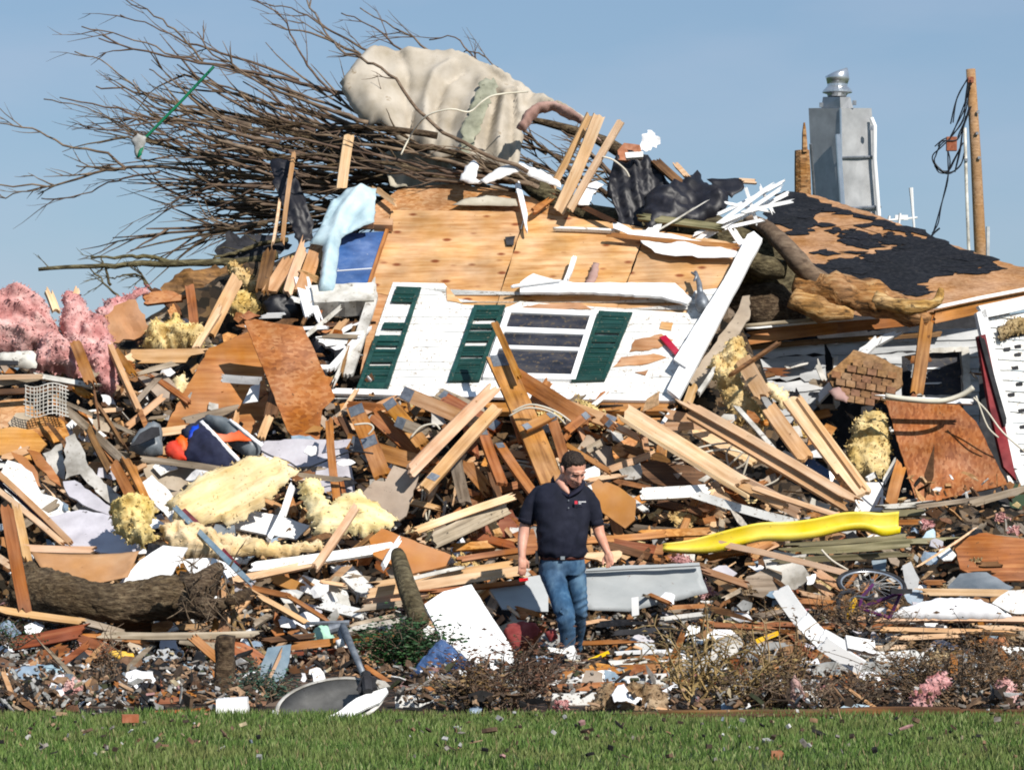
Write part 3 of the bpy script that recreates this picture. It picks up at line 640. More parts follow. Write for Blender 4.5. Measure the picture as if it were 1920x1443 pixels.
board(980, 790, 1245, 786, 18, 'lumber', plane=WP, off=-.02, parent=wall, name='sill_beam', th=.05)
mb = MB(); p0 = WP.at(1303, 530, .14); p1 = WP.at(1310, 552, .14); p2 = WP.at(1312, 575, .16); p3 = WP.at(1318, 600, .13)
mb.tube([p0, p1, p2], [.02, .03, .035], 8); mb.tube([p2, p2*.5+p3*.5, p3], [.05, .075, .055], 10); mb.tube([WP.at(1296, 528, .12), WP.at(1306, 540, .16), WP.at(1300, 548, .15)], [.012, .02, .01], 6)
mb.build('floodlight', 'plate_metal', wall, smooth=True, label='bent grey outdoor floodlight near the corner trim')
o = slab('metal_strip', [(1236, 640), (1248, 636), (1283, 676), (1273, 681)], 'red_metal', 'small bright red metal strip stuck on the white siding', 'strip', plane=WP, off=.06, th=.02)

# things stuck on the wall
board(970, 356, 989, 436, 10, 'white_clean', plane=WP, off=.10, name='batten', label='thin white batten leaning on the knotty plywood', cat='batten', group='thin white strips stuck on the plywood')
board(1042, 433, 1155, 438, 6, 'white_paint', plane=WP, off=.05, name='batten', label='long thin white batten lying level on the plywood', cat='batten', group='thin white strips stuck on the plywood')
board(1060, 545, 1077, 497, 9, 'white_clean', plane=WP, off=.12, name='batten', label='short white sliver standing above the window trim', cat='batten', group='thin white strips stuck on the plywood')
cloth('torn_siding', [(1148, 427), (1185, 445), (1210, 444), (1225, 416), (1247, 418), (1234, 448), (1325, 466), (1398, 492), (1370, 496), (1265, 493), (1228, 485), (1200, 462), (1150, 441)], 'white_clean', 'torn white siding sheet lying on the plywood above the window', 'siding', plane=WP, off=.09, nz=.05, nzs=3, jag=.015, sp=12, smooth=False)
cloth('insulation_scrap', [(1095, 545), (1112, 500), (1124, 502), (1118, 530), (1110, 548)], 'carpet_pink', 'small dusty pink rag stuck on the plywood above the window', 'rag', plane=WP, off=.06, nz=.03, sp=5, puff=.02)
slab('chipboard_sheet', [(700, 408), (705, 378), (745, 352), (800, 345), (850, 341), (905, 346), (985, 362), (1045, 385), (1100, 408), (1178, 420), (985, 397), (738, 392), (722, 420)], 'osb_pale', 'pale chipboard sheet jutting above the plywood of the fallen wall', 'sheet', plane=WP, off=-.03, th=.02, jag=.015)
cloth('siding_strip', [(848, 391), (872, 379), (910, 373), (968, 380), (972, 393), (900, 392)], 'carpet_beige', 'pale curved strip resting on the pale chipboard', 'strip', plane=WP, off=.05, sp=8, nz=.01, jag=.004, puff=.03)
slab('felt_scrap', [(947, 447), (966, 445), (963, 462), (950, 462)], 'black_matte', 'small black felt scrap on the knotty plywood', 'scrap', plane=WP, off=.02, th=.008, jag=.008)
# window pane at the top left with its frame
rw = empty('roof_window', WP.at(660, 500), 'blue tinted window pane beside the light blue house wrap', 'window')
slab('pane', [(622, 545), (641, 442), (723, 438), (688, 545)], 'glass_blue', plane=WP, off=.03, th=.01, parent=rw)
board(690, 545, 726, 436, 6, 'lumber', plane=WP, off=.05, parent=rw, name='frame', th=.04, brk=0)
board(618, 545, 638, 442, 6, 'white_clean', plane=WP, off=.05, parent=rw, name='frame', th=.04, brk=0)
board(632, 513, 703, 508, 2, 'white_clean', plane=WP, off=.04, parent=rw, name='glazing_bar', th=.01, brk=0)
slab('cornice', [(583, 552), (700, 546), (702, 580), (590, 584)], 'white_dirty', 'weathered white cornice box below the blue window', 'cornice', plane=WP, off=.12, th=.2, jag=.006)
board(637, 428, 702, 429, 24, 'pine_tan', plane=WP, off=.14, th=.09, brk=.004, name='wood_block', label='tan wood block sitting on the blue window', cat='block', group='wood blocks on the blue window')
board(702, 429, 737, 430, 19, 'pine_tan', plane=WP, off=.10, th=.09, brk=.004, name='wood_block', label='smaller tan wood block beside the first on the blue window', cat='block', group='wood blocks on the blue window')

# ------------------------------------------------------------------ the battered house on the right
HX = 36.6
house = empty('damaged_house', P(1650, 950, HX+2), 'white sided house with torn roof felt behind the wall', 'house')
RP = Plane(1650, 500, 39.2, .0, 2.1)
roof = slab('roof', [(1425, 420), (1500, 358), (1560, 376), (1650, 405), (1780, 457), (1880, 491), (1990, 520), (2150, 560), (2150, 520), (1925, 543), (1745, 590), (1640, 600), (1500, 560), (1430, 520)], 'roof_deck', plane=RP, th=.04, jag=.02, parent=house)
RL = [[(1430, 402), (1470, 360), (1510, 364), (1560, 384), (1600, 402), (1560, 398), (1525, 410), (1520, 428), (1480, 430), (1440, 415)],
      [(1520, 505), (1560, 492), (1620, 486), (1640, 470), (1690, 466), (1680, 450), (1720, 448), (1760, 456), (1800, 470), (1875, 488), (1870, 498), (1830, 505), (1790, 512), (1740, 530), (1700, 548), (1650, 545), (1600, 530), (1545, 520)],
      [(1572, 452), (1600, 442), (1650, 438), (1655, 445), (1610, 455), (1640, 462), (1600, 462)], [(1535, 470), (1550, 468), (1553, 476), (1540, 477)],
      [(1930, 500), (2100, 540), (2120, 556), (1980, 530)], [(1600, 400), (1700, 425), (1780, 455), (1780, 462), (1690, 435), (1600, 408)]]
for q in RL: cloth('roofing_felt', q, 'black_felt', plane=RP, off=.012, jag=.09, parent=roof, sp=16, nz=.012, nzs=2, smooth=False, th=.01)
for a, b in (((1505, 432), (1700, 400)), ((1490, 520), (1900, 520))): pass
FS = random.Random(5)
for _ in range(120):
    q = RL[FS.choice([0, 1, 1, 1, 2])]; x, y = FS.choice(q); x += FS.gauss(0, 26); y += FS.gauss(0, 9)
    if not (1440 < x < 1900) or y > 560 or y < lerp_table([(1440, 420), (1500, 368), (1650, 412), (1780, 464), (1880, 500), (1925, 505)], x): continue
    w_ = FS.uniform(6, 34); h_ = FS.uniform(2, 6)
    slab('felt_shred', [(x-w_, y+FS.uniform(-2, 2)), (x-w_*.3, y-h_), (x+w_*.5, y-h_*.7), (x+w_, y+FS.uniform(-2, 2)), (x+w_*.2, y+h_*.8)], 'black_felt', plane=RP, off=.01+FS.uniform(0, .01), th=.006, jag=.03, parent=roof)
for (x1, y1, x2, y2) in ((1455, 436, 1640, 418), (1600, 424, 1760, 470)): board(x1, y1, x2, y2, 1.2, 'dark_wood', plane=RP, off=.006, th=.01, brk=0, parent=roof, name='sheet_joint')
HP = Plane(1650, 760, HX, .1, .05)
# eave: fascia and drip edge following the front edge of the roof
for (x1, y1, x2, y2, wd, m, nm, o_) in ((1390, 640, 1560, 618, 24, 'lumber', 'fascia_board', .25), (1555, 619, 1745, 600, 22, 'lumber', 'fascia_board', .24), (1740, 600, 1925, 562, 24, 'lumber', 'fascia_board', .26),
      (1385, 622, 1640, 600, 6, 'white_clean', 'drip_edge', .33), (1740, 583, 1990, 535, 6, 'white_clean', 'drip_edge', .33), (1380, 655, 1760, 628, 10, 'dark_wood', 'soffit_board', .12)):
    board(x1, y1, x2, y2, wd, m, plane=HP, off=o_, th=.05, parent=house, name=nm, brk=.02)
slab('roof_overhang', [(1390, 615), (1440, 590), (1560, 585), (1640, 596), (1640, 604), (1385, 628)], 'black_felt', plane=Plane(1510, 605, HX+.1, 0, 1.6), off=0, th=.03, jag=.02, parent=house)
# walls, in clapboards with openings left free
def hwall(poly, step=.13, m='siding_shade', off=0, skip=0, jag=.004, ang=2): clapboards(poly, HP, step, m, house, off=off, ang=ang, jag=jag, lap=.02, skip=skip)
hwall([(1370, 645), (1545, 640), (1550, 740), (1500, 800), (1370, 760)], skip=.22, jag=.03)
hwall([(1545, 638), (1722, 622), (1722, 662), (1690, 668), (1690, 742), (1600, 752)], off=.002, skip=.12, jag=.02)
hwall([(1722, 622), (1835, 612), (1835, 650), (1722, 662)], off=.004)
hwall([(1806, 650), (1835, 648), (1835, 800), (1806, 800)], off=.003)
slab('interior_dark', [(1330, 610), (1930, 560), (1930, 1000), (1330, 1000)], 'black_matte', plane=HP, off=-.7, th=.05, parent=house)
hwin = slab('window', [(1716, 664), (1727, 663), (1727, 742), (1716, 742)], 'white_dirty', plane=HP, off=.06, th=.06, parent=house)
for q in ([(1800, 652), (1813, 651), (1818, 742), (1804, 744)], [(1727, 742), (1804, 742), (1804, 750), (1727, 750)], [(1727, 655), (1800, 650), (1800, 660), (1727, 664)]): slab('frame', q, 'white_dirty', plane=HP, off=.06, th=.06, parent=hwin, jag=.008)
slab('pane', [(1727, 663), (1800, 660), (1804, 742), (1727, 742)], 'glass_dark', plane=HP, off=-.02, th=.01, parent=hwin)
for y in (691, 719): board(1728, y, 1764, y-1, 3, 'white_clean', plane=HP, off=.0, th=.01, brk=.02, parent=hwin, name='blind_slat')
for q in ([(1560, 672), (1568, 668), (1572, 760), (1562, 770)],): slab('corner_trim', q, 'white_dirty', plane=HP, off=.07, th=.05, parent=house, jag=.01)
# right-hand gable piece, standing forward
GP = Plane(1880, 740, 35.9, .25, .12)
gable = empty('gable_panel', GP.at(1880, 900), 'white clapboard gable piece with thick frame standing beside the maroon door', 'wall')
clapboards([(1842, 600), (1990, 570), (1990, 915), (1890, 905), (1842, 640)], GP, .115, 'white_paint', gable, ang=-4, jag=.006, lap=.02)
for (x1, y1, x2, y2, wd) in ((1832, 586, 1902, 880, 22), (1832, 588, 2000, 548, 24), (1902, 880, 1915, 910, 20)): board(x1, y1, x2, y2, wd, 'white_clean', plane=GP, off=.09, th=.06, parent=gable, name='frame_board', brk=.01)
slab('vent_opening', [(1868, 612), (1990, 590), (1990, 615), (1872, 640)], 'black_matte', plane=GP, off=.03, th=.01, parent=gable, jag=.01)
cloth('stained_rag', [(1866, 618), (1880, 606), (1925, 596), (1925, 622), (1885, 635), (1868, 640)], 'straw', 'brown dirty rag hanging in the gable vent', 'rag', plane=GP, off=.08, puff=.04, sp=6, nz=.03)
for k, (x, y) in enumerate([(1885, 655), (1905, 650), (1900, 690), (1908, 720), (1912, 770), (1915, 800), (1893, 740), (1915, 845), (1905, 665), (1898, 865)]):
    slab('hole', [(x-5, y-2), (x+7, y-4), (x+8, y+3), (x-4, y+4)], 'black_matte', plane=GP, off=.024, th=.004, parent=gable, jag=.01)
slab('maroon_door', [(1819, 636), (1834, 632), (1892, 905), (1868, 880), (1842, 770)], 'maroon', 'dark maroon door slab showing edge on between wall and gable', 'door', plane=GP, off=.16, th=.05)
board(1824, 640, 1868, 800, 10, 'black_matte', plane=GP, off=.20, th=.02, name='door_gasket', label='narrow black strip along the maroon door edge', cat='strip')
# fallen sheet in front
slab('chipboard_sheet', [(1661, 750), (1797, 757), (1830, 790), (1889, 908), (1720, 946), (1690, 850)], 'osb', 'large reddish chipboard sheet leaning below the dark house window', 'sheet', Y=34.9, ty=.35, th=.02, jag=.006, ang=88)
board(1657, 744, 1822, 752, 9, 'white_clean', Y=34.8, th=.03, name='trim_board', label='white trim board capping the reddish chipboard sheet', cat='board')
board(1719, 738, 1738, 603, 24, 'lumber', Y=35.6, roll=12, name='wood_post', label='brown wood post standing under the eave before the house window', cat='post')
board(1715, 742, 1702, 760, 12, 'red_wood', Y=35.4, name='wood_post', label='short reddish post stub under the brown post', cat='post')
slab('shingle_piece', [(1551, 702), (1600, 656), (1640, 665), (1692, 690), (1693, 720), (1665, 748), (1625, 757), (1572, 742)], 'shingle', 'folded brown shingle roof piece lying against the white siding', 'roof piece', Y=35.7, ty=.5, th=.03, jag=.01)
sh_ = bpy.data.objects['shingle_piece']
SPL = Plane(1620, 706, 35.66, 0, .5)
for r in range(6):
    for c in range(7):
        x = 1562+c*19+(r % 2)*9-r*1; y = 668+r*14+c*3.0
        if 1558 < x < 1672 and abs((y-705)) < 44 and not (x < 1585 and y < 690) and not (x > 1650 and y < 690) and y < 752: slab('shingle', [(x, y), (x+17, y+3), (x+16, y+15), (x-1, y+12)], 'shingle', plane=SPL, off=.012, th=.01, parent=sh_, jag=.003)
cloth('pink_rag', [(1552, 732), (1572, 724), (1592, 745), (1588, 755), (1565, 748)], 'carpet_pink', 'pink rag just below the brown shingle piece', 'rag', Y=35.2, sp=5, puff=.03, nz=.04)
cloth('yellow_insulation', [(1585, 880), (1588, 850), (1598, 800), (1615, 778), (1650, 770), (1668, 800), (1670, 840), (1668, 880), (1640, 900), (1605, 897)], 'insulation_yellow', 'rolled yellow insulation bundle in the dark gap beside the chipboard sheet', 'insulation', Y=35.1, puff=.18, sp=6, nz=.10, nzs=5)
for (x1, y1, x2, y2, wd, m, t) in ((1535, 745, 1640, 640, 14, 'white_clean', 'slanting white fascia piece in front of the shaded siding'), (1620, 655, 1680, 622, 12, 'white_clean', 'white fascia end rising to the eave'), (1400, 610, 1560, 596, 6, 'grey_wood', 'grey gutter strip lying along the overhang')):
    board(x1, y1, x2, y2, wd, m, Y=36.0, label=t, name='fascia_piece', cat='board')
slab('siding_corner', [(1602, 958), (1620, 904), (1656, 904), (1656, 958)], 'white_clean', 'bent white siding corner piece beside the yellow slide end', 'siding', Y=31.4, th=.05, ty=.2)
board(1656, 905, 1680, 862, 9, 'white_dirty', Y=31.5, label='thin pale stick rising from the white siding corner', name='stick', cat='stick')

# ------------------------------------------------------------------ flue, pole, stub
CY = 46.0
ch = empty('metal_chimney', P(1580, 400, CY), 'square shiny metal flue box with round cap standing behind the roof', 'chimney')
mb = MB()
def ch_ring(xl, xm, xr, y, dy=0): return [P(xl, y, CY), P(xm, y, CY-.42), P(xr, y, CY), P(xm-2, y-1, CY+.45)]
mb.loft([ch_ring(1526, 1578, 1651, 420), ch_ring(1516, 1575, 1634, 203)]); mb.build('casing', 'galvanised', ch)
mb = MB(); mb.loft([ch_ring(1540, 1576, 1600, 203), ch_ring(1543, 1575, 1594, 182)]); mb.build('collar', 'galvanised', ch)
def ringpx(cx, cy, r, sq=1, Y=CY, n=20, tilt=0): 
    c = P(cx, cy, Y); rr = r*Y/F; return [c+Vector((math.cos(2*math.pi*k/n)*rr, math.sin(2*math.pi*k/n)*rr*sq, tilt*math.cos(2*math.pi*k/n))) for k in range(n)]
mb = MB(); mb.loft([ringpx(1569, 182, 17), ringpx(1570, 176, 20), ringpx(1570, 174, 28), ringpx(1570, 171, 28), ringpx(1570, 162, 19), ringpx(1570, 158, 19)]); mb.build('storm_collar', 'galvanised_bright', ch, smooth=False)
mb = MB(); mb.loft([ringpx(1570, 158, 19), ringpx(1571, 148, 22, tilt=.0), ringpx(1569, 140, 22, tilt=.03), ringpx(1573, 133, 16, tilt=.04)]); mb.build('pipe_cap', 'galvanised_bright', ch, smooth=True)
for (xa, ya, xb, yb, r) in ((1574, 296, 1641, 294, .02), (1520, 270, 1530, 405, .02), (1594, 391, 1650, 388, .025)):
    mb = MB(); mb.tube([P(xa, ya, CY-.46), P(xb, yb, CY-.02)], r, 6); mb.build('seam_strip', 'plate_metal', ch)
mb = MB(); mb.tube([P(1571, 252, CY-.46), P(1580, 388, CY-.5)], .035, 6); mb.tube([P(1576, 203, CY-.43), P(1579, 400, CY-.43)], .014, 4); mb.build('rail', 'galvanised_bright', ch)
mb = MB(); mb.tube([P(1634, 222, CY-.1), P(1640, 236, CY-.15), P(1640, 300, CY-.15), P(1648, 405, CY-.15)], .03, 10); mb.build('downpipe', 'white_clean', ch)
for (x, y) in ((1540, 197), (1602, 193), (1634, 240)): 
    mb = MB(); mb.box(P(x, y, CY-.3), .05, .05, .06); mb.build('bracket', 'plate_metal', ch)
mb = MB(); pts = [P(1506, 372, 44.5), P(1505, 320, 44.5), P(1504, 282, 44.5)]; mb.tube(pts, [.115, .11, .10], 9)
mb.tube([P(1509, 285, 44.4), P(1508, 250, 44.4), P(1508, 230, 44.4)], [.04, .03, .012], 6)
o = mb.build('splintered_post', 'split_wood', label='ragged splintered tree stub standing beside the metal flue', cat='post')
PY = 72.0
pole = empty('utility_pole', P(1838, 560, PY), 'brown wooden utility pole with loose cables hanging on it', 'pole')
mb = MB(); mb.tube([P(1842, 640, PY), P(1838, 468, PY), P(1830, 300, PY), P(1820, 130, PY)], [.135, .13, .115, .10], 12); mb.build('shaft', 'pole_wood', pole, smooth=True)
mb = MB(); mb.tube([P(1821, 520, PY-.1), P(1816, 460, PY-.1), P(1812, 350, PY-.1), P(1809, 240, PY-.1)], .035, 8); mb.build('conduit', 'white_dirty', pole)
mb = MB()
rs = random.Random(4)
mains = [[(1817, 150), (1812, 190), (1803, 225), (1785, 255), (1765, 275), (1752, 290), (1750, 305), (1760, 322), (1782, 325), (1800, 310), (1808, 290)], [(1817, 165), (1808, 205), (1790, 245), (1775, 270), (1780, 300), (1776, 340), (1765, 385), (1757, 420), (1748, 440)],
 [(1815, 150), (1795, 185), (1785, 230)], [(1818, 200), (1805, 240), (1800, 280), (1788, 320)], [(1756, 272), (1770, 262), (1790, 262), (1800, 250), (1812, 215)], [(1752, 300), (1758, 315), (1775, 320), (1790, 300), (1806, 268)], [(1760, 430), (1752, 438), (1745, 442)]]
for m0 in mains:
    for r_ in range(2): mb.tube(smoothpts([P(x+rs.uniform(-3, 3), y+rs.uniform(-3, 3), PY-.2+rs.uniform(-.1, .1)) for x, y in m0], 4), .014, 4)
mb.build('cable', 'wire_black', pole)
mb = MB(); mb.box(P(1784, 270, PY-.2), .22, .15, .3); mb.box(P(1820, 150, PY-.18), .12, .1, .12); mb.build('splice_box', 'brick_red', pole, label='small reddish cable splice box')
mb = MB(); 
for (x, y) in ((1834, 210), (1836, 296), (1832, 250), (1812, 300)): mb.box(P(x, y, PY-.15), .06, .05, .06)
mb.build('bolt', 'plate_metal', pole)
an = MB(); an.tube([P(1714, 428, 47), P(1711, 390, 47), P(1708, 352, 47)], [.016, .02, .03], 6); an.tube([P(1640, 415, 46), P(1700, 410, 47), P(1720, 408, 47)], .016, 6); an.box(P(1690, 408, 46.9), .18, .05, .07); an.tube([P(1665, 420, 46), P(1668, 405, 46)], .02, 5); an.tube([P(1685, 425, 46), P(1688, 400, 46)], .02, 5)
an.build('roof_vent', 'white_clean', label='thin white broken antenna mast sticking up behind the roof ridge', cat='antenna')
an = MB(); an.tube([P(1852, 480, 70), P(1852, 425, 70)], .04, 6); an.build('thin_mast', 'siding_shade', label='short grey mast beside the foot of the utility pole', cat='mast')

# ------------------------------------------------------------------ trees
def wiggly(pts, k=5, amp=.02, rs=random):
    q = smoothpts(pts, k); return [p+Vector((rs.uniform(-1, 1), rs.uniform(-1, 1), rs.uniform(-1, 1)))*amp*(1 if 0 < i < len(q)-1 else 0) for i, p in enumerate(q)]
tree = empty('fallen_tree', P(1450, 560, 37.2), 'large uprooted bare tree lying across the top of the wreckage', 'tree')
TR = random.Random(21)
def tk(name, pts, rads, m, parent=tree, n=12, k=5, amp=.01, bump=.12, label=None):
    q = smoothpts([P(*p) for p in pts], k); R = [lerp_table([(i*k, r) for i, r in enumerate(rads)], j) for j in range(len(q))]
    mb = MB(); mb.tube(q, R, n)
    c = q[len(q)//2]; V2 = []
    for i, v in enumerate(mb.V):
        p = Vector(v); ax = q[min(len(q)-1, i//n)]; dv = (p-ax); V2.append(tuple(ax+dv*(1+bump*1.6*mnoise.noise(p*4)+bump*mnoise.noise(p*13))))
    mb.V = V2
    return mb.build(name, m, parent, smooth=True, label=label)
tk('trunk', [(1345, 470, 36.4), (1400, 480, 36.6), (1460, 530, 36.8), (1520, 575, 37.0)], [.34, .40, .42, .30], 'bark_moss')
tk('trunk', [(1380, 560, 36.6), (1440, 580, 36.5), (1500, 590, 36.6)], [.26, .32, .2], 'bark')
tk('limb', [(1120, 425, 36.2), (1060, 385, 36.4), (990, 345, 36.6), (950, 320, 36.8)], [.14, .13, .10, .06], 'bark_moss')
tk('limb', [(1370, 450, 36.3), (1300, 430, 36.2), (1180, 420, 36.0), (1080, 395, 36.2)], [.22, .2, .16, .1], 'bark_moss')
tk('limb', [(1190, 300, 36.9), (1130, 265, 37), (1060, 240, 37), (1000, 225, 37.1)], [.08, .07, .05, .03], 'bark')
tk('limb', [(1400, 410, 36.4), (1440, 430, 36.2), (1475, 465, 36.0), (1510, 505, 36.0), (1560, 545, 36.1)], [.07, .09, .10, .11, .14], 'branch_bark')
tk('limb', [(1395, 480, 36.1), (1430, 500, 36.05), (1470, 505, 36.1)], [.10, .13, .1], 'bark_moss')
tk('split_trunk', [(1490, 530, 36.1), (1560, 548, 36.0), (1640, 560, 36.0), (1700, 585, 35.9), (1745, 596, 35.8)], [.12, .20, .18, .14, .05], 'split_wood', bump=.3, label='splintered pale broken limb resting on the eave')
tk('split_trunk', [(1487, 560, 36.0), (1540, 580, 35.9), (1600, 590, 35.9)], [.12, .14, .05], 'split_wood', bump=.35, label='short splintered orange wood below the pale limb')
tk('split_trunk', [(1640, 560, 35.9), (1700, 575, 35.8), (1752, 570, 35.8), (1765, 540, 35.8)], [.10, .09, .06, .02], 'split_wood', bump=.3, label='splintered fork of the broken limb')
LIMBS = [
 ([(640,205),(520,160),(400,120),(312,98),(230,66),(153,50)], 5), ([(700,190),(620,170),(500,142),(400,122),(280,97),(185,72)], 8), ([(380,115),(340,68),(290,28),(232,0),(225,-8)], 4),
 ([(560,150),(440,105),(350,80),(290,50),(225,28)], 5), ([(262,175),(235,145),(190,115),(140,97)], 3.5), ([(700,300),(560,255),(420,215),(320,192),(250,170),(180,162)], 8),
 ([(420,310),(290,265),(210,225),(150,200),(82,186)], 4), ([(760,330),(560,290),(430,250),(300,225),(200,200),(112,183)], 7), ([(235,315),(200,290),(120,270),(60,240),(0,232),(-30,228)], 5),
 ([(620,345),(480,330),(320,315),(235,316),(160,330),(85,348),(-20,345)], 8), ([(90,350),(40,362),(-15,374)], 3), ([(300,322),(240,332),(200,345),(140,368),(78,372)], 4), ([(235,316),(190,316),(143,311)], 6),
 ([(640,190),(585,135),(560,90),(530,35),(480,0),(470,-10)], 4.5), ([(990,322),(870,270),(800,225),(740,150),(690,115),(640,95),(610,60),(575,0),(570,-10)], 7), ([(720,110),(700,100),(600,45),(560,20),(505,10)], 5), ([(720,140),(650,90),(580,65),(510,45)], 6),
 ([(780,130),(740,85),(690,45),(640,25)], 4.5), ([(820,130),(800,92),(740,50),(675,15)], 5), ([(910,130),(890,110),(850,68),(805,75)], 4), ([(950,150),(940,135),(905,105),(870,98)], 3), ([(960,330),(800,300),(640,250),(520,200),(430,165),(360,145)], 8),
 ([(900,340),(760,300),(640,270),(520,245),(420,240),(350,225),(280,215)], 9), ([(1000,350),(850,310),(700,255),(600,215),(480,190),(380,150),(330,140)], 10), ([(700,340),(560,320),(440,300),(350,290),(270,250),(200,245)], 6), ([(760,280),(640,225),(560,180),(470,140),(400,100),(370,60)], 7),
 ([(680,270),(560,225),(450,180),(330,160),(280,130)], 6), ([(640,360),(520,350),(420,345),(340,352),(290,360)], 5), ([(600,380),(500,370),(400,375),(330,385)], 4), ([(620,330),(480,290),(380,270),(300,262),(240,250),(160,240)], 6),
 ([(620,300),(480,270),(360,255),(300,270),(250,262)], 5), ([(580,410),(500,400),(420,405),(360,395)], 4), ([(580,260),(470,225),(380,222),(280,185),(250,150)], 5), ([(690,230),(600,200),(500,165),(430,120)], 8), ([(820,255),(700,240),(600,240),(480,215)], 12),
 ([(1010,345),(900,305),(790,275),(700,262)], 15), ([(960,340),(860,335),(740,310),(600,290),(500,300)], 12), ([(1180,390),(1090,330),(1010,270),(960,240)], 10), ([(1150,330),(1090,270),(1040,235),(990,232)], 8), ([(1180,350),(1120,300),(1060,250),(1020,230)], 7), ([(1000,310),(1030,320),(1080,350),(1110,400)], 10)]
def bpx(p, Y): return P(p[0], p[1], Y)
def twig(mb, base, dirv, ln, r, depth, rs):
    pts = [base]; d = dirv.normalized(); seg = 5
    for i in range(seg):
        d = (d+Vector((rs.gauss(0, .07), rs.gauss(0, .08), rs.gauss(0, .07)+.008))).normalized(); pts.append(pts[-1]+d*ln/seg)
    mb.tube(pts, [r*(1-.75*i/seg) for i in range(seg+1)], 4 if r < .012 else 5, cap=False)
    if depth > 0:
        for _ in range(rs.choice([1, 2, 2, 3])):
            i = rs.randint(1, seg-1); a = rs.choice([-1, 1])*rs.uniform(.2, .5)
            R = Matrix.Rotation(a, 3, Vector((0, 1, 0))) @ Matrix.Rotation(rs.uniform(-.4, .4), 3, Vector((1, 0, 0)))
            twig(mb, pts[i], R @ d, ln*rs.uniform(.35, .65), r*.6, depth-1, rs)
for li, (pts, wd) in enumerate(LIMBS):
    Y0 = 36.9+TR.uniform(-.35, .9)
    if li == 14: Y0 = 35.15
    if li in (33, 34, 35, 36): Y0 = 35.55
    q = [bpx(p, Y0+(i*.12 if li != 14 else max(0, i-3)*.25)) for i, p in enumerate(pts)]
    q = wiggly(q, 4, .02, TR); n = len(q); r0 = wd*Y0/F*.5*1.15
    mb = MB(); mb.tube(q, [max(.007, r0*(1-.72*i/(n-1))) for i in range(n)], 7)
    for _ in range(int(1+n*.2)):
        i = TR.randint(2, n-2); d = (q[i+1]-q[i]).normalized(); a = TR.choice([-1, 1])*TR.uniform(.15, .45)
        R = Matrix.Rotation(a, 3, Vector((0, 1, 0))) @ Matrix.Rotation(TR.uniform(-.5, .5), 3, Vector((1, 0, 0)))
        twig(mb, q[i], R @ d, TR.uniform(.2, .7), max(.006, r0*.42), 1, TR)
    mb.build('limb', 'branch_bark' if wd < 9 else 'bark', tree, smooth=True)
for k in range(170):
    x = TR.uniform(470, 1000); t_ = (1000-x)/530; y = TR.uniform(300-80*t_, 390+45*t_)
    Y0 = 37+TR.uniform(-.4, .9); mb = MB()
    d = Vector((-1, TR.uniform(-.3, .3), TR.gauss(.30-.0022*(y-260), .12)))
    twig(mb, P(x, y, Y0), d, TR.uniform(.7, 1.9), TR.uniform(.012, .034), 1 if k % 2 else 2, TR)
    mb.build('twig', TR.choice(['branch_bark', 'bark', 'branch_bark']), tree, smooth=True)
for k in range(26):
    x = TR.uniform(960, 1200); y = 240+(x-960)*.45+TR.uniform(-10, 70); mb = MB()
    d = Vector((-1, TR.uniform(-.2, .2), TR.gauss(.4, .25))); twig(mb, P(x, y, 36.9), d, TR.uniform(.4, .9), TR.uniform(.01, .02), 1, TR); mb.build('twig', 'branch_bark', tree, smooth=True)
for pts, wd in (([(1010, 352), (900, 318), (780, 285), (640, 262), (560, 245)], 9), ([(930, 335), (840, 322), (740, 300), (600, 268), (480, 250)], 8), ([(1000, 345), (930, 312), (870, 290), (790, 270), (700, 262)], 6), ([(900, 345), (800, 335), (700, 318), (560, 312)], 8), ([(960, 355), (850, 330), (740, 322), (640, 300)], 5)):
    q = wiggly([P(x, y, 35.45) for x, y in pts], 4, .02, TR); n = len(q); mb = MB(); r0 = wd*35/F*.55; mb.tube(q, [r0*(1-.6*i/(n-1)) for i in range(n)], 7)
    for _ in range(3): i = TR.randint(3, n-3); twig(mb, q[i], (q[i+1]-q[i]).normalized()+Vector((0, -.1, TR.uniform(-.3, .4))), TR.uniform(.3, .7), r0*.4, 1, TR)
    mb.build('limb', 'branch_bark', tree, smooth=True)
# a second bare branch lower on the left
br = empty('bare_branch', P(430, 490, 35.6), 'long bare mossy branch lying level above the pink insulation', 'branch')
for pts, r in (([(520, 478), (440, 492), (330, 495), (250, 495), (180, 500), (72, 505)], .05), ([(360, 495), (270, 482), (230, 482), (170, 484)], .028), ([(225, 560), (195, 530), (168, 502)], .016), ([(208, 535), (195, 500), (190, 482)], .018), ([(275, 540), (262, 515), (230, 518), (210, 520)], .016), ([(540, 450), (470, 462), (440, 475), (400, 485)], .03), ([(285, 545), (262, 510), (250, 497)], .012)):
    q = wiggly([P(a, b, 35.6) for a, b in pts], 4, .015, TR); n = len(q); mb = MB(); mb.tube(q, [r*(1-.6*i/(n-1)) for i in range(n)], 6)
    for _ in range(3): twig(mb, q[TR.randint(2, n-2)], Vector((-1, 0, TR.uniform(-1, 1))), .2, .008, 1, TR)
    mb.build('limb', 'bark_moss', br, smooth=True)
# green cord caught in the branches
mb = MB(); mb.tube([P(401, 125, 36.2), P(340, 190, 36.2), P(273, 258, 36.2)], .016, 6)
o = mb.build('green_string', 'rope_green', label='taut green cord caught high in the bare branches', cat='cord')
cloth('fabric_scrap', [(246, 262), (258, 250), (275, 258), (270, 275), (265, 298), (256, 296), (252, 280)], 'stone_grey', 'grey and green rag dangling at the end of the green cord', 'rag', Y=36.15, sp=4, puff=.03, nz=.03, ty=0)
cloth('green_rag', [(260, 283), (270, 273), (266, 290), (258, 298)], 'rope_green', 'bright green rag tip at the end of the green cord', 'rag', Y=36.05, sp=4, puff=.02, ty=0)
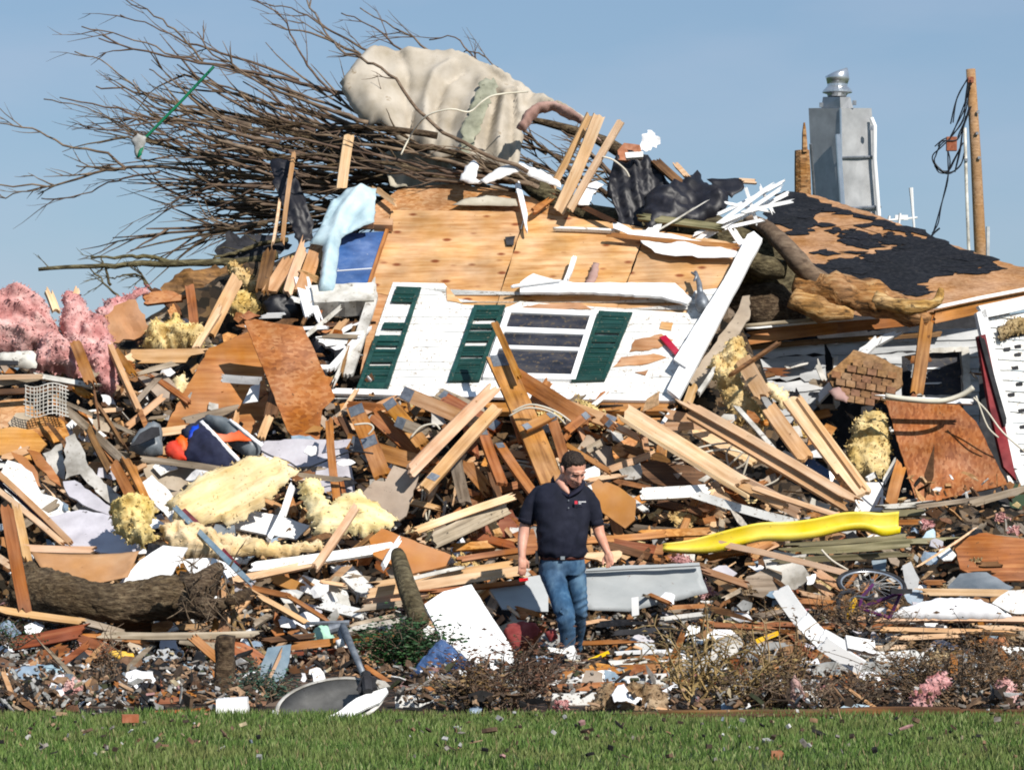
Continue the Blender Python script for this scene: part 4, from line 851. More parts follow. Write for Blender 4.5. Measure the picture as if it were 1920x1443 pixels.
# carpet draped over the tree
cloth('beige_carpet', [(637, 156), (668, 118), (700, 95), (760, 90), (850, 98), (905, 118), (935, 132), (985, 165), (1055, 200), (1100, 226), (1075, 222), (1040, 203), (1005, 205), (978, 228), (982, 258), (975, 290), (966, 322), (930, 318), (925, 326), (905, 312), (888, 322), (868, 308), (852, 312), (840, 296), (818, 302), (800, 280), (770, 272), (740, 262), (715, 240), (688, 237), (664, 210), (645, 178)], 'carpet_beige',
      'large beige carpet draped over the fallen tree at the top', 'carpet', Y=36.15, ty=.35, th=.02, sp=7, puff=.11, pr=.2, nz=.045, nzs=2.0, jag=.014, ang=0, ridges=(([(745,95),(765,150),(760,200),(775,268)],-.10,10),([(700,100),(690,150),(700,200),(725,262)],.08,26),([(1000,170),(985,200),(975,215)],-.08,7),([(890,110),(930,150),(990,178),(1050,200)],-.07,8),([(1020,190),(1060,205),(1095,225)],.06,8),([(845,132),(815,150),(800,190),(797,270)],.07,9),([(868,142),(835,165),(818,210),(815,280)],-.10,9),([(770,110),(735,170),(730,250)],.05,20),([(775,200),(765,270)],-.12,8),([(905,165),(880,230),(870,300)],.08,13),([(930,180),(915,250),(905,310)],-.13,9),([(948,185),(938,250),(935,315)],.07,8),([(965,190),(960,250),(955,318)],-.10,7),([(700,110),(660,150),(645,170)],.05,12),([(850,100),(960,150),(1060,205)],.05,14),([(860,200),(845,240),(843,300)],-.05,8),([(970,180),(975,215),(985,225)],.09,9)))
cloth('carpet_stain', [(900, 172), (925, 165), (935, 182), (915, 215), (905, 250), (890, 285), (880, 308), (862, 305), (866, 270), (878, 230), (890, 200)], 'moss_wood', plane=Plane(860, 205, 36.15, 0, .35), off=.19, sp=6, nz=.02, jag=.03, parent=bpy.data.objects['beige_carpet'])
bpy.data.objects['carpet_stain'].data.materials[0] = MATS['carpet_stain']
cloth('carpet_fold', [(968, 240), (985, 208), (1008, 194), (1040, 190), (1082, 212), (1115, 245), (1130, 268), (1095, 235), (1062, 222), (1035, 207), (1010, 214), (990, 238), (985, 246)], 'carpet_pink', 'dusky pink underside of the draped carpet folded over at its end', 'carpet', Y=35.5, puff=.12, pr=.08, sp=5, nz=.02, ty=.2)
cloth('carpet_tail', [(712, 285), (760, 280), (842, 290), (850, 318), (842, 346), (800, 352), (760, 350), (732, 350)], 'carpet_beige', 'hanging tail of beige carpet under the big draped carpet', 'carpet', Y=36.4, sp=8, nz=.03, folds=((.03, .3, 0, 0),), ty=.2)
# ------------------------------------------------------------------ top of the heap
B = board
B(1048, 396, 1124, 216, 22, 'pine', Y=35.0, th=.05, roll=8, label='thick pale board standing up left of its two neighbours at the top', group='boards standing at the top', brk=.012)
B(1068, 392, 1164, 226, 13, 'pine', Y=34.85, roll=-20, label='thin pale board leaning away at the top, most slanted of three', group='boards standing at the top', brk=.012)
B(1036, 352, 1106, 216, 12, 'pine_tan', Y=35.2, roll=20, label='tan board standing behind the thick pale board at the top', group='boards standing at the top', brk=.012)
B(641, 352, 655, 253, 19, 'pine', Y=35.4, roll=10, label='single pale board standing before the dark tangle of branches', brk=.015)
def C(*a, **k): return cloth(*a, **k)
C('black_sheet', [(1207, 366), (1260, 348), (1306, 316), (1322, 338), (1366, 366), (1360, 398), (1300, 415), (1250, 428), (1216, 437), (1203, 402)], 'black_plastic', 'crumpled glossy black plastic sheet lying beside the white lattice', 'plastic sheet', Y=35.2, ty=.6, sp=9, nz=.12, nzs=3.4, puff=.10, jag=.02, folds=((.03,.35,60,0),))
C('black_sheet', [(1150, 300), (1172, 278), (1215, 290), (1238, 320), (1262, 345), (1212, 366), (1205, 432), (1165, 424), (1138, 352)], 'black_plastic', 'black plastic sheet hanging in folds beside the standing pale boards', 'plastic sheet', Y=35.6, ty=.3, sp=9, nz=.10, nzs=3.5, jag=.02, folds=((.05, .3, 10, 0),))
C('black_sheet', [(1325, 338), (1390, 335), (1396, 352), (1372, 372)], 'black_plastic', 'small flat black plastic flap at the end of the glossy sheet', 'plastic sheet', Y=35.4, ty=.6, sp=9, nz=.05, jag=.02)
C('dark_tarp', [(508, 296), (540, 300), (560, 340), (585, 410), (590, 450), (560, 458), (535, 400), (514, 350)], 'black_plastic', 'long dark plastic strip hanging down from the tangle of branches', 'plastic sheet', Y=35.7, sp=8, nz=.06, jag=.02, folds=((.03, .25, 20, 0),))
C('dark_tarp', [(402, 472), (430, 432), (450, 445), (520, 440), (548, 458), (500, 485), (430, 490)], 'black_matte', 'crumpled black tar sheet at the foot of the branch tangle', 'plastic sheet', Y=35.7, sp=8, nz=.09, jag=.03, smooth=False)
C('dark_tarp', [(300, 540), (345, 505), (420, 500), (500, 490), (505, 530), (430, 535), (330, 560)], 'dark_wood', 'dark brown bark slab under the bare level branch', 'bark', Y=35.4, sp=8, nz=.09, jag=.03, smooth=False)
C('house_wrap', [(580, 457), (602, 420), (620, 378), (652, 352), (680, 350), (706, 352), (702, 416), (640, 440), (626, 548), (598, 548), (606, 462)], 'wrap_blue', 'light blue plastic house wrap draped over boards at the top', 'house wrap', Y=34.6, ty=.5, sp=7, nz=.03, nzs=3, puff=.04, jag=.008, ridges=(([(680,352),(640,400),(620,460),(605,540)],.06,8),([(700,360),(660,410),(640,440)],-.05,8),([(640,370),(610,420)],-.05,6)))
C('white_bag', [(1202, 268), (1206, 252), (1222, 243), (1238, 258), (1232, 270), (1216, 282), (1200, 284)], 'paper_white', 'crumpled white paper on top of the orange brick pieces', 'paper', Y=35.9, sp=4, jag=.03, puff=.0, nz=.09, nzs=7, smooth=False)
slab('brick_chunk', [(1158, 282), (1170, 268), (1200, 272), (1206, 298), (1160, 300)], 'brick_red', 'orange brick chunk resting on the black plastic sheet', 'brick', Y=35.8, th=.15, jag=.01)
slab('brick_chunk', [(1172, 286), (1206, 284), (1206, 294), (1174, 296)], 'white_paint', 'short white block on the orange brick chunk', 'block', Y=35.6, th=.05)
C('white_wrap', [(862, 338), (872, 312), (888, 300), (898, 312), (892, 335), (905, 342), (880, 345)], 'paper_white', 'crumpled white plastic scrap just under the draped carpet', 'plastic scrap', Y=35.2, sp=5, nz=.05, puff=.04)
C('white_wrap', [(900, 338), (940, 312), (975, 304), (1020, 322), (1050, 340), (1052, 352), (1010, 338), (975, 320), (945, 332), (912, 346)], 'white_clean', 'long white plastic strip arching under the draped carpet', 'plastic scrap', Y=35.15, sp=6, nz=.04, puff=.02)
C('white_wrap', [(1080, 378), (1095, 350), (1118, 338), (1132, 346), (1112, 362), (1105, 384), (1085, 384)], 'white_clean', 'torn white plastic strip beside the standing pale boards', 'plastic scrap', Y=35.1, sp=6, nz=.05)
for (x1, y1, x2, y2, wd) in ((1290, 462, 1452, 343, 8), (1312, 452, 1466, 352, 7), (1330, 440, 1478, 362, 8), (1300, 440, 1400, 398, 6), (1345, 402, 1470, 340, 6), (1392, 398, 1482, 378, 7), (1370, 425, 1400, 470, 12), (1330, 470, 1398, 452, 9), (1360, 380, 1440, 395, 5), (1350, 430, 1430, 412, 6), (1398, 352, 1420, 420, 6), (1425, 350, 1450, 400, 6)):
    B(x1, y1, x2, y2, wd, 'white_clean', Y=34.9+RND.uniform(-.15, .15), th=.015, name='lattice_strip', cat='strip', brk=.02)
B(1228, 435, 1315, 382, 3, 'white_dirty', Y=34.8, name='cord', label='thin pale cord stretched over the black plastic sheet', cat='cord', th=.01)
for (x1, y1, x2, y2, wd, m) in ((1265, 305, 1288, 330, 9, 'pine'), (1390, 338, 1420, 340, 8, 'pine'), (1200, 405, 1350, 425, 12, 'moss_wood'), (1000, 395, 1030, 372, 12, 'lumber'), (1040, 360, 1150, 415, 10, 'dark_wood'), (1230, 300, 1280, 345, 14, 'dark_wood'), (1140, 440, 1385, 462, 8, 'lumber'),
    (565, 545, 600, 445, 26, 'pine_tan'), (540, 548, 570, 462, 18, 'pine'), (505, 545, 548, 478, 24, 'pine_tan'), (590, 470, 608, 455, 14, 'pine'), (490, 545, 505, 470, 22, 'dark_wood'), (528, 452, 550, 285, 5, 'pine_tan'), (512, 455, 525, 372, 5, 'pine'), (700, 350, 740, 380, 10, 'pine_tan'), (560, 510, 630, 540, 12, 'osb_pale'),
    (640, 575, 560, 640, 8, 'white_dirty'), (560, 520, 580, 590, 16, 'white_clean'), (575, 525, 600, 600, 12, 'white_clean'), (548, 560, 590, 570, 10, 'white_paint'), (600, 610, 690, 606, 8, 'dark_wood'), (620, 690, 690, 610, 12, 'white_clean'), (625, 720, 655, 650, 8, 'white_dirty'), (600, 640, 680, 630, 20, 'white_paint'), (640, 700, 668, 600, 6, 'dark_wood')):
    B(x1, y1, x2, y2, wd, m, d=.25)
C('insulation_tuft', [(515, 545), (520, 510), (560, 480), (600, 470), (612, 500), (618, 548), (560, 552)], 'insulation_yellow', 'yellow insulation stuffed between pale boards beside the blue house wrap', 'insulation', Y=34.9, puff=.1, sp=7, nz=.08)
C('insulation_tuft', [(425, 500), (440, 490), (455, 505), (470, 515), (488, 540), (470, 545), (440, 530), (430, 515)], 'insulation_yellow', 'yellow insulation tuft hanging at the end of the bare branch', 'insulation', Y=34.8, puff=.14, sp=5, nz=.10, nzs=6)
C('insulation_tuft', [(424, 562), (440, 545), (470, 548), (492, 570), (485, 588), (455, 600), (435, 590)], 'insulation_yellow', 'round yellow insulation tuft above the leaning orange panel', 'insulation', Y=34.3, puff=.14, sp=5, nz=.10, nzs=6)
C('black_bag', [(490, 575), (505, 560), (540, 552), (565, 565), (570, 590), (540, 600), (500, 598)], 'black_plastic', 'dark crumpled bag below the pale splintered boards', 'bag', Y=34.2, puff=.12, sp=5, nz=.08)
C('black_bag', [(580, 640), (600, 630), (625, 650), (632, 690), (625, 745), (605, 730), (590, 690)], 'black_plastic', 'dark crumpled bag wedged behind the leaning orange panel', 'bag', Y=33.7, puff=.12, sp=6, nz=.08)
C('rag', [(588, 645), (610, 625), (640, 640), (660, 690), (650, 725), (625, 720), (600, 690)], 'white_dirty', 'dirty white torn siding between dark bag and corner board', 'siding', Y=33.9, sp=8, nz=.08, jag=.03)
# ------------------------------------------------------------------ left flank
C('pink_insulation', [(-40, 570), (0, 556), (30, 546), (52, 540), (66, 552), (86, 572), (100, 600), (118, 640), (110, 668), (70, 655), (45, 668), (0, 662), (-40, 660)], 'insulation_pink', 'thick rolled fold of pink insulation at the edge of the heap', 'insulation', Y=33.2, puff=.34, pr=.2, sp=6, nz=.09, nzs=4, folds=((.05, .45, 70, 0),))
C('pink_insulation', [(112, 600), (120, 560), (132, 548), (150, 556), (170, 590), (200, 600), (214, 640), (225, 690), (226, 735), (212, 748), (190, 735), (172, 700), (150, 670), (120, 650)], 'insulation_pink', 'torn pink insulation hanging down beside the peach ceiling board', 'insulation', Y=33.1, puff=.2, pr=.16, sp=6, nz=.12, nzs=5)
C('pink_insulation', [(72, 650), (95, 632), (122, 636), (146, 665), (150, 706), (130, 704), (105, 695), (76, 698), (66, 680)], 'insulation_pink', 'lower bulge of pink insulation beside the white bin', 'insulation', Y=32.8, puff=.24, pr=.14, sp=6, nz=.1, nzs=5)
C('pink_insulation', [(180, 585), (200, 560), (240, 552), (280, 534), (275, 548), (235, 575), (205, 600)], 'insulation_pink', 'thin pink insulation streak behind the peach ceiling board', 'insulation', Y=33.9, puff=.08, pr=.1, sp=6, nz=.08)
C('ceiling_board', [(196, 592), (222, 570), (254, 562), (272, 590), (278, 620), (262, 632), (212, 642), (200, 615)], 'tan_board', 'peach stained ceiling board beside the torn pink insulation', 'board', Y=33.4, sp=8, nz=.04, jag=.02, smooth=False, th=.02)
C('insulation_tuft', [(266, 650), (280, 620), (292, 600), (305, 612), (318, 604), (330, 590), (342, 608), (362, 612), (386, 622), (378, 655), (330, 660), (296, 664)], 'insulation_yellow', 'spiky yellow insulation clump above the rough tan beam', 'insulation', Y=33.3, puff=.2, sp=5, nz=.14, nzs=6)
C('insulation_tuft', [(318, 750), (322, 712), (345, 698), (352, 710), (345, 735), (335, 752)], 'insulation_pale', 'narrow pale yellow insulation tuft beside the orange plywood', 'insulation', Y=32.8, puff=.1, sp=5, nz=.08)
C('white_bin', [(-10, 660), (62, 658), (68, 664), (68, 690), (50, 692), (-10, 682)], 'white_dirty', 'white plastic bin at the very edge under pink insulation', 'bin', Y=32.5, puff=.08, sp=8, nz=.01)
slab('bin_slot', [(-10, 675), (34, 676), (34, 684), (-10, 684)], 'black_matte', 'dark slot opening in the white bin', 'slot', Y=32.38, th=.01)
BL_ = [(90, 541, 106, 582, 13, 'pine', .5), (355, 534, 364, 612, 17, 'lumber', .6), (251, 668, 375, 666, 26, 'pine_tan', .7), (252, 700, 330, 680, 10, 'grey_wood', .8), (140, 640, 168, 715, 20, 'lumber', 1.4), (205, 640, 262, 768, 10, 'pine_tan', .9), (262, 770, 278, 808, 10, 'lumber', .9), (238, 800, 308, 742, 12, 'pine_tan', .7),
 (392, 625, 446, 520, 26, 'pine_tan', .6), (368, 650, 415, 575, 12, 'pine', .8), (-20, 708, 80, 706, 8, 'pine', 1.2), (-20, 722, 80, 706, 12, 'grey_wood', 1.0), (60, 702, 175, 722, 9, 'white_dirty', 1.0), (-20, 735, 150, 725, 10, 'dark_wood', .9), (130, 715, 165, 740, 12, 'osb', .9), (170, 700, 186, 800, 4, 'dark_wood', 1.2), (270, 560, 340, 552, 22, 'osb', .4), (290, 540, 340, 590, 16, 'dark_wood', .3),
 (320, 575, 350, 640, 16, 'osb', .35), (250, 600, 270, 660, 12, 'dark_wood', .4), (215, 655, 248, 700, 14, 'lumber', .8), (280, 700, 320, 740, 40, 'drywall_tan', .35), (118, 762, 228, 862, 15, 'grey_wood', .9), (150, 770, 218, 868, 11, 'lumber', .8), (165, 800, 205, 880, 12, 'dark_wood', 1.0), (128, 840, 90, 792, 8, 'dark_wood', .9), (100, 745, 250, 812, 7, 'grey_wood', 1.0), (175, 745, 230, 830, 5, 'dark_wood', 1.1),
 (212, 868, 246, 932, 20, 'lumber', 1.2), (236, 858, 276, 938, 13, 'lumber', 1.35), (250, 870, 262, 940, 12, 'osb', 1.1), (-20, 872, 132, 1016, 11, 'pine_tan', 1.4), (-20, 905, 118, 1018, 10, 'pine', 1.35), (-15, 890, 120, 1014, 4, 'fabric_navy', 1.3), (12, 950, 48, 1146, 24, 'lumber', 1.9), (30, 945, 52, 1050, 16, 'pine_tan', 1.6), (40, 1026, 176, 1030, 13, 'pine', 1.6), (-10, 1040, 20, 1060, 14, 'pine', 1.5),
 (0, 1142, 160, 1165, 13, 'pine_tan', 2.1), (155, 1164, 240, 1188, 12, 'grey_wood', 2.1), (190, 1190, 482, 1188, 13, 'grey_wood', 2.3), (18, 1207, 155, 1182, 24, 'red_wood', 2.0), (45, 1240, 128, 1222, 24, 'red_wood', 2.1), (150, 1198, 215, 1220, 18, 'red_wood', 2.0), (155, 1225, 232, 1230, 22, 'red_wood', 2.0), (410, 1196, 492, 1240, 28, 'red_wood', 2.2), (335, 1200, 430, 1215, 12, 'grey_wood', 2.3), (390, 1195, 395, 1190, 8, 'pine', 2.0),
 (336, 1062, 408, 1182, 19, 'lumber', 2.2), (418, 1085, 424, 1182, 9, 'pine_tan', 2.2), (436, 1100, 440, 1180, 7, 'stalk', 2.25), (428, 1120, 462, 1190, 5, 'stalk', 2.3), (440, 1094, 540, 1116, 10, 'lumber', 1.6), (538, 1114, 618, 1164, 7, 'lumber', 1.6), (478, 1112, 575, 1166, 9, 'pine_tan', 1.9), (330, 946, 440, 1060, 15, 'maroon_cloth', 1.6), (166, 1315, 378, 1300, 14, 'lumber', 2.4), (200, 1318, 335, 1312, 12, 'red_wood', 2.5), (280, 1338, 405, 1330, 12, 'red_wood', 2.3)]
for (x1, y1, x2, y2, wd, m, d) in BL_:
    if y1 > 1180: 
        yy = max(y1, y2); B(x1, y1, x2, y2, wd, m, Y=min(27.4, EYE*F/(max(yy, 1240)-HZ)*(.985 if yy > 1240 else .99)), label=None)
    elif d > 1.85: B(x1, y1, x2, y2, wd, m, Y=28.0)
    else: B(x1, y1, x2, y2, wd, m, d=d*.75)
SL = [ # name, poly, mat, label, cat, d, ty, jag
 ('plywood_sheet', [(308, 806), (352, 720), (392, 652), (465, 622), (482, 645), (496, 700), (512, 800), (480, 822), (330, 808)], 'plywood_orange', 'large orange plywood sheet shaded by the leaning orange panel', 'sheet', .35, .35, .01),
 ('leaning_sheet', [(458, 602), (478, 598), (520, 606), (568, 612), (582, 640), (604, 690), (628, 745), (604, 768), (598, 830), (556, 824), (538, 806), (505, 720)], 'osb', 'orange chipboard sheet leaning on a corner beside the corner board', 'sheet', 1.1, .15, .004),
 ('white_sheet', [(486, 828), (560, 822), (648, 826), (660, 880), (668, 938), (600, 920), (500, 880)], 'drywall_lavender', 'white lilac panel lying behind the thin upright plank', 'panel', .3, .4, .006),
 ('white_wedge', [(455, 756), (470, 724), (488, 718), (484, 752)], 'white_clean', 'small white wedge of board on the orange plywood', 'board', .55, .3, .004),
 ('tan_sheet', [(268, 872), (300, 868), (400, 880), (400, 905), (330, 935), (300, 945), (280, 920)], 'drywall_tan', 'grey tan panel below the weathered level beam', 'panel', .5, .3, .008),
 ('chipboard_sheet', [(-20, 757), (20, 748), (48, 746), (70, 775), (66, 800), (40, 812), (-20, 800)], 'osb_pale', 'pale chipboard sheet at the edge under the wire basket', 'sheet', .3, .4, .012),
 ('plywood_sheet', [(-20, 806), (30, 800), (62, 806), (88, 832), (72, 850), (50, 842), (60, 862), (30, 858), (-20, 848)], 'plywood_orange', 'smooth orange plywood sheet at the edge over the white peeling panel', 'sheet', .55, .35, .01),
 ('osb_clump', [(50, 790), (70, 770), (120, 790), (130, 815), (100, 830), (60, 812)], 'osb', 'crumbled chipboard corner just below the wire basket', 'sheet', .6, .35, .03),
 ('peeling_panel', [(0, 888), (14, 862), (40, 870), (60, 885), (78, 925), (110, 935), (150, 980), (120, 1010), (80, 985), (40, 945), (10, 920)], 'white_paint', 'white peeling panel sliding down at the edge of the heap', 'panel', .85, .35, .012),
 ('brown_patch', [(20, 846), (50, 858), (70, 884), (76, 912), (62, 908), (42, 880)], 'cardboard', 'torn brown paper patch on the white peeling panel', 'paper', 1.0, .3, .012),
 ('orange_piece', [(50, 842), (75, 848), (110, 895), (115, 912), (100, 902), (68, 872)], 'plywood_orange', 'curved orange strip beside the white peeling panel', 'strip', 1.05, .3, .01),
 ('plaster_slab', [(122, 820), (140, 812), (150, 830), (165, 872), (195, 905), (228, 930), (222, 950), (190, 930), (150, 888), (122, 898)], 'white_dirty', 'grey white plaster panel with a torn dark hollow below', 'panel', .9, .3, .015),
 ('plaster_piece', [(118, 902), (140, 900), (175, 925), (210, 950), (205, 965), (165, 950), (130, 930)], 'drywall_lavender', 'lilac plaster slab below the torn dark hollow', 'panel', .8, .5, .012),
 ('plaster_piece', [(92, 968), (150, 955), (215, 968), (262, 1010), (250, 1045), (180, 1032), (110, 1020)], 'drywall_lavender', 'broad lilac plaster slab above the curved tan board', 'panel', 1.1, .6, .015),
 ('plaster_piece', [(80, 850), (118, 830), (120, 900), (95, 880)], 'white_dirty', 'pale broken plaster block beside the grey plaster panel', 'panel', .7, .3, .015),
 ('white_sheet', [(224, 1092), (262, 1050), (306, 1022), (352, 1026), (318, 1082)], 'white_clean', 'smooth white sheet lying beside the curved tan board', 'panel', 1.7, .5, .004),
 ('white_sheet', [(330, 1048), (400, 1046), (452, 1068), (428, 1090), (345, 1082)], 'white_clean', 'flat white sheet pressed under the striped pole', 'panel', 1.4, .5, .008),
 ('plaster_piece', [(265, 905), (285, 890), (318, 920), (355, 980), (330, 985), (290, 945)], 'white_paint', 'narrow white speckled plaster strip beside the two leaning orange boards', 'panel', .95, .3, .01),
 ('white_sheet', [(436, 975), (470, 955), (520, 965), (582, 985), (556, 1010), (500, 1002), (440, 990)], 'white_clean', 'white plaster sheet under the long yellow insulation', 'panel', .9, .5, .01),
 ('plasterboard_sheet', [(672, 930), (702, 900), (722, 902), (738, 872), (786, 888), (762, 966), (748, 976), (700, 945)], 'drywall_tan', 'tan plasterboard sheet with snapped corners below the crossed pale boards', 'panel', 1.1, .3, .008),
 ('tan_box', [(692, 1010), (716, 990), (846, 1040), (836, 1060), (770, 1076), (700, 1040)], 'cardboard', 'flattened tan cardboard box on top of pale boards', 'cardboard', 1.4, .5, .006),
 ('hexagonal_panel', [(1108, 908), (1122, 897), (1160, 912), (1192, 936), (1190, 974), (1172, 990), (1118, 952)], 'cardboard', 'six sided tan panel standing right behind the man', 'panel', .9, .2, .003),
 ('osb_piece', [(1198, 872), (1228, 862), (1290, 872), (1336, 892), (1320, 912), (1250, 912), (1200, 898)], 'dark_wood', 'dark brown roofing board below the pale slanted boards', 'board', .6, .4, .012),
 ('white_plaster', [(1082, 842), (1100, 815), (1128, 818), (1150, 850), (1160, 880), (1130, 878), (1100, 858)], 'drywall_tan', 'pale plaster sheet behind the head of the man', 'panel', .35, .35, .015),
 ('white_plaster', [(1096, 880), (1122, 870), (1124, 900), (1110, 918), (1092, 900)], 'white_clean', 'bright white plaster chunk right beside the head of the man', 'panel', .8, .2, .015),
 ('white_plaster', [(1160, 880), (1200, 868), (1202, 895), (1172, 898)], 'white_dirty', 'small crumpled white plaster chunk above the hexagonal panel', 'panel', .6, .2, .02),
 ('red_board', [(890, 985), (925, 955), (960, 955), (978, 985), (970, 1012), (910, 1000)], 'red_wood', 'shaded red brown board beside the shoulder of the man', 'board', .5, .4, .01),
 ('brown_sheet', [(960, 1000), (1000, 990), (1010, 1035), (985, 1040)], 'lumber', 'orange sheet piece behind the arm of the man', 'board', .5, .3, .01),
 ('grey_siding', [(918, 1104), (985, 1082), (1030, 1075), (1028, 1146), (942, 1142)], 'grey_panel', 'dented pale grey metal siding panel with a fold', 'siding', 1.2, .25, .003),
 ('tar_sheet', [(905, 1115), (945, 1118), (960, 1165), (920, 1160)], 'black_matte', 'black tar paper beside the slanted white door', 'felt', .5, .4, .02),
 ('small_white_post', [(1184, 1120), (1197, 1118), (1198, 1152), (1185, 1155)], 'white_clean', 'tiny white upright block before the grey metal siding', 'block', 1.0, 0, .003),
 ('stone_blanket', [(1430, 1045), (1452, 1030), (1482, 1036), (1512, 1038), (1505, 1058), (1520, 1082), (1490, 1105), (1452, 1095), (1438, 1070)], 'white_dirty', 'pale dirty stiff cloth below the yellow slide', 'cloth', .9, .35, .015),
 ('brown_blanket', [(1380, 1112), (1400, 1080), (1440, 1064), (1466, 1072), (1462, 1102), (1430, 1120)], 'grey_wood', 'grey brown carpet scrap beside the white gutter top', 'carpet', .9, .4, .012),
 ('reddish_sheet', [(1790, 1012), (1850, 998), (1930, 1012), (1930, 1085), (1870, 1092), (1800, 1066)], 'red_wood', 'large reddish brown plywood sheet above the white sheet', 'sheet', .6, .5, .015),
 ('dark_stone', [(1776, 1100), (1800, 1075), (1850, 1072), (1900, 1100), (1880, 1115), (1800, 1118)], 'grey_plastic', 'dark grey rubber mat under the reddish plywood', 'mat', 1.0, .6, .012),
 ('grey_scrap', [(1634, 1050), (1662, 1048), (1660, 1070), (1638, 1068)], 'blue_grey', 'small square grey piece above the bicycle wheel', 'scrap', .6, .2, .004),
 ('metal_scrap', [(1692, 1060), (1708, 1052), (1724, 1085), (1722, 1110), (1700, 1112), (1696, 1088)], 'galvanised', 'pointed grey metal scrap beside the bicycle wheel', 'scrap', .9, .1, .006),
 ('metal_scrap', [(1695, 1115), (1728, 1100), (1732, 1120), (1724, 1140), (1702, 1128)], 'blue_grey', 'light blue metal scrap below the pointed grey one', 'scrap', 1.0, .2, .006),
 ('white_box', [(1868, 1122), (1892, 1106), (1935, 1104), (1935, 1152), (1895, 1148), (1860, 1130)], 'white_paint', 'white hollow box at the edge beside the white sheet', 'box', 1.1, .2, .006),
 ('blue_strip', [(1498, 862), (1508, 848), (1566, 890), (1560, 904)], 'fabric_blue', 'blue printed strip wedged between the slanted boards', 'strip', .75, .2, .004),
 ('hollow_pipe', [(395, 1000), (404, 982), (440, 984), (442, 1005), (430, 1015), (402, 1010)], 'grey_plastic', 'short dark grey pipe end under the yellow insulation', 'pipe', 1.1, .2, .006)]
for (nm, poly, m, lb, ct, d, ty, jg) in SL: slab(nm, poly, m, lb, ct, d=d*.8, ty=ty, jag=jg, th=.02, tx=RND.uniform(-.12, .12))
bpy.data.objects['blue_strip'].data.materials[0] = MATS['glass_blue']
# folded grey siding behind the man, bowed sheet
C('metal_siding', [(1030, 1074), (1160, 1060), (1311, 1054), (1318, 1085), (1328, 1110), (1270, 1125), (1180, 1146), (1090, 1142), (1030, 1140)], 'grey_panel', 'long pale grey metal siding sheet standing behind the legs of the man', 'siding', Y=29.2, ty=.12, sp=10, nz=.02, nzs=2, jag=.004, th=.01)
B(1098, 1068, 1312, 1057, 4, 'grey_panel', Y=29.17, name='siding_lip', label='rolled metal lip along the top of the grey siding', cat='lip', brk=0)
# curved tan board above the log
C('curved_board', [(58, 1042), (160, 1038), (262, 1042), (240, 1088), (175, 1094), (110, 1086), (75, 1066)], 'tan_board', 'curved tan hardboard sheet resting on the big fallen log', 'board', d=1.5, sp=10, ty=.6, nz=.01, jag=.003, hfun=lambda x, y: .25*x*x)
# log
LG = empty('fallen_log', P(200, 1150, 27.9), 'huge dark curved tree log lying under the curved tan board', 'log')
q = smoothpts([P(48, 1100, 28.9), P(110, 1116, 28.7), (P(200, 1130, 28.6)), P(290, 1124, 28.6), P(360, 1116, 28.6)], 16)
mb = MB(); mb.tube(q, [lerp_table([(0, .235), (16, .20), (32, .165), (48, .185), (64, .20)], i) for i in range(len(q))], 48); n_ = 48
mb.V = [tuple(Vector(v)+(Vector(v)-q[min(len(q)-1, i//n_)])*(.10*mnoise.noise(Vector(v)*4)+.13*mnoise.noise(Vector((v[0]*9, v[1]*30, v[2]*30)))+.08*mnoise.noise(Vector((v[0]*24, v[1]*60, v[2]*60))))) for i, v in enumerate(mb.V)]
mb.build('trunk', 'bark', LG, smooth=True)
mb = MB(); mb.tube([P(355, 1112, 28), P(385, 1095, 28), P(410, 1060, 28.1)], [.2, .13, .05], 12); mb.tube([P(350, 1125, 28), P(400, 1140, 27.9), P(430, 1130, 27.9)], [.15, .1, .03], 10); mb.tube([P(420, 1135, 27.6), P(450, 1120, 27.7), P(468, 1108, 27.8)], [.03, .06, .03], 8)
mb.V = [tuple(Vector(v)+Vector((1, 1, 1))*.05*mnoise.noise(Vector(v)*9)) for v in mb.V]; mb.build('root', 'bark', LG, smooth=True)
mb = MB()
for _ in range(90):
    x = TR.uniform(350, 440); y = TR.uniform(1060, 1180); twig(mb, P(x, y, 27.9+TR.uniform(-.2, .2)), Vector((TR.uniform(-1, 1), TR.uniform(-1, .2), TR.uniform(-.6, 1))), TR.uniform(.08, .3), TR.uniform(.004, .01), 1, TR)
mb.build('rootlet', 'branch_bark', LG)
# log stub
q = smoothpts([P(745, 1036, 28.7), P(760, 1090, 28.3), P(788, 1168, 27.9)], 4); mb = MB(); mb.tube(q, [.055, .07, .075, .08, .08, .085, .085, .085, .08], 12)
o = mb.build('bark_stub', 'bark_moss', smooth=True, label='thick bark covered branch stub leaning down to the white door', cat='log')
mb = MB(); mb.tube([P(752, 1050, 28.55), P(758, 1078, 28.35), P(764, 1098, 28.2)], [.03, .045, .02], 6); mb.build('split_face', 'split_wood', o)
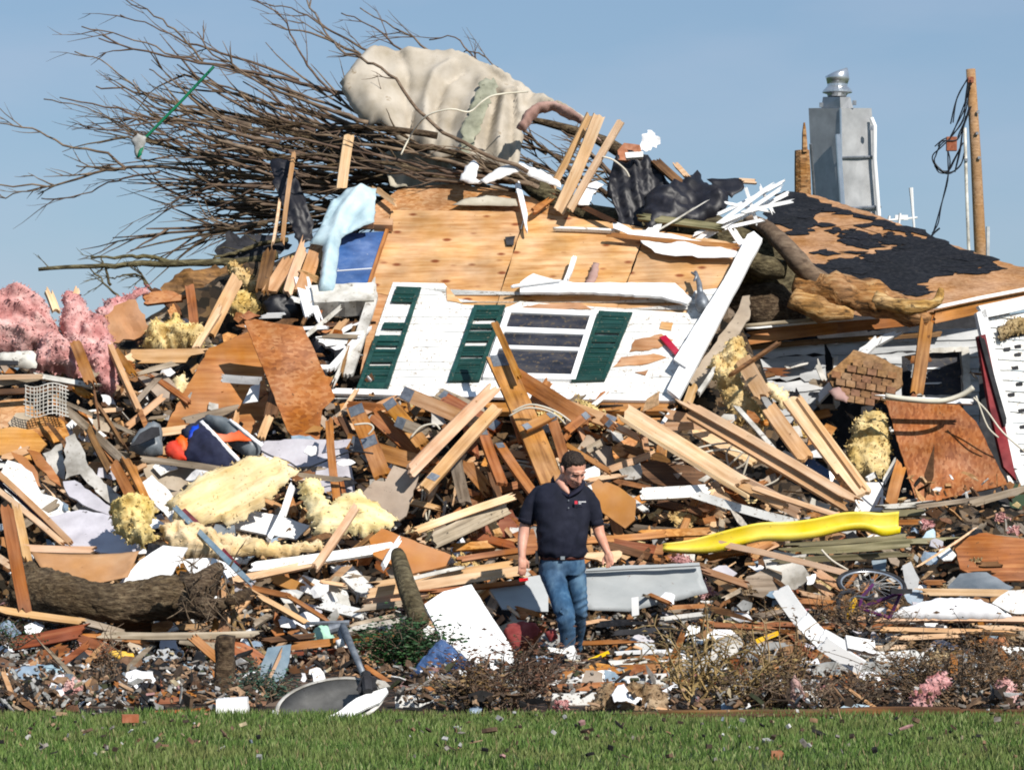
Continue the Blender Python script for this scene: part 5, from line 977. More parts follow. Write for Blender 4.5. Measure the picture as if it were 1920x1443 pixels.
# ------------------------------------------------------------------ clothes and soft things
C('storage_bag', [(378, 786), (392, 780), (428, 785), (460, 806), (490, 830), (486, 852), (468, 862), (440, 842), (400, 806)], 'grey_plastic', 'clear grey zip bag of clothes with an orange printed band', 'bag', d=.75, puff=.12, sp=6, nz=.03, ty=.3)
bag = bpy.data.objects['storage_bag']
C('printed_band', [(388, 806), (398, 812), (425, 814), (448, 806), (455, 812), (472, 826), (440, 826), (412, 828)], 'orange_print', d=.93, sp=6, nz=.02, parent=bag, jag=.01)
C('zip_edge', [(374, 790), (380, 787), (452, 862), (446, 866)], 'paper_white', d=.93, sp=6, nz=.01, parent=bag, jag=.003)
C('zip_edge', [(428, 786), (433, 785), (494, 832), (490, 838)], 'paper_white', d=.93, sp=6, nz=.01, parent=bag, jag=.003)
C('navy_cloth', [(342, 860), (356, 818), (378, 798), (396, 810), (420, 836), (446, 866), (436, 888), (400, 886), (360, 872)], 'fabric_navy', 'dark navy clothes bundled beside the zip bag', 'clothes', d=.8, puff=.1, sp=5, nz=.05)
C('navy_cloth', [(372, 786), (392, 776), (402, 784), (385, 800), (360, 820), (345, 822), (340, 806)], 'fabric_navy', 'small navy cloth on top of the zip bag', 'clothes', d=.7, puff=.07, sp=5, nz=.05)
C('red_cloth', [(308, 840), (316, 828), (332, 824), (342, 836), (352, 862), (325, 862), (310, 850)], 'fabric_red', 'bright red cloth at the end of the navy clothes', 'clothes', d=.85, puff=.07, sp=4, nz=.05)
C('rust_cloth', [(328, 826), (338, 814), (352, 822), (352, 842), (340, 846)], 'orange_print', 'small orange cloth between the red and the blue one', 'clothes', d=.9, puff=.05, sp=4, nz=.05)
C('blue_cloth', [(353, 818), (358, 800), (372, 794), (378, 806), (366, 820), (360, 836)], 'fabric_blue', 'bright blue cloth on top of the navy clothes', 'clothes', d=.95, puff=.05, sp=4, nz=.04)
C('black_bin', [(242, 842), (256, 815), (282, 796), (300, 795), (305, 810), (305, 852), (270, 856)], 'grey_plastic', 'dark grey open plastic bin beside the red cloth', 'bin', d=.7, puff=.12, sp=7, nz=.01, pr=.05)
slab('bin_opening', [(246, 836), (262, 812), (284, 800), (298, 800), (300, 815), (262, 832)], 'black_matte', d=1.0, th=.01, parent=bpy.data.objects['black_bin'])
B(264, 860, 438, 884, 12, 'grey_wood', d=1.0, label='weathered round beam lying level in front of the navy clothes', th=.06)
B(417, 709, 490, 714, 15, 'siding_shade', Y=31.6, Y2=32.3, label='pale green bracket sticking out over the orange plywood', cat='bracket', name='bracket', th=.01)
B(617, 785, 632, 936, 15, 'lumber', d=.9, label='thin upright plank in front of the white lilac panel', brk=.02)
B(490, 820, 506, 780, 16, 'pine_tan', d=.7); B(506, 778, 520, 720, 22, 'dark_wood', d=.5)
LI = [(310, 948), (352, 912), (400, 882), (440, 868), (484, 857), (530, 862), (562, 882), (540, 900), (520, 925), (482, 955), (440, 980), (372, 984), (330, 975)]
C('long_insulation', LI, 'insulation_pale', 'long pale yellow insulation batt stretched below the navy clothes', 'insulation', d=1.3, puff=.06, pr=.08, sp=7, nz=.05, nzs=2.5, ang=28, jag=.035, ty=.35, ridges=(([(340,970),(420,925),(520,885)],-.05,5),([(330,960),(400,905),(470,872)],.05,10),([(380,980),(460,945),(530,905)],-.05,5),([(420,975),(500,930)],.05,8)))
C('yellow_insulation', [(560, 902), (590, 898), (610, 930), (622, 950), (650, 930), (680, 922), (712, 945), (745, 972), (732, 992), (690, 1004), (640, 1002), (600, 1008), (572, 970)], 'insulation_pale', 'heaped pale yellow insulation behind the slanted thin board', 'insulation', d=1.15, puff=.10, pr=.1, sp=6, nz=.09, nzs=3.5, jag=.04)
C('yellow_insulation', [(206, 960), (228, 938), (258, 934), (290, 946), (292, 972), (275, 985), (296, 1005), (270, 1028), (235, 1010), (212, 990)], 'insulation_yellow', 'round yellow insulation lump above the lilac plaster slab', 'insulation', d=1.5, puff=.22, sp=5, nz=.12, nzs=5)
C('yellow_insulation', [(296, 990), (330, 978), (395, 992), (432, 1030), (418, 1050), (360, 1050), (318, 1030)], 'insulation_pale', 'low yellow insulation lump behind the striped pole', 'insulation', d=1.25, puff=.15, sp=5, nz=.1, nzs=5)
C('yellow_insulation', [(380, 1000), (460, 1005), (540, 1020), (600, 1012), (610, 1030), (520, 1045), (420, 1040)], 'insulation_pale', 'flat strip of yellow insulation above the white and red board', 'insulation', d=1.1, puff=.08, sp=6, nz=.08, nzs=5)
C('yellow_insulation', [(760, 1000), (790, 985), (815, 970), (812, 1010), (800, 1018), (796, 996)], 'insulation_pale', 'small yellow wisp hanging from the level pale board', 'insulation', d=1.0, puff=.04, sp=5, nz=.05)
C('yellow_insulation', [(1328, 690), (1342, 668), (1360, 655), (1372, 634), (1392, 640), (1398, 668), (1388, 700), (1392, 720), (1378, 735), (1350, 728), (1336, 708)], 'insulation_yellow', 'yellow insulation tuft spilling from the end of the fallen wall', 'insulation', Y=32.9, puff=.18, sp=5, nz=.12, nzs=6)
C('yellow_insulation', [(1352, 735), (1385, 722), (1410, 748), (1432, 770), (1438, 800), (1420, 815), (1400, 790), (1380, 798), (1362, 770)], 'insulation_yellow', 'yellow insulation dangling over the slanted boards', 'insulation', Y=32.5, puff=.14, sp=5, nz=.12, nzs=6)
C('yellow_insulation', [(1428, 722), (1450, 715), (1478, 735), (1482, 752), (1468, 768), (1450, 750)], 'insulation_pale', 'small yellow insulation scrap on the widest slanted board', 'insulation', Y=32.3, puff=.08, sp=5, nz=.08, nzs=6)
C('maroon_cloth', [(944, 1186), (950, 1170), (975, 1164), (1005, 1168), (1016, 1184), (990, 1202), (962, 1216), (952, 1204)], 'maroon_cloth', 'dusty maroon cloth heap between the white door and the man', 'cloth', Y=28.2, puff=.07, sp=5, nz=.05)
C('maroon_cloth', [(1022, 1182), (1040, 1176), (1046, 1196), (1030, 1200)], 'maroon_cloth', 'smaller maroon cloth just behind the shin of the man', 'cloth', Y=28.6, puff=.05, sp=5, nz=.05)
C('white_cloth', [(1668, 1156), (1690, 1138), (1722, 1130), (1755, 1122), (1800, 1120), (1840, 1124), (1872, 1138), (1898, 1156), (1850, 1160), (1760, 1160)], 'paper_white', 'white bed sheet lying over pale boards beside the white box', 'sheet', Y=28.3, puff=.07, sp=7, nz=.025, nzs=2.5, ty=.35)
C('blue_foil', [(766, 1268), (780, 1250), (800, 1226), (822, 1202), (838, 1204), (860, 1222), (884, 1246), (862, 1252), (840, 1272), (800, 1278)], 'glass_blue', 'crumpled shiny blue bag at the foot of the white door', 'bag', Y=25.9, puff=.1, sp=5, nz=.09, nzs=7, smooth=False)
C('plastic_wrap', [(775, 1275), (790, 1262), (830, 1258), (842, 1270), (820, 1284), (785, 1286)], 'paper_white', 'clear white plastic wrap beneath the shiny blue bag', 'plastic scrap', Y=25.7, puff=.06, sp=5, nz=.06, smooth=False)
C('straw_mat', [(1104, 1332), (1118, 1300), (1138, 1284), (1160, 1292), (1190, 1278), (1230, 1284), (1252, 1308), (1254, 1336), (1200, 1340), (1150, 1330)], 'straw', 'matted straw coloured insulation lump by the lawn edge timbers', 'insulation', Y=22.5, puff=.08, sp=5, nz=.07, nzs=8)
C('paper_scrap', [(1146, 1302), (1158, 1284), (1170, 1280), (1180, 1298), (1204, 1308), (1196, 1320), (1170, 1314), (1152, 1316)], 'paper_white', 'torn white paper lying on the straw coloured lump', 'paper', Y=22.35, puff=.01, sp=4, nz=.03, smooth=False)
C('plastic_sheet', [(1296, 1250), (1330, 1220), (1345, 1192), (1380, 1188), (1394, 1204), (1375, 1230), (1330, 1250), (1308, 1268)], 'white_dirty', 'crumpled clear plastic caught in the tall dry stalks', 'plastic scrap', Y=23.4, puff=.04, sp=5, nz=.08, nzs=6)
for (pl_, Y_, lb) in (([(1712, 1336), (1708, 1305), (1730, 1282), (1752, 1268), (1775, 1262), (1782, 1285), (1760, 1300), (1740, 1330)], 22.3, 'pink insulation clump at the foot of the big brown shrub'), ([(1868, 1292), (1876, 1272), (1896, 1280), (1912, 1312), (1905, 1328), (1885, 1312)], 22.4, 'pink insulation clump at the edge near the brown shrub'), ([(1485, 1330), (1475, 1300), (1490, 1262), (1506, 1290), (1512, 1320)], 22.6, 'dusty pink rag beside the white stone'), ([(1042, 1330), (1044, 1318), (1062, 1316), (1066, 1330)], 22.3, 'tiny pink tuft at the lawn edge'), ([(124, 1300), (128, 1275), (150, 1278), (152, 1300)], 23, 'small pink tuft in the grey litter')):
    C('pink_tuft', pl_, 'insulation_pink' if 'dusty' not in lb else 'carpet_pink', lb, 'insulation', Y=Y_, puff=.06, sp=4, nz=.07, nzs=8, ty=.1)
C('green_foam', [(578, 1200), (592, 1176), (612, 1172), (624, 1186), (628, 1206), (600, 1212)], 'mint', 'pale green foam lump just behind the dish arm', 'foam', Y=28.3, puff=.08, sp=4, nz=.04)
C('yellow_glove', [(202, 1224), (210, 1218), (228, 1220), (250, 1224), (252, 1232), (236, 1236), (214, 1232)], 'yellow_paint', 'bright yellow glove lying in dark litter', 'glove', Y=26.5, puff=.03, sp=4, nz=.03)
C('black_rag', [(132, 1230), (150, 1210), (170, 1228), (155, 1240), (140, 1248)], 'black_matte', 'black rag between reddish boards', 'rag', Y=26.8, puff=.04, sp=5, nz=.05)
C('grey_sheet', [(18, 1262), (40, 1248), (86, 1246), (90, 1272), (60, 1282), (30, 1276)], 'blue_grey', 'grey green plastic sheet lying in the edge litter', 'plastic scrap', Y=25.5, puff=.03, sp=6, nz=.03)
# wire basket
bk = empty('wire_basket', P(90, 800, 31.8), 'crushed grey wire basket of open mesh at the heap edge', 'basket'); mb = MB()
for i in range(12):
    a = [P(48+i*7+2*math.sin(i), 722+j*8+3*math.sin(i*.7+j), 31.8) for j in range(8)]; mb.tube(a, .006, 4)
for j in range(9):
    a = [P(46+i*9+2*math.sin(j), 722+j*7+4*math.sin(i*.8), 31.8) for i in range(10)]; mb.tube(a, .006, 4)
mb.build('mesh_wires', 'white_dirty', bk)
# ------------------------------------------------------------------ roof truss boards with nail plates
T_ = [(934, 668, 1036, 902, 42, 'lumber', 1.5, (-.93,)), (926, 602, 972, 706, 13, 'lumber', 1.8, ()), (945, 690, 1102, 790, 30, 'lumber', 1.35, ()), (928, 726, 770, 884, 24, 'pine', 1.9, ()), (932, 762, 796, 914, 21, 'pine_tan', 1.7, (.75,)),
 (752, 735, 905, 800, 27, 'pine_tan', .9, (-.85,)), (700, 775, 812, 870, 28, 'red_wood', .9, ()), (664, 762, 716, 890, 32, 'lumber', 1.1, (-.88, .05)), (726, 752, 792, 832, 26, 'lumber', 1.25, (-.85,)), (650, 826, 790, 868, 30, 'lumber', .8, (-.7,)), (832, 745, 936, 800, 24, 'red_wood', .7, (.8,)),
 (985, 800, 1036, 776, 16, 'lumber', 1.7, (-.9, .9)), (1033, 780, 1062, 872, 20, 'lumber', 1.6, (-.9,)), (905, 805, 942, 905, 19, 'lumber', 1.5, (-.9,)), (936, 830, 1002, 925, 17, 'lumber', 1.3, (-.9,)), (998, 742, 1150, 792, 24, 'pine_tan', 1.0, (.9,)), (1060, 832, 1142, 882, 9, 'lumber', 1.6, ()),
 (868, 862, 912, 915, 24, 'lumber', 1.0, ()), (852, 850, 872, 942, 22, 'grey_wood', 1.1, ()), (962, 930, 780, 994, 14, 'pine', 1.9, ()), (952, 948, 815, 1012, 30, 'grey_wood', 1.6, ()), (1064, 806, 1100, 778, 16, 'lumber', 1.7, (.9,)), (1128, 782, 1150, 800, 15, 'lumber', 1.6, (.3,)), (820, 735, 918, 778, 22, 'grey_wood', .6, (-.7,)),
 (745, 790, 800, 812, 22, 'grey_wood', 1.3, (-.8,)), (1000, 860, 1010, 780, 14, 'lumber', 1.1, ()), (960, 740, 985, 830, 20, 'lumber', 1.0, ()), (690, 870, 760, 900, 20, 'lumber', .9, ()), (640, 780, 665, 830, 14, 'dark_wood', .8, ()), (920, 880, 945, 960, 14, 'dark_wood', .9, ()), (905, 925, 1000, 900, 14, 'lumber', .8, ()), (1010, 820, 1035, 905, 26, 'plywood_orange', 1.0, ()), (880, 800, 890, 850, 16, 'red_wood', .8, ()), (870, 935, 990, 990, 12, 'osb', .6, ()), (915, 960, 935, 1000, 14, 'pine_tan', 1.0, ()), (650, 760, 760, 770, 16, 'lumber', .5, ())]
for (x1, y1, x2, y2, wd, m, d, pls) in T_: B(x1, y1, x2, y2, wd, m, d=d*.7, plates=pls, brk=.012 if pls else .02, name='truss_board')
# ------------------------------------------------------------------ slanted boards right of the man
R_ = [(1172, 772, 1385, 905, 32, 'pine', 1.4, 10), (1160, 782, 1400, 930, 7, 'pine', 1.5, 0), (1385, 905, 1472, 950, 15, 'pine_tan', 1.3, 0), (1284, 752, 1600, 935, 15, 'pine', 1.6, 5), (1292, 772, 1584, 945, 19, 'pine_tan', 1.4, 20), (1484, 745, 1618, 925, 34, 'pine', 1.3, 15), (1498, 742, 1622, 915, 9, 'pine_tan', 1.35, 40), (1392, 672, 1430, 740, 30, 'pine_tan', 1.0, 0), (1440, 760, 1512, 858, 28, 'pine_tan', 1.1, 10), (1390, 690, 1470, 800, 12, 'galvanised', .7, 0),
 (1302, 800, 1420, 862, 26, 'pine', .7, 0), (1232, 800, 1352, 796, 14, 'pine', 1.0, 0), (1250, 775, 1320, 790, 18, 'pine_tan', .8, 0), (1410, 912, 1580, 968, 9, 'pine', 1.5, 0), (1340, 880, 1500, 960, 26, 'pine', .8, 0), (1300, 720, 1285, 760, 14, 'pine_tan', 1.2, 0), (1310, 735, 1340, 690, 8, 'white_dirty', 1.3, 0), (1200, 925, 1330, 918, 22, 'white_paint', 1.0, 0), (1300, 925, 1500, 982, 16, 'white_paint', 1.1, 0), (1140, 790, 1200, 820, 10, 'pine', 1.0, 0), (1170, 840, 1250, 860, 16, 'dark_wood', .6, 0), (1100, 900, 1170, 890, 8, 'pine', .9, 0), (1150, 900, 1220, 915, 9, 'lumber', .8, 0),
 (1460, 640, 1370, 700, 5, 'dark_wood', 2.2, 0), (1560, 880, 1600, 930, 10, 'dark_wood', 1.3, 0), (1380, 760, 1500, 900, 8, 'white_dirty', .9, 0), (1690, 870, 1670, 945, 22, 'plywood_orange', .7, 0), (1230, 940, 1320, 960, 14, 'dark_wood', .5, 0), (1250, 1000, 1100, 1012, 12, 'lumber', .9, 0), (1200, 1000, 1330, 995, 14, 'osb', .7, 0), (1110, 1010, 1230, 1030, 16, 'red_wood', .8, 0), (1100, 1046, 1162, 1042, 22, 'pine', 1.2, 0),
 (1135, 1020, 1245, 1050, 14, 'dark_wood', .9, 0), (1230, 1050, 1240, 1020, 16, 'lumber', 1.2, 0), (1350, 1018, 1595, 1076, 11, 'pine', 1.7, 0), (1320, 1045, 1400, 1030, 9, 'lumber', 1.2, 0), (1320, 1068, 1400, 1095, 12, 'pine_tan', 1.2, 0), (1470, 1034, 1710, 1018, 15, 'moss_wood', .9, 0), (1480, 1022, 1700, 1004, 9, 'moss_wood', .7, 0), (1450, 1052, 1700, 1038, 10, 'moss_wood', 1.1, 0), (1600, 1020, 1780, 1012, 10, 'moss_wood', .6, 0), (1656, 950, 1725, 944, 9, 'white_dirty', .7, 0), (1660, 962, 1730, 960, 12, 'moss_wood', .6, 0), (1720, 950, 1870, 930, 8, 'grey_wood', .9, 0), (1820, 945, 1930, 915, 14, 'grey_wood', 1.1, 0),
 (1720, 1062, 1830, 990, 4, 'pine', 1.2, 0), (1736, 1092, 1770, 1092, 8, 'lumber', 1.3, 0), (1730, 1110, 1900, 1112, 12, 'pine', 1.3, 0), (1490, 1125, 1560, 1130, 10, 'lumber', 1.5, 0), (1500, 1110, 1580, 1128, 8, 'pine_tan', 1.5, 0)]
for (x1, y1, x2, y2, wd, m, d, r) in R_: B(x1, y1, x2, y2, wd, m, d=d*.75, roll=(-r-14 if r else None), name='floor_joist' if wd >= 14 and 'pine' in m else None)
H_ = [ # long level boards across the low middle
 (430, 1088, 640, 1042, 13, 'pine', 1.5), (470, 1062, 745, 1022, 17, 'white_paint', 1.6), (590, 1062, 668, 948, 14, 'pine', 1.9), (690, 1112, 985, 1068, 18, 'pine', 1.6), (700, 1096, 960, 1056, 12, 'pine_tan', 1.3), (860, 1048, 978, 1030, 10, 'lumber', 1.2), (640, 1046, 700, 1000, 8, 'dark_wood', 1.4), (690, 1128, 800, 1108, 14, 'pine', 1.3), (670, 1140, 760, 1130, 12, 'grey_wood', 1.3), (750, 1090, 870, 1062, 7, 'white_dirty', 1.5), (800, 1108, 985, 1088, 8, 'lumber', 1.6),
 (650, 1180, 760, 1160, 9, 'white_dirty', 1.6), (655, 1172, 752, 1150, 7, 'grey_wood', 1.6), (545, 1212, 760, 1186, 14, 'lumber', 1.2), (540, 1235, 720, 1218, 24, 'red_wood', .9), (540, 1262, 720, 1250, 26, 'dark_wood', .7), (500, 1200, 600, 1190, 10, 'dark_wood', 1.0), (510, 1080, 560, 1100, 20, 'cardboard', 1.0), (560, 1090, 640, 1120, 30, 'white_paint', .9), (640, 1060, 690, 1110, 30, 'white_paint', .9), (600, 1130, 680, 1150, 18, 'white_paint', 1.1), (870, 960, 890, 1000, 12, 'pine_tan', 1.0), (800, 1010, 900, 985, 9, 'lumber', 1.1),
 (850, 1025, 970, 1015, 14, 'osb', .8), (880, 1000, 965, 1022, 14, 'red_wood', .9), (720, 1060, 750, 1010, 10, 'white_clean', 1.7), (530, 960, 548, 905, 9, 'white_clean', 1.7), (505, 1008, 535, 950, 10, 'white_clean', 1.8), (560, 890, 650, 900, 10, 'grey_wood', 1.5), (640, 900, 660, 1000, 8, 'lumber', 1.2), (540, 925, 552, 960, 14, 'osb', 1.0), (610, 985, 640, 960, 16, 'osb_pale', 1.0), (580, 1015, 620, 1000, 12, 'dark_wood', 1.3), (430, 1010, 520, 1030, 12, 'white_dirty', 1.2), (450, 1040, 510, 1020, 20, 'blue_grey', 1.0)]
for (x1, y1, x2, y2, wd, m, d) in H_: B(x1, y1, x2, y2, wd, m, d=d*.75)
# striped pole
B(328, 950, 470, 1092, 10, 'blue_grey', d=1.45, label='long blue grey striped pole slanting across yellow insulation', name='striped_pole', cat='pole', th=.03)
# low boards near the ground on the right and in front of the man
SHRUBS = []
Lw = [(1035, 1266, 1252, 1246, 14, 'lumber', 25.6), (1030, 1290, 1180, 1282, 15, 'lumber', 24.2), (1028, 1216, 1060, 1222, 8, 'white_paint', 27.5), (1140, 1226, 1262, 1222, 6, 'white_clean', 27.6), (1170, 1236, 1262, 1230, 8, 'lumber', 27.2), (1080, 1205, 1180, 1200, 8, 'lumber', 28.4), (1560, 1161, 1935, 1160, 10, 'pine', 28.6), (1560, 1172, 1720, 1176, 10, 'lumber', 28.5), (1650, 1178, 1900, 1184, 8, 'pine_tan', 28.3), (1680, 1196, 1800, 1190, 9, 'pine', 28.0), (1840, 1176, 1935, 1178, 8, 'pine', 28.2), (1420, 1170, 1560, 1172, 8, 'lumber', 28.6), (1330, 1170, 1450, 1178, 9, 'lumber', 28.2),
 (1500, 1136, 1580, 1140, 8, 'lumber', 28.8), (1480, 1270, 1640, 1268, 9, 'lumber', 25.0), (1640, 1214, 1700, 1212, 8, 'pine', 27.0), (1560, 1280, 1700, 1276, 10, 'red_wood', 24.5), (740, 1294, 842, 1291, 13, 'lumber', 24.4), (1250, 1275, 1400, 1290, 12, 'dark_wood', 25.0), (1640, 1235, 1740, 1232, 12, 'white_dirty', 26.0), (1400, 1222, 1470, 1205, 14, 'stone_grey', 27.0), (1250, 1140, 1330, 1136, 7, 'osb', 29.0), (1240, 1160, 1320, 1150, 8, 'white_dirty', 28.8), (1150, 1186, 1240, 1180, 10, 'black_matte', 28.6), (1120, 1170, 1200, 1164, 12, 'black_felt', 28.8)]
for sx_, sw_, sh_, sd_ in ((1410, 130, 80, 53), (1700, 120, 60, 55)):
    SHRUBS.append((sx_, sw_, sh_, sd_))
for (x1, y1, x2, y2, wd, m, Y_) in Lw: B(x1, y1, x2, y2, wd, m, Y=Y_)
# landscape timbers along the lawn
tb = [(395, 1366, 640, 1363, 9), (640, 1362, 905, 1361, 10), (900, 1358, 1240, 1354, 15), (1235, 1352, 1560, 1350, 16), (1555, 1349, 1800, 1346, 14), (1795, 1350, 2100, 1345, 12)]
for k, (x1, y1, x2, y2, wd) in enumerate(tb):
    B(x1, y1, x2, y2, wd, 'dark_wood' if k > 1 else 'grey_wood', Y=21.75 if k < 2 else 21.85, roll=8, th=.09, name='landscape_timber', cat='timber', brk=.006, group='timbers edging the lawn',
      label=['thin grey timber end lying on the grass below the dish', 'grey edging timber between dish and brown bush', 'dark edging timber below the straw lump', 'dark edging timber below the tall dry stalks', 'dark edging timber below the grey bowl', 'dark edging timber running out of view at the shrub'][k])
    if k > 1: B(x1, y1-13, x2, y2-12, 11, 'dark_wood', Y=22.05, roll=8, th=.09, name='landscape_timber', cat='timber', brk=.006, label=['', '', 'upper edging timber behind the straw lump', 'upper edging timber behind the tall dry stalks', 'upper edging timber behind the grey bowl', 'upper edging timber at the pink clump'][k])
# white foundation pieces
def arch(x0, y0, x1, y1, cx, r): 
    p = [(x0, y0), (x1, y0+2), (x1+6, y1+4)]; 
    for k in range(9): a = math.pi*k/8; p.append((cx+r*math.cos(a), y1-r*math.sin(a)*1.0))
    return p+[(x0, y1-2)]
slab('arched_skirting', arch(741, 1303, 855, 1350, 812, 34), 'white_paint', 'white skirting panel with an arched notch beside the dish', 'panel', Y=22.7, th=.03, ty=0)
slab('skirting_piece', [(1036, 1300), (1130, 1298), (1112, 1320), (1100, 1336), (1062, 1336), (1034, 1318)], 'white_paint', 'white skirting piece behind the tiny pink tuft', 'panel', Y=23.0, th=.03, ty=0, jag=.004)
slab('skirting_piece', [(1040, 1276), (1250, 1262), (1248, 1284), (1040, 1290)], 'white_paint', 'long pale skirting strip between two orange boards', 'panel', Y=24.9, th=.03, ty=0, jag=.004)
slab('white_door', [(796, 1132), (832, 1108), (884, 1095), (925, 1160), (960, 1214), (968, 1262), (930, 1268), (872, 1250), (848, 1240)], 'white_clean', 'large slanted white door slab lying beside the green bush', 'door', Y=26.9, ty=.25, tx=.05, th=.04, jag=.003)
slab('white_box_small', [(405, 1311), (462, 1308), (466, 1341), (405, 1343)], 'white_clean', 'small square white box standing on the grass edge', 'box', Y=22.1, th=.15, ty=0, jag=.002)
slab('tall_blue_panel', [(486, 1292), (490, 1244), (502, 1214), (546, 1207), (542, 1240), (532, 1270), (508, 1304)], 'blue_grey', 'blue grey panel with a pale wooden strip standing near the stump', 'panel', Y=23.6, ty=.1, th=.02, jag=.003)
B(500, 1282, 528, 1222, 6, 'pine', Y=23.45, parent=bpy.data.objects['tall_blue_panel'], name='wood_strip')
q = smoothpts([P(424, 1192, 23.6), P(422, 1250, 23.6), P(416, 1315, 23.6)], 3); mb = MB(); mb.tube(q, [.066, .07, .07, .072, .075, .08, .085], 12)
mb.V = [tuple(Vector(v)+Vector((1, 1, 1))*.02*mnoise.noise(Vector(v)*14)) for v in mb.V]
mb.build('cut_stump', 'bark', smooth=True, label='dark upright cut tree stump in front of reddish boards', cat='stump')
# white gutter in four sections
gt = empty('white_gutter', P(1550, 1260, 24.6), 'broken white gutter sloping down in bent sections', 'gutter')
for (x1, y1, x2, y2, wd, Y_) in ((1462, 1104, 1506, 1166, 32, 25.6), (1504, 1160, 1548, 1206, 33, 25.2), (1540, 1192, 1586, 1218, 30, 24.9), (1542, 1206, 1616, 1252, 28, 24.7)): B(x1, y1, x2, y2, wd, 'white_clean', Y=Y_, parent=gt, name='gutter_section', th=.05, brk=.008)
slab('downspout_box', [(1586, 1190), (1640, 1200), (1642, 1226), (1590, 1214)], 'white_clean', 'white square box resting on the bent gutter', 'box', Y=24.4, th=.1, ty=.1)
slab('wall_chunk', [(1642, 1220), (1700, 1218), (1735, 1222), (1720, 1250), (1690, 1254), (1644, 1246)], 'white_paint', 'white plaster slab beside the grey bowl', 'panel', Y=25.6, th=.06, ty=.1, jag=.01)
slab('wall_chunk', [(1490, 1310), (1500, 1295), (1535, 1300), (1545, 1325), (1520, 1332), (1498, 1322)], 'white_paint', 'ragged white plaster piece above the edging timbers', 'panel', Y=22.6, th=.04, ty=.3, jag=.015)
slab('wall_chunk', [(1568, 1330), (1590, 1318), (1630, 1322), (1632, 1334), (1580, 1336)], 'wrap_blue', 'pale blue plastic piece on the edging timbers', 'plastic scrap', Y=22.3, th=.03, ty=.4, jag=.01)
slab('wall_chunk', [(1895, 1285), (1935, 1280), (1935, 1300), (1900, 1302)], 'white_clean', 'small white block at the picture edge beside the pink clump', 'block', Y=23.0, th=.05, ty=.1, jag=.004)
slab('foundation', [(1080, 1240), (1240, 1232), (1240, 1242), (1085, 1252)], 'white_dirty', 'pale concrete strip behind the long orange board', 'strip', Y=26.5, th=.1, jag=.01)
slab('shelf_board', [(1520, 1245), (1690, 1240), (1690, 1262), (1525, 1266)], 'stone_grey', 'grey concrete foundation block row under the white gutter', 'block', Y=25.3, th=.1, ty=0, jag=.01)
B(1096, 1241, 1142, 1222, 7, 'yellow_paint', Y=27.3, name='yellow_bar', label='short bright yellow bar on the ground beside the man', cat='bar', roll=0, th=.02, brk=0)
B(1418, 1202, 1460, 1186, 9, 'yellow_paint', Y=27.3, name='yellow_bar', label='short yellow bar beside the tall dry stalks', cat='bar', roll=0, th=.02, brk=0)
B(1066, 1212, 1086, 1254, 20, 'white_clean', Y=27.72, name='white_post_piece', label='short white trim piece standing against the shin of the man', cat='post', roll=0, th=.05, brk=.006)
# stone bowl, loose brick, flat scraps on the grass
mb = MB(); c = P(1692, 1268, 23.7)
mb.loft([[c+Vector((math.cos(2*math.pi*k/18)*r, math.sin(2*math.pi*k/18)*r*.8, z+.03*math.cos(2*math.pi*k/18))) for k in range(18)] for r, z in ((.03, -.05), (.09, -.03), (.11, .02), (.10, .045), (.06, .05))]); mb.build('grey_bowl', 'blue_grey', smooth=True, label='upturned blue grey bowl in front of the brown shrub', cat='bowl')
mb = MB(); mb.box(P(244, 1352, 20.95)+Vector((0, 0, .02)), .105, .06, .05, Matrix.Rotation(.2, 3, 'Z')); mb.build('loose_brick', 'brick_red', label='single red brick lying on the lawn', cat='brick')
mb = MB(); mb.tube([P(1440, 1440, 18.6), P(1452, 1425, 18.6), P(1466, 1408, 18.6)], [.012, .02, .02], 6); mb.box(P(1456, 1415, 18.6), .06, .04, .05); mb.build('broken_fitting', 'brick_red', label='small rusty brown fitting lying on the lawn', cat='fitting')
slab('mint_scrap', [(548, 1366), (558, 1358), (566, 1362), (556, 1372)], 'mint', 'mint green paper scrap on the grass below the dish', 'paper', Y=21.4, th=.004, ty=1)
slab('lawn_paper', [(1358, 1375), (1368, 1358), (1382, 1362), (1376, 1372)], 'paper_white', 'white paper scrap lying on the grass below the stalks', 'paper', Y=21.0, th=.004, ty=1, jag=.01)
slab('lawn_leaf', [(1118, 1404), (1132, 1398), (1130, 1408)], 'insulation_pale', 'pale leaf lying on the lawn in front of the man', 'leaf', Y=19.6, th=.004, ty=1)
C('dead_leaf', [(766, 1440), (772, 1428), (796, 1430), (808, 1440), (790, 1446)], 'leaf_brown', 'curled brown leaf clump at the front of the lawn', 'leaf', Y=18.4, puff=.02, sp=4, nz=.03)
# ------------------------------------------------------------------ satellite dish
ds = empty('satellite_dish', P(620, 1352, 22.4), 'broken white satellite dish lying tipped on the lawn edge', 'satellite dish')
DC = P(618, 1316, 22.15); ax_n = Vector((-.14, -.40, .9)).normalized(); e1 = Vector((1, 0, .20)).normalized(); e1 = (e1-ax_n*e1.dot(ax_n)).normalized(); e2 = ax_n.cross(e1)
def dring(r, z, n=36): return [DC+e1*(math.cos(2*math.pi*k/n)*r)+e2*(math.sin(2*math.pi*k/n)*r*.95)+ax_n*z for k in range(n)]
mb = MB(); mb.loft([dring(.01, -.085), dring(.12, -.075), dring(.24, -.045), dring(.345, -.002), dring(.345, -.012), dring(.24, -.055), dring(.12, -.085), dring(.01, -.095)]); mb.build('reflector', 'dish_grey', ds, smooth=True)
mb = MB(); mb.loft([dring(.34, .0), dring(.362, .006), dring(.372, -.004), dring(.36, -.02), dring(.345, -.012)], cap=False); mb.build('rim', 'white_dirty', ds, smooth=True)
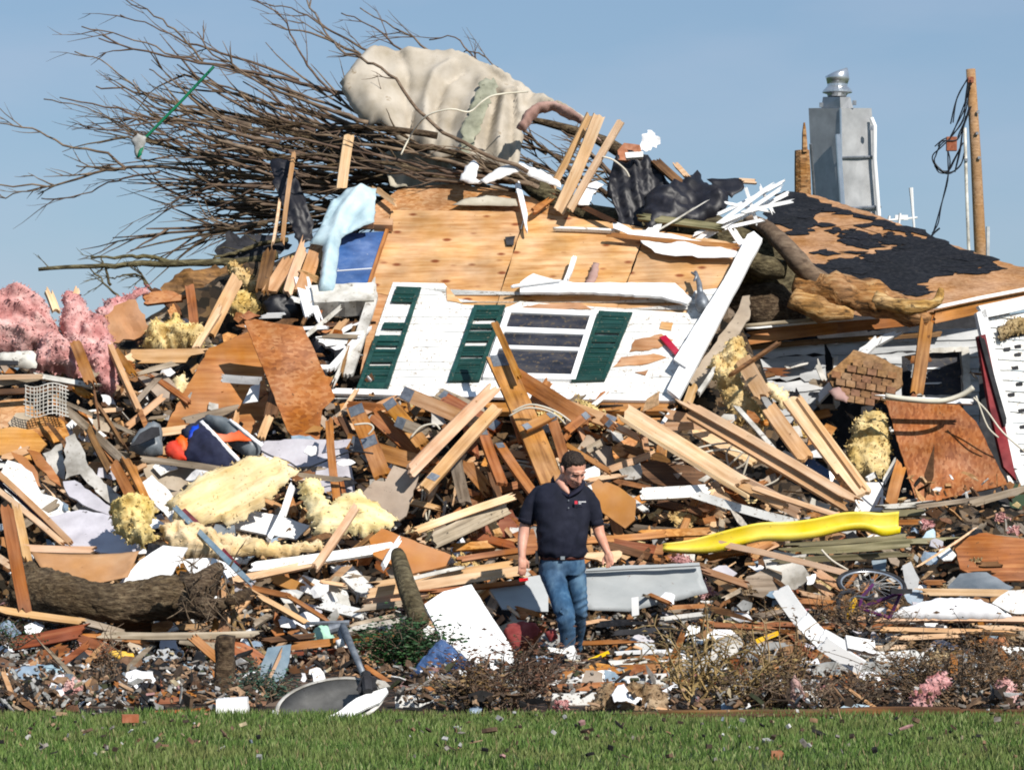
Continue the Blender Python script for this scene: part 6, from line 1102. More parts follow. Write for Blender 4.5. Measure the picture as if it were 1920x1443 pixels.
C('shell_piece', [(506, 1344), (512, 1330), (522, 1336), (528, 1352), (540, 1358), (600, 1346), (602, 1352), (545, 1366), (520, 1358)], 'white_clean', 'curved white piece of the dish back', Y=22.05, sp=5, nz=.01, parent=ds, jag=.003)
slab('shell_piece', [(590, 1354), (640, 1330), (668, 1308), (724, 1288), (728, 1296), (712, 1316), (672, 1334), (636, 1356)], 'white_clean', Y=21.95, th=.02, ty=.3, jag=.006, parent=ds)
slab('shell_piece', [(700, 1272), (722, 1276), (732, 1286), (712, 1290)], 'white_dirty', Y=22.1, th=.02, ty=.3, jag=.004, parent=ds)
mb = MB(); mb.tube([P(642, 1172, 22.9), P(660, 1215, 22.6), P(690, 1284, 22.25)], [.028, .024, .02], 8); mb.build('arm', 'plate_metal', ds, smooth=True)
mb = MB(); mb.tube([P(575, 1168, 22.9), P(655, 1167, 22.9)], [.012, .02], 6); mb.tube([P(618, 1180, 22.9), P(640, 1174, 22.9)], [.04, .035], 10); mb.tube([P(640, 1178, 22.9), P(645, 1200, 22.85)], [.035, .03], 8); mb.build('feed_bracket', 'plate_metal', ds)
mb = MB(); mb.tube([P(636, 1198, 22.8), P(640, 1212, 22.8)], [.028, .03], 10); mb.build('feed_horn', 'white_clean', ds, smooth=True)
mb = MB(); mb.box(P(688, 1282, 22.1), .10, .1, .12, Matrix.Rotation(.4, 3, 'Y')); mb.tube([P(672, 1296, 22.05), P(706, 1284, 22.05)], .03, 8); mb.tube([P(686, 1262, 22.1), P(690, 1296, 22.0)], .035, 8); mb.build('clamp', 'black_matte', ds)
# ------------------------------------------------------------------ yellow slide
SLp = [(1243, 1027, 6), (1290, 1028, 11), (1340, 1022, 17), (1390, 1009, 17), (1430, 1001, 16), (1480, 1000, 17), (1530, 994, 18), (1580, 983, 17), (1620, 981, 16), (1652, 988, 24), (1686, 984, 22)]
rings = []; 
cs = [(-1, .02), (-.92, .14), (-.82, .12), (-.72, -.02), (-.35, -.09), (-.1, -.05), (.15, -.09), (.55, -.06), (.78, .10), (.88, .15), (1, .03)]
for i, (x, y, hw) in enumerate(SLp):
    Y_ = 29.6-.0*i; c = P(x, y, Y_); s = hw*Y_/F
    tl = .75
    up = Vector((0, tl, .72)).normalized(); nn = Vector((0, -.72, tl)).normalized()
    if i >= 8: hh = 1.0
    top = [c+up*(a*s*.98)+nn*(b*.55*min(1, s/.07)) for a, b in cs]; bot = [p-nn*.015 for p in top[::-1]]
    rings.append(top+bot)
R2 = []
for k in range(len(rings[0])):
    R2.append(smoothpts([r[k] for r in rings], 4))
rings = [[R2[k][i] for k in range(len(R2))] for i in range(len(R2[0]))]
mb = MB(); mb.loft(rings); mb.build('yellow_slide', 'yellow_plastic', smooth=True, label='long wavy yellow plastic playground slide lying across mossy boards', cat='slide')
# ------------------------------------------------------------------ bicycle
bc = empty('bicycle', P(1635, 1150, 28.4), 'wrecked purple bicycle lying with its black wheel up', 'bicycle')
def hoop(mb, c, R, r, n1, e1, e2, mi=0, n=40, m=8):
    V = []; 
    for i in range(n):
        a = 2*math.pi*i/n; d = e1*math.cos(a)+e2*math.sin(a)
        for j in range(m): b = 2*math.pi*j/m; V.append(c+d*(R+r*math.cos(b))+n1*(r*math.sin(b)))
    mb.add(V, [[i*m+j, i*m+(j+1) % m, ((i+1) % n)*m+(j+1) % m, ((i+1) % n)*m+j] for i in range(n) for j in range(m)], mi)
wc_ = P(1634, 1096, 28.6); wn = Vector((.05, -.40, .91)).normalized(); we1 = Vector((1, 0, 0)); we1 = (we1-wn*we1.dot(wn)).normalized(); we2 = wn.cross(we1)
wh = MB(); hoop(wh, wc_, .285, .020, wn, we1, we2); w_ = wh.build('wheel', 'black_matte', bc, smooth=True)
wh = MB(); hoop(wh, wc_, .262, .010, wn, we1, we2); wh.build('rim', 'galvanised_bright', w_, smooth=True)
wh = MB()
for k in range(28):
    a = 2*math.pi*k/28; wh.tube([wc_+wn*(.02 if k % 2 else -.02), wc_+(we1*math.cos(a)+we2*math.sin(a))*.26], .0016, 3)
wh.build('spoke', 'galvanised', w_); wh = MB(); wh.tube([wc_-wn*.05, wc_+wn*.05], .02, 10); wh.build('hub', 'plate_metal', w_)
w2c = P(1600, 1150, 28.2); n2 = Vector((.7, -.6, .35)).normalized(); f1 = Vector((0, .5, .86)); f1 = (f1-n2*f1.dot(n2)).normalized(); f2 = n2.cross(f1)
wh = MB(); hoop(wh, w2c, .20, .02, n2, f1, f2); w_ = wh.build('wheel', 'black_matte', bc, smooth=True)
mb = MB()
jp = {'hub': P(1636, 1096, 28.5), 'crown': P(1615, 1120, 28.2), 'bb': P(1668, 1158, 28.1), 'seat': P(1690, 1110, 28.1), 'head': P(1612, 1140, 28.1)}
for a, b in (('hub', 'crown'), ('crown', 'head'), ('head', 'bb'), ('head', 'seat'), ('bb', 'seat')): mb.tube([jp[a], jp[b]], .016, 8)
mb.build('frame', 'maroon', bc); bpy.data.objects['frame.002' if 'frame.002' in bpy.data.objects else 'frame'].name
M('purple', [(.05, .01, .055), (.10, .014, .09)], rough=.35, bump=0)
for o_ in list(bc.children):
    if o_.name.startswith('frame'): o_.data.materials[0] = MATS['purple']
mb = MB(); mb.tube(smoothpts([P(1592, 1126, 28.0), P(1606, 1118, 28.0), P(1625, 1120, 27.95), P(1640, 1112, 27.9)], 3), .012, 6); mb.build('handlebar', 'plate_metal', bc)
mb = MB(); mb.loft([[P(1690, 1108, 28.0)+Vector((x, y, z)) for x, y in ((-.09, -.05), (.09, -.02), (.09, .02), (-.09, .05))] for z in (-.02, .02)]); mb.build('saddle', 'black_matte', bc)
mb = MB(); mb.tube([P(1588, 1160, 28.0), P(1600, 1130, 28.0), P(1604, 1120, 28.0)], [.02, .03, .015], 8); mb.build('chain_guard', 'yellow_paint', bc)
# ------------------------------------------------------------------ wires
WR = [[(1262, 856), (1300, 842), (1345, 832), (1390, 830), (1410, 838)], [(1265, 862), (1310, 850), (1360, 842), (1400, 850)], [(1410, 836), (1395, 870), (1350, 890), (1335, 900)], [(1408, 840), (1400, 870), (1392, 895)], [(1404, 838), (1385, 855), (1360, 880), (1352, 905)], [(1375, 832), (1362, 850), (1368, 880), (1378, 900)],
 [(1470, 875), (1462, 895), (1440, 908), (1402, 918)], [(955, 780), (985, 765), (1020, 768), (1045, 780), (1060, 795)], [(960, 772), (995, 758), (1040, 770), (1070, 790)], [(960, 862), (1000, 868), (1050, 872)], [(965, 868), (1010, 878), (1060, 880)], [(800, 905), (806, 940), (802, 990)], [(795, 902), (830, 940), (845, 955)], [(792, 905), (790, 940), (770, 965)], [(798, 905), (797, 950), (800, 975)],
 [(664, 796), (690, 794), (700, 802), (690, 815)], [(770, 820), (790, 800), (815, 795), (825, 805)], [(1130, 294), (1150, 300), (1172, 318), (1180, 332)], [(650, 990), (665, 1010), (680, 1035)], [(1540, 1030), (1560, 1050), (1590, 1068)], [(1360, 985), (1340, 1000), (1320, 1015)], [(430, 870), (480, 875), (510, 900)],
 [(1660, 742), (1700, 748), (1760, 752), (1800, 742), (1825, 726)], [(1825, 745), (1850, 770), (1880, 810), (1925, 850)], [(1830, 742), (1836, 760), (1852, 800), (1872, 820)]]
for k, p_ in enumerate(WR):
    Yb = 31.4 if 700 < p_[0][1] < 1000 else Yh(p_[0][1])-1.2
    if p_[0][0] > 1650: Yb = 34.6
    mb = MB(); q = smoothpts([P(x, y, Yb) for x, y in p_], 4); mb.tube(q, .010 if k != 22 else .03, 5)
    lb, g = auto('loose white electric cable hanging in an arc', p_[1][0], p_[1][1], 'loose white cables in the wreckage'); mb.build('loose_cable', 'wire_white', smooth=True, label=lb, cat='cable', group=g)
for k, p_ in enumerate([[(490, 845), (510, 855), (540, 865), (560, 878)], [(566, 880), (600, 868), (640, 852), (665, 846), (700, 850)], [(1640, 885), (1650, 905), (1668, 930), (1690, 950)]]):
    mb = MB(); mb.tube(smoothpts([P(x, y, 31.2) for x, y in p_], 4), .008, 5); lb, g = auto('loose black cable curving', p_[1][0], p_[1][1], 'loose black cables in the wreckage'); mb.build('loose_cable', 'wire_black', smooth=True, label=lb, cat='cable', group=g)
# white string across the carpet
mb = MB(); mb.tube(smoothpts([P(752, 290, 35.2), P(770, 255, 35.3), P(800, 218, 35.0), P(845, 205, 34.9), P(880, 210, 35), P(905, 190, 35), P(930, 178, 35.1), P(990, 172, 35.4)], 4), .010, 5)
mb.build('white_rope', 'wire_white', smooth=True, label='thin white rope looped over the draped carpet', cat='rope')
# ------------------------------------------------------------------ shrubs
def shrub(name, px, py, Y, wpx, hpx, nst, leafm, label, stem='branch_bark', nleaf=700, ls=.018, cat='shrub', spread=.8, seed=1, conical=1.0, stemr=.006):
    rs = random.Random(seed); base = P(px, py, Y); base.z = max(base.z, 0.02); W_ = wpx*Y/F; H_ = hpx*Y/F
    e = empty(name, base, label, cat); mb = MB(); tips = []
    for _ in range(nst):
        a = rs.uniform(-1, 1); d = Vector((a*spread*W_, rs.uniform(-.6, .6)*W_*.5, H_*rs.uniform(.6, 1.05)*(1-.35*abs(a))))
        st = base+Vector((rs.uniform(-.4, .4)*W_*.6, rs.uniform(-.3, .3)*W_*.4, 0)); pts = [st]
        for i in range(1, 6): pts.append(st+d*i/5+Vector((rs.gauss(0, .02), rs.gauss(0, .02), rs.gauss(0, .01))))
        mb.tube(pts, [stemr*(1.3-.18*i) for i in range(6)], 4, cap=False)
        for i in (2, 3, 4, 5):
            tips.append((pts[i], i))
            for _2 in range(2):
                t = pts[i]+Vector((rs.gauss(0, .07), rs.gauss(0, .06), rs.gauss(.04, .05)))*(W_/.5+.3); mb.tube([pts[i], (pts[i]+t)/2+Vector((0, 0, .01)), t], [stemr*.6, stemr*.45, stemr*.3], 3, cap=False); tips.append((t, i))
    mb.build('stems', stem, e)
    if nleaf:
        lb = MB()
        for _ in range(nleaf):
            t, i = rs.choice(tips); c = t+Vector((rs.gauss(0, .035), rs.gauss(0, .035), rs.gauss(0, .03))); s = ls*rs.uniform(.5, 1.3)
            R = Matrix.Rotation(rs.uniform(0, 6.3), 3, 'Z') @ Matrix.Rotation(rs.gauss(0, 1), 3, 'X')
            lb.add([c+R @ Vector(v) for v in ((-s, 0, 0), (0, -s*.45, s*.15), (s, 0, -.1*s), (0, s*.45, s*.15))], [[0, 1, 2, 3]])
        lb.build('leaves', leafm, e, kind='stuff')
    return e
shrub('dry_shrub', 945, 1345, 22.5, 150, 135, 30, 'leaf_brown', 'dry brown leafless shrub in front of the white door', nleaf=1100, seed=2, ls=.02)
shrub('dry_shrub', 890, 1346, 22.4, 90, 80, 26, 'leaf_brown', 'low brown shrub beside the arched white skirting', nleaf=700, seed=22)
shrub('dry_shrub', 1800, 1340, 22.6, 210, 150, 28, 'leaf_brown', 'big brown shrub at the edge behind the pink clump', nleaf=1100, seed=3, ls=.022)
shrub('dry_shrub', 1890, 1345, 22.9, 120, 130, 30, 'leaf_brown', 'second brown shrub running out at the picture edge', nleaf=450, seed=33)
shrub('dry_stalks', 1330, 1345, 22.7, 150, 190, 17, 'leaf_brown', 'tall dry yellowish stalks standing above the edging timbers', stem='stalk', nleaf=420, seed=4, stemr=.009)
shrub('dry_stalks', 1450, 1345, 22.8, 110, 180, 16, 'leaf_brown', 'thin dry stalks beside the white gutter', stem='stalk', nleaf=400, seed=5, stemr=.008)
shrub('dry_shrub', 1570, 1345, 22.5, 170, 60, 26, 'leaf_brown', 'low brown twigs under the white gutter end', nleaf=350, seed=6)
shrub('dry_twigs', 1612, 1182, 27.9, 110, 62, 16, 'leaf_brown', 'brown twigs and leaves caught in the purple bicycle frame', nleaf=420, seed=61, cat='twigs')
shrub('evergreen_bush', 765, 1258, 26.3, 100, 85, 50, 'leaf_green', 'dark evergreen bush beside the slanted white door', nleaf=3600, seed=7, ls=.022)
shrub('juniper_sprig', 492, 1312, 23.3, 70, 40, 24, 'juniper', 'grey green juniper sprig beside the blue grey panel', nleaf=1300, seed=8, ls=.016)
shrub('green_weed', 22, 1215, 26.5, 50, 46, 12, 'leaf_green', 'small green weed at the edge by the reddish boards', nleaf=260, seed=9)
shrub('dry_shrub', 200, 1290, 25.0, 60, 110, 10, 'leaf_brown', 'thin dark twiggy stems rising behind the yellow glove', nleaf=120, seed=10, spread=.4)
for sx_, sw_, sh_, sd_ in SHRUBS:
    lb_, g_ = auto('tangled brown brush clump', sx_, 1330-sh_/2, 'brown brush clumps along the lawn edge')
    shrub('brush_clump', sx_, 1343, 22.6+RND.uniform(0, .8), sw_, sh_, 18, 'leaf_brown', lb_, nleaf=450, seed=sd_, ls=.022, cat='brush')
mb = MB(); mb.tube([P(948, 1440, 18.5), P(965, 1395, 20.3), P(985, 1345, 21.8)], .006, 5); mb.build('thin_stick', 'branch_bark', label='thin bare stick leaning over the grass by the brown shrub', cat='stick')
mb = MB(); mb.tube([P(1590, 1382, 20.6), P(1578, 1350, 21.4), P(1570, 1325, 21.8)], .006, 5); mb.build('thin_stick', 'stalk', label='thin bare stick leaning over the grass below the gutter', cat='stick')
# ------------------------------------------------------------------ the man
PYD = 28.0
def pp(px, py, dy=0): return P(px, py, PYD+dy)*1.0
mpp = PYD/F                                   # metres per photo pixel at his distance
man = empty('person', P(1068, 1252, PYD), 'short haired man in a navy polo shirt and blue jeans walking with head bowed', 'person')
def ell_ring(c, rx, ry, n=28, rot=0, tilt=0, sq=2.2):
    out = []
    for k in range(n):
        a = 2*math.pi*k/n; ca, sa = math.cos(a), math.sin(a)
        x = rx*math.copysign(abs(ca)**(2/sq), ca); y = ry*math.copysign(abs(sa)**(2/sq), sa)
        xr = x*math.cos(rot)-y*math.sin(rot); yr = x*math.sin(rot)+y*math.cos(rot)
        out.append(c+Vector((xr, yr, tilt*yr)))
    return out
def limb(mb, pts, rads, n=16, sq=1.0, k=4):
    q = smoothpts(pts, k); R = [lerp_table([(i*k, r) for i, r in enumerate(rads)], j) for j in range(len(q))]
    mb.tube(q, R, n)
    for p, r in ((q[0], R[0]), (q[-1], R[-1])): ball(mb, p, (r, r, r))
def ball(mb, c, r, R=None, n=14, m=10):
    V = []; Fc = []
    for i in range(m+1):
        th = math.pi*i/m
        for k in range(n):
            ph = 2*math.pi*k/n; v = Vector((r[0]*math.sin(th)*math.cos(ph), r[1]*math.sin(th)*math.sin(ph), r[2]*math.cos(th)))
            if R is not None: v = R @ v
            V.append(Vector(c)+v)
    for i in range(m):
        for k in range(n): Fc.append([i*n+k, (i+1)*n+k, (i+1)*n+(k+1) % n, i*n+(k+1) % n])
    mb.add(V, Fc)
def remeshed(mb, name, m, parent, vox, smooth_it=3, disp=None, label=None):
    c = Vector(parent.location)
    me = mesh(name+'_src', [(v[0]-c.x, v[1]-c.y, v[2]-c.z) for v in mb.V], mb.F)
    o = bpy.data.objects.new(name+'_src', me); COL.objects.link(o)
    r = o.modifiers.new('r', 'REMESH'); r.mode = 'VOXEL'; r.voxel_size = vox; r.use_smooth_shade = True
    s = o.modifiers.new('s', 'SMOOTH'); s.iterations = smooth_it; s.factor = .5
    dg = bpy.context.evaluated_depsgraph_get(); dg.update()
    me2 = bpy.data.meshes.new_from_object(o.evaluated_get(dg)); bpy.data.objects.remove(o); me2.name = name
    if disp:
        for v in me2.vertices: v.co = v.co+v.normal*disp(v.co)
    me2.materials.clear()
    ob = link(name, me2, m, parent, Matrix.Translation(c), smooth=True)
    if label: ob['label'] = label
    return ob
# body: head, neck, arms and hands in one continuous surface
body = MB()
HC = pp(1076, 877.5, -.09)                        # middle of the skull
HR = Matrix.Rotation(math.radians(30), 3, 'Z') @ Matrix.Rotation(math.radians(31), 3, 'X') @ Matrix.Rotation(math.radians(-6), 3, 'Y')
HS = 1.24
def hp(x, y, z): return HC+HR @ (Vector((x, y, z))*HS)      # head frame: -y is forward
def hb(mb, c, r): ball(mb, hp(*c), tuple(q*HS for q in r), HR)
hb(body, (0, .012, .01), (.076, .094, .092)); hb(body, (0, -.02, -.045), (.060, .070, .072)); hb(body, (0, -.045, -.098), (.036, .036, .026)); hb(body, (0, -.03, -.08), (.052, .048, .036))
hb(body, (0, -.082, .012), (.050, .016, .014)); hb(body, (.036, -.062, -.035), (.022, .022, .024)); hb(body, (-.036, -.062, -.035), (.022, .022, .024))
for t in range(7):
    f_ = t/6; hb(body, (0, -.084-.022*f_, -.002-.044*f_), (.0095+.006*f_, .011, .011))
hb(body, (.012, -.092, -.048), (.009, .009, .008)); hb(body, (-.012, -.092, -.048), (.009, .009, .008))
hb(body, (0, -.083, -.070), (.024, .010, .007)); hb(body, (0, -.080, -.080), (.022, .010, .007))
for s in (-1, 1): hb(body, (s*.082, .010, -.014), (.012, .019, .030)); hb(body, (s*.088, .016, .002), (.007, .016, .018))
# neck
limb(body, [pp(1056, 925, .05), pp(1059, 905, .03), hp(0, .03, -.05)], [.078, .072, .064])
# arms (viewer's left = his right)
limb(body, [pp(998, 940, .03), pp(988, 972, .03), pp(982, 1000, .02), pp(979, 1024, -.03), pp(979, 1045, -.06)], [.058, .052, .048, .039, .028])
limb(body, [pp(1112, 950, .03), pp(1119, 978, .02), pp(1124, 1000, .0), pp(1133, 1021, -.06), pp(1140, 1037, -.09)], [.056, .052, .047, .036, .026])
def hand(mb, w0, dirv, side, curl, s=1.0):
    d = dirv.normalized(); f = Vector((side*.9, -.45, 0)); f = (f-d*f.dot(d)).normalized()  # palm width axis
    nn = d.cross(f).normalized()
    # palm
    for t in range(5):
        r = .022+.006*math.sin(t/4*3.14); c = w0+d*(.012+.017*t)*s; 
        ball(mb, c+f*.012, (r, r*.85, r)); ball(mb, c-f*.014, (r*.95, r*.8, r))
    kn = w0+d*.088*s
    for k, (o_, L_) in enumerate(((-.030, .066), (-.010, .076), (.010, .074), (.029, .060))):
        p0 = kn+f*o_; c1 = curl*(1+.12*k); 
        d1 = (d*math.cos(c1*.5)+nn*math.sin(c1*.5)); d2 = (d*math.cos(c1*1.1)+nn*math.sin(c1*1.1)); d3 = (d*math.cos(c1*1.6)+nn*math.sin(c1*1.6))
        a = p0-d*.02; b = p0+d1*L_*.45*s; c = b+d2*L_*.32*s; e = c+d3*L_*.25*s
        mb.tube([a, b, c, e], [.0098, .0092, .0085, .0074], 8); ball(mb, e, (.0074,)*3, n=8, m=6)
    t0 = w0+d*.025-f*.026; t1 = t0+(d*.6-f*.75)*.035; t2 = t1+(d*.85-f*.25+nn*.3)*.032; t3 = t2+(d*.95+nn*.3)*.022
    mb.tube([t0, t1, t2, t3], [.014, .0125, .0105, .0085], 8); ball(mb, t3, (.0085,)*3, n=8, m=6)
hand(body, pp(979, 1043, -.06), Vector((.04, -.12, -1)), -1, .45, 1.02)
hand(body, pp(1140, 1035, -.09), Vector((.2, -.25, -1)), 1, .55, .9)
limb(body, [pp(1049, 903, -.03), pp(1058, 914, -.08), pp(1066, 924, -.118)], [.036, .034, .012])
bd_ = remeshed(body, 'body', 'skin', man, .006, 3)
# face details
fm = MB()
for s in (-1, 1):
    for t in range(5): hb(fm, (s*(.014+.008*t), -.092+.002*t*t*.4, .020+.0015*t-.0006*t*t), (.006, .0035, .0026))
fm.build('eyebrow', 'eyebrow', bd_, smooth=True)
for s in (-1, 1):
    fm = MB(); hb(fm, (s*.030, -.071, -.002), (.012, .007, .006)); fm.build('eye', 'skin', bd_, smooth=True)
    fm = MB(); hb(fm, (s*.030, -.0785, -.006), (.010, .0015, .0012)); fm.build('eyelash', 'eyebrow', bd_, smooth=True)
fm = MB(); hb(fm, (0, -.0905, -.0745), (.020, .005, .0035)); fm.build('mouth', 'lips', bd_, smooth=True)
# hair
hm = MB(); hb(hm, (0, .022, .036), (.0805, .090, .075)); hb(hm, (0, .046, -.005), (.076, .068, .075)); hb(hm, (0, -.026, .066), (.054, .044, .030)); 
for s in (-1, 1): hb(hm, (s*.068, .004, .010), (.014, .020, .030))
remeshed(hm, 'hair', 'hair', man, .006, 2, disp=lambda c: .007*fbm(c.x*60, c.y*60, c.z*60))
# shirt
sm = MB()
rows = [(899, 1060, 22, .07, .07), (905, 1058, 36, .09, .05), (913, 1056, 48, .11, .04), (925, 1055.5, 54, .13, .02), (940, 1055, 56, .145, .0), (960, 1055, 54, .155, -.01), (980, 1055, 50, .162, -.02), (1000, 1054, 48, .167, -.03), (1020, 1054, 47, .170, -.03), (1036, 1054, 46, .165, -.03), (1044, 1055, 42, .155, -.02)]
sm.loft([ell_ring(pp(cx, py, dy), hw*mpp, hd, 30, rot=.25) for py, cx, hw, hd, dy in rows[1:]])
limb(sm, [pp(1014, 928, .03), pp(1001, 942, .02), pp(992, 958, .02), pp(988, 970, .02)], [.082, .080, .072, .066])
limb(sm, [pp(1096, 930, .03), pp(1107, 944, .02), pp(1114, 960, .01), pp(1117, 974, .01)], [.080, .078, .068, .061])
def wr(c): return .006*fbm(c.x*5, c.y*5, c.z*6)+.010*(1-3*abs(mnoise.noise(Vector((c.x*5+c.z*4, c.y*5, c.z*9-c.x*6)))))*max(.3, min(1, (1.40-c.z)/.25))
remeshed(sm, 'shirt', 'shirt_navy', man, .010, 4, disp=wr)
# sleeve hems, collar, placket, buttons, badge
for a, b, r in ((pp(988, 970, .02), pp(985, 981, .02), .070), (pp(1117, 974, .01), pp(1119, 985, .01), .065)):
    h = MB(); h.tube([a, b], [r*.96, r*.97], 18); h.build('sleeve_hem', 'shirt_navy', man, smooth=True)
cl = MB()
neck = [(1038, 896, .08), (1041, 908, -.02), (1052, 920, -.08), (1065, 929, -.12)], [(1066, 929, -.12), (1080, 920, -.11), (1090, 910, -.05), (1091, 900, .05)]
for side in neck:
    q = smoothpts([pp(*p) for p in side], 4); V = []
    for p in q:
        o_ = (p-pp(1064, 910, .02)); o_.z = 0; o_ = o_.normalized(); V += [p+Vector((0, 0, .025)), p+o_*.028-Vector((0, 0, .010)), p+o_*.024-Vector((0, 0, .018)), p+Vector((0, 0, .012))]
    cl.add(V, [[4*i+a, 4*i+(a+1) % 4, 4*i+4+(a+1) % 4, 4*i+4+a] for i in range(len(q)-1) for a in range(4)])
cl.build('collar', 'shirt_navy', man, smooth=True)
def front(px, py, off=.0): # a point on the chest surface
    t = [(r[0], r) for r in rows]; r0 = None
    for (a, ra), (b, rb) in zip(t, t[1:]):
        if a <= py <= b: k = (py-a)/(b-a); r0 = [x+(y-x)*k for x, y in zip(ra, rb)]; break
    py_, cx, hw, hd, dy = r0; u = (px-cx)/hw; return pp(px, py, dy-hd*max(0, 1-abs(u)**2.2)**(1/2.2)-u*.05-off)
bt = MB(); 
for (x, y) in ((1066, 938), (1066, 952)): ball(bt, front(x, y, .012), (.006, .004, .006), n=8, m=6)
bt.build('button', 'grey_plastic', man)
mb = MB(); mb.add([front(x, y, .013) for x, y in ((1077.5, 938.5), (1082.5, 938.5), (1083, 944.5), (1077.5, 944.5))], [[0, 3, 2, 1]]); mb.build('badge', 'fabric_red', man, label='small red square badge')
mb = MB(); x = 1085
for k, wd in enumerate((1.6, 1.2, 1.6, 1.0, 1.5, 1.7, 1.2, 1.5)): mb.add([front(a, b, .013) for a, b in ((x, 939.4), (x+wd*.8, 939.4), (x+wd*.8, 941.2), (x, 941.2))], [[0, 3, 2, 1]]); x += wd+.35
x = 1085
for k, wd in enumerate((1.4, 1.6, 1.2)): mb.add([front(a, b, .013) for a, b in ((x, 942.6), (x+wd*.8, 942.6), (x+wd*.8, 944.2), (x, 944.2))], [[0, 3, 2, 1]]); x += wd+.35
mb.build('embroidered_lettering', 'paper_white', man, label='two tiny rows of white embroidered lettering')
# belt, phone pouch
mb = MB(); mb.loft([ell_ring(pp(1054, 1049, -.01), 41.5*mpp, .150, 30, rot=.25), ell_ring(pp(1054, 1042, -.015), 42.5*mpp, .158, 30, rot=.25)]); mb.build('belt', 'leather', man, smooth=True)
mb = MB(); mb.box(pp(1055, 1045.5, -.185), .035, .008, .028); mb.build('buckle', 'galvanised_bright', man)
mb = MB(); mb.box(pp(1007, 1044, -.06), .03, .06, .11); mb.build('phone_pouch', 'black_matte', man)
# jeans
jm = MB()
jm.loft([ell_ring(pp(1054, 1044, -.01), 41*mpp, .142, 28, rot=.2), ell_ring(pp(1054, 1060, .0), 43.5*mpp, .150, 28, rot=.2), ell_ring(pp(1055, 1078, .0), 43*mpp, .135, 28, rot=.2)])
limb(jm, [pp(1034, 1070, -.01), pp(1045, 1105, -.16), pp(1058, 1146, -.30), pp(1064, 1190, -.24), pp(1064, 1238, -.16)], [.105, .092, .080, .070, .060])
limb(jm, [pp(1077, 1070, .02), pp(1082, 1110, .02), pp(1086, 1148, .08), pp(1082, 1186, .28), pp(1078, 1214, .44)], [.098, .085, .068, .062, .056])
def wj(c):
    w_ = .25+.9*math.exp(-((c.z-.47)/.10)**2)+1.0*math.exp(-((c.z-.10)/.09)**2)+.5*math.exp(-((c.z-.80)/.07)**2)
    return .006*fbm(c.x*6, c.y*6, c.z*3)+w_*.008*(1-2*abs(mnoise.noise(Vector((c.x*7+3, c.y*7, c.z*17-c.x*9))))*2)
remeshed(jm, 'jeans', 'denim', man, .011, 4, disp=wj)
# shoes
for (x, y, dy, yaw) in ((1066, 1250, -.20, .3), (1080, 1226, .46, -.1)):
    s_ = MB(); c = P(x, y, PYD+dy); c.z = .045 if dy < 0 else .10; R = Matrix.Rotation(yaw, 3, 'Z')
    ball(s_, c+R @ Vector((0, -.08, 0)), (.048, .095, .042)); ball(s_, c+R @ Vector((0, .03, .015)), (.042, .07, .055)); s_.build('shoe', 'black_matte', man, smooth=True)
# red thing in his hand
mb = MB(); mb.box(pp(982, 1086, -.10), .075, .03, .024, Matrix.Rotation(-.1, 3, 'Y')); 
mb.build('red_tool', 'fabric_red', label='small bright red object held in the hand of the man', cat='tool')
# ------------------------------------------------------------------ loose pieces filling the wreckage
FR = random.Random(99)
def filler(region, n, kinds, smin, smax, dlo=.05, dhi=.5):
    x0, y0, x1, y1 = region
    for _ in range(n):
        px = FR.uniform(x0, x1); py = FR.uniform(y0, y1)
        if keepout(px, py): continue
        s_cap = 26 if py > 1300 else 999
        kind, m = FR.choices([k[:2] for k in kinds], [k[2] for k in kinds])[0]
        s = min(s_cap, FR.uniform(smin, smax))
        if kind == 'b':
            a = FR.gauss(0, .7); ln = s*FR.uniform(1.2, 2.4)
            x2, y2 = px+math.cos(a)*ln, py+math.sin(a)*ln
            if max(py, y2) > 1338: continue
            if y2 < 380 or (px > 1380 and min(py, y2) < 955): continue
            if max(py, y2) > 1215:
                Yy = EYE*F/(max(py, y2, 1216)-HZ)*.985; Yy = min(Yy, 28.6)
                B(px, py, x2, y2, s*FR.uniform(.15, .34), m, Y=Yy, th=.02)
            else: B(px, py, x2, y2, s*FR.uniform(.18, .42), m, d=FR.uniform(dlo, dhi), d2=FR.uniform(dlo, dhi), th=.025)
        else:
            k = FR.choice([4, 4, 5, 6]); asp = FR.choice([1, 1.5, 2.2]); ro = FR.uniform(0, 3.14); q = []
            for i in range(k):
                g = 2*math.pi*(i+FR.uniform(-.3, .3))/k; u_, v_ = math.cos(g)*s*.55*asp**.5, math.sin(g)*s*.55/asp**.5
                q.append((px+u_*math.cos(ro)-v_*math.sin(ro), py+(u_*math.sin(ro)+v_*math.cos(ro))*.7))
            Yy = None if py < 1210 else min(28.5, EYE*F/(max(py+s*.4, 1216)-HZ)*.985)
            nm, ct, desc = {'c': ('torn_piece', 'scrap', 'torn piece'), 'w': ('crumpled_scrap', 'scrap', 'crumpled scrap')}[kind]
            sz = 'tiny' if s < 20 else 'small' if s < 30 else 'middling' if s < 42 else 'sizeable'
            lb, g = auto(f'{sz} {TONE.get(m, m)} {desc}', px, py, 'loose pieces strewn through the wreckage')
            if kind == 'c': slab(nm, q, m, lb, ct, Y=Yy, d=FR.uniform(dlo, dhi), tx=FR.gauss(0, .25), ty=FR.uniform(0, .7), th=.012, jag=.012, group=g)
            else: cloth(nm, q, m, lb, ct, Y=Yy, d=FR.uniform(dlo, dhi), tx=FR.gauss(0, .2), ty=FR.uniform(.1, .6), th=.005, jag=.012, sp=s*.2+2, nz=.05, nzs=9, group=g, smooth=False, puff=.015)
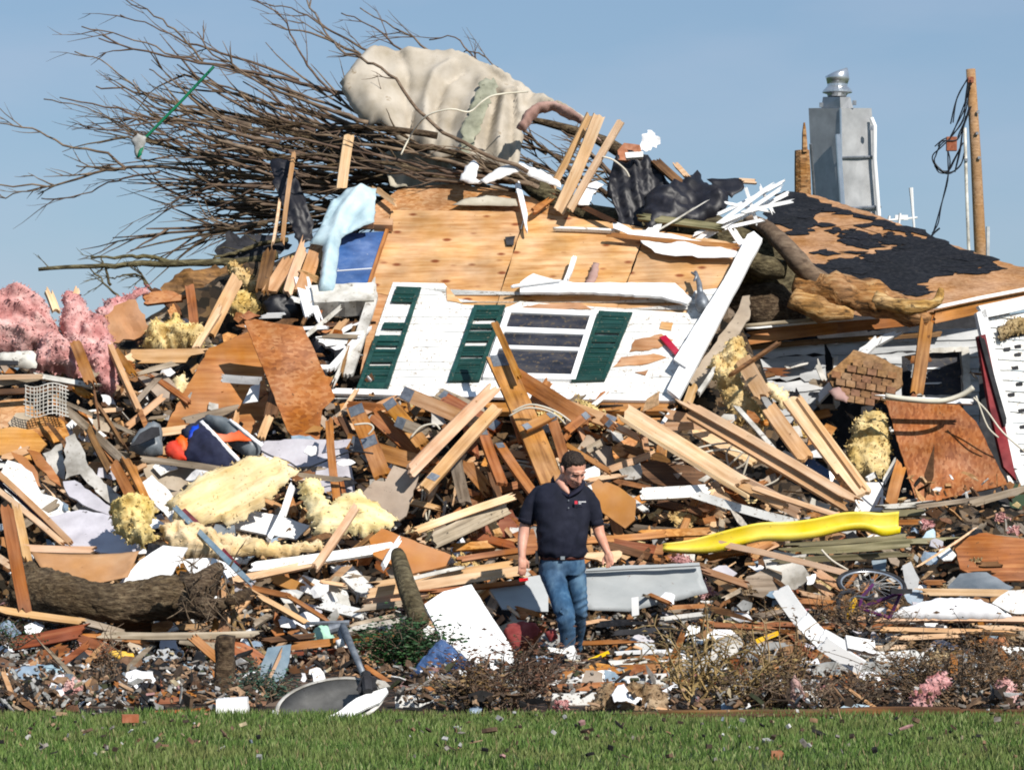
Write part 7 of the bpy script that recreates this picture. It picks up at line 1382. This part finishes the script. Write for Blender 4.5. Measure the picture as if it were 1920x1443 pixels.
WOOD = [('b', 'lumber', 4.5), ('b', 'pine_tan', 5), ('b', 'pine', 5), ('b', 'grey_wood', 2), ('b', 'dark_wood', 1.2), ('c', 'osb', 2), ('c', 'white_dirty', 2.5), ('w', 'paper_white', 1), ('c', 'drywall_tan', 1.5), ('b', 'white_paint', 1.2), ('w', 'insulation_yellow', .8), ('c', 'black_felt', 1.2)]
MIX = [('b', 'lumber', 2.5), ('b', 'grey_wood', 2.5), ('b', 'dark_wood', 1.2), ('b', 'pine_tan', 3), ('b', 'pine', 3), ('c', 'white_paint', 3), ('c', 'white_dirty', 2.6), ('w', 'paper_white', 2.4), ('c', 'drywall_tan', 3), ('c', 'drywall_lavender', 1.2), ('w', 'insulation_yellow', 1.2), ('c', 'osb', 1.8), ('w', 'blue_grey', .7), ('c', 'cardboard', 1), ('c', 'black_felt', 1)]
def keepout(px, py): return 495 < px < 745 and py > 1275 or (1035 < px < 1110 and 1190 < py < 1260)
LOW = [('b', 'red_wood', 1.6), ('b', 'lumber', 2.4), ('b', 'pine_tan', 2), ('b', 'dark_wood', 1.2), ('b', 'grey_wood', 2), ('c', 'white_paint', 3), ('w', 'paper_white', 2.4), ('c', 'drywall_lavender', 1), ('c', 'drywall_tan', 1.2), ('w', 'blue_grey', 1.2), ('c', 'stone_grey', 1.4), ('c', 'shingle', 1.6), ('c', 'black_felt', 2), ('w', 'insulation_pink', .5), ('w', 'straw', 1), ('c', 'osb', 1.4), ('w', 'wrap_blue', .4)]
filler((0, 600, 640, 830), 85, MIX, 20, 50, .05, .35)
filler((0, 830, 660, 1060), 120, MIX, 18, 48, .1, .7)
filler((640, 770, 1180, 1080), 120, WOOD, 20, 55, .05, .5)
filler((1180, 780, 1600, 1060), 80, WOOD, 18, 50, .05, .5)
filler((380, 1040, 1000, 1190), 75, MIX, 18, 45, .3, 1.0)
filler((1180, 1040, 1920, 1190), 85, LOW, 14, 40, .2, .8)
filler((1480, 955, 1920, 1060), 55, LOW, 14, 36, .1, .5)
filler((0, 1170, 420, 1328), 120, LOW, 18, 58)
filler((420, 1180, 1000, 1330), 60, LOW, 16, 46)
filler((1000, 1170, 1920, 1328), 190, LOW, 18, 56)
filler((1380, 640, 1560, 780), 0, WOOD, 18, 40)
HOLE = [('b', 'dark_wood', 3), ('b', 'grey_wood', 2), ('c', 'siding_shade', 3), ('c', 'black_felt', 2), ('c', 'white_dirty', 2)]
filler((430, 560, 640, 640), 24, [('c', 'white_paint', 2), ('b', 'dark_wood', 2), ('b', 'white_clean', 2), ('c', 'osb', 1)], 18, 36, .0, .3)
filler((1330, 780, 1560, 940), 14, WOOD, 20, 44, .2, .5)
for _ in range(46):
    px = FR.uniform(1400, 1900); py = FR.uniform(640, 930) if px > 1650 else FR.uniform(660, 860)
    if 1655 < px < 1890 and py > 740: px = FR.uniform(1400, 1650)
    s = FR.uniform(18, 52); a_ = FR.gauss(.3, .8); m = FR.choice(['dark_wood', 'grey_wood', 'white_dirty', 'lumber', 'siding_shade', 'black_felt', 'white_paint'])
    if 1715 < px < 1815 and py < 745: continue
    B(px, py, px+math.cos(a_)*s, py+math.sin(a_)*s, s*FR.uniform(.12, .4), m, Y=FR.uniform(35.9, 36.4), th=.02)

# the boards and scraps too many to keep apart: the smallest of each joined into one mass
def bsize(o):
    xs = [v.co.x for v in o.data.vertices]; ys = [v.co.y for v in o.data.vertices]; return (max(xs)-min(xs))*(max(ys)-min(ys))
def join_small(stem, keep, newname, label):
    bb = [o for o in bpy.data.objects if o.name.split('.')[0] == stem and o.parent is None and not o.children]
    bb.sort(key=bsize, reverse=True); mats = sorted({o.data.materials[0].name for o in bb[keep:]}); V = []; Fc = []; mi = []
    for o in bb[keep:]:
        b0 = len(V); M_ = WM[o.name]; V += [tuple(M_ @ v.co) for v in o.data.vertices]; k = mats.index(o.data.materials[0].name)
        for p in o.data.polygons: Fc.append([i+b0 for i in p.vertices]); mi.append(k)
        bpy.data.objects.remove(o)
    if not V: return
    me = mesh(newname, V, Fc); o = link(newname, me, None)
    for n_ in mats: me.materials.append(bpy.data.materials[n_])
    me.polygons.foreach_set('material_index', mi); tag(o, label, None, None, 'stuff')
join_small('broken_board', 295, 'board_splinters', 'countless small broken bits of board between the larger ones')
join_small('torn_piece', 290, 'torn_scraps', 'countless small torn flat scraps between the larger ones')
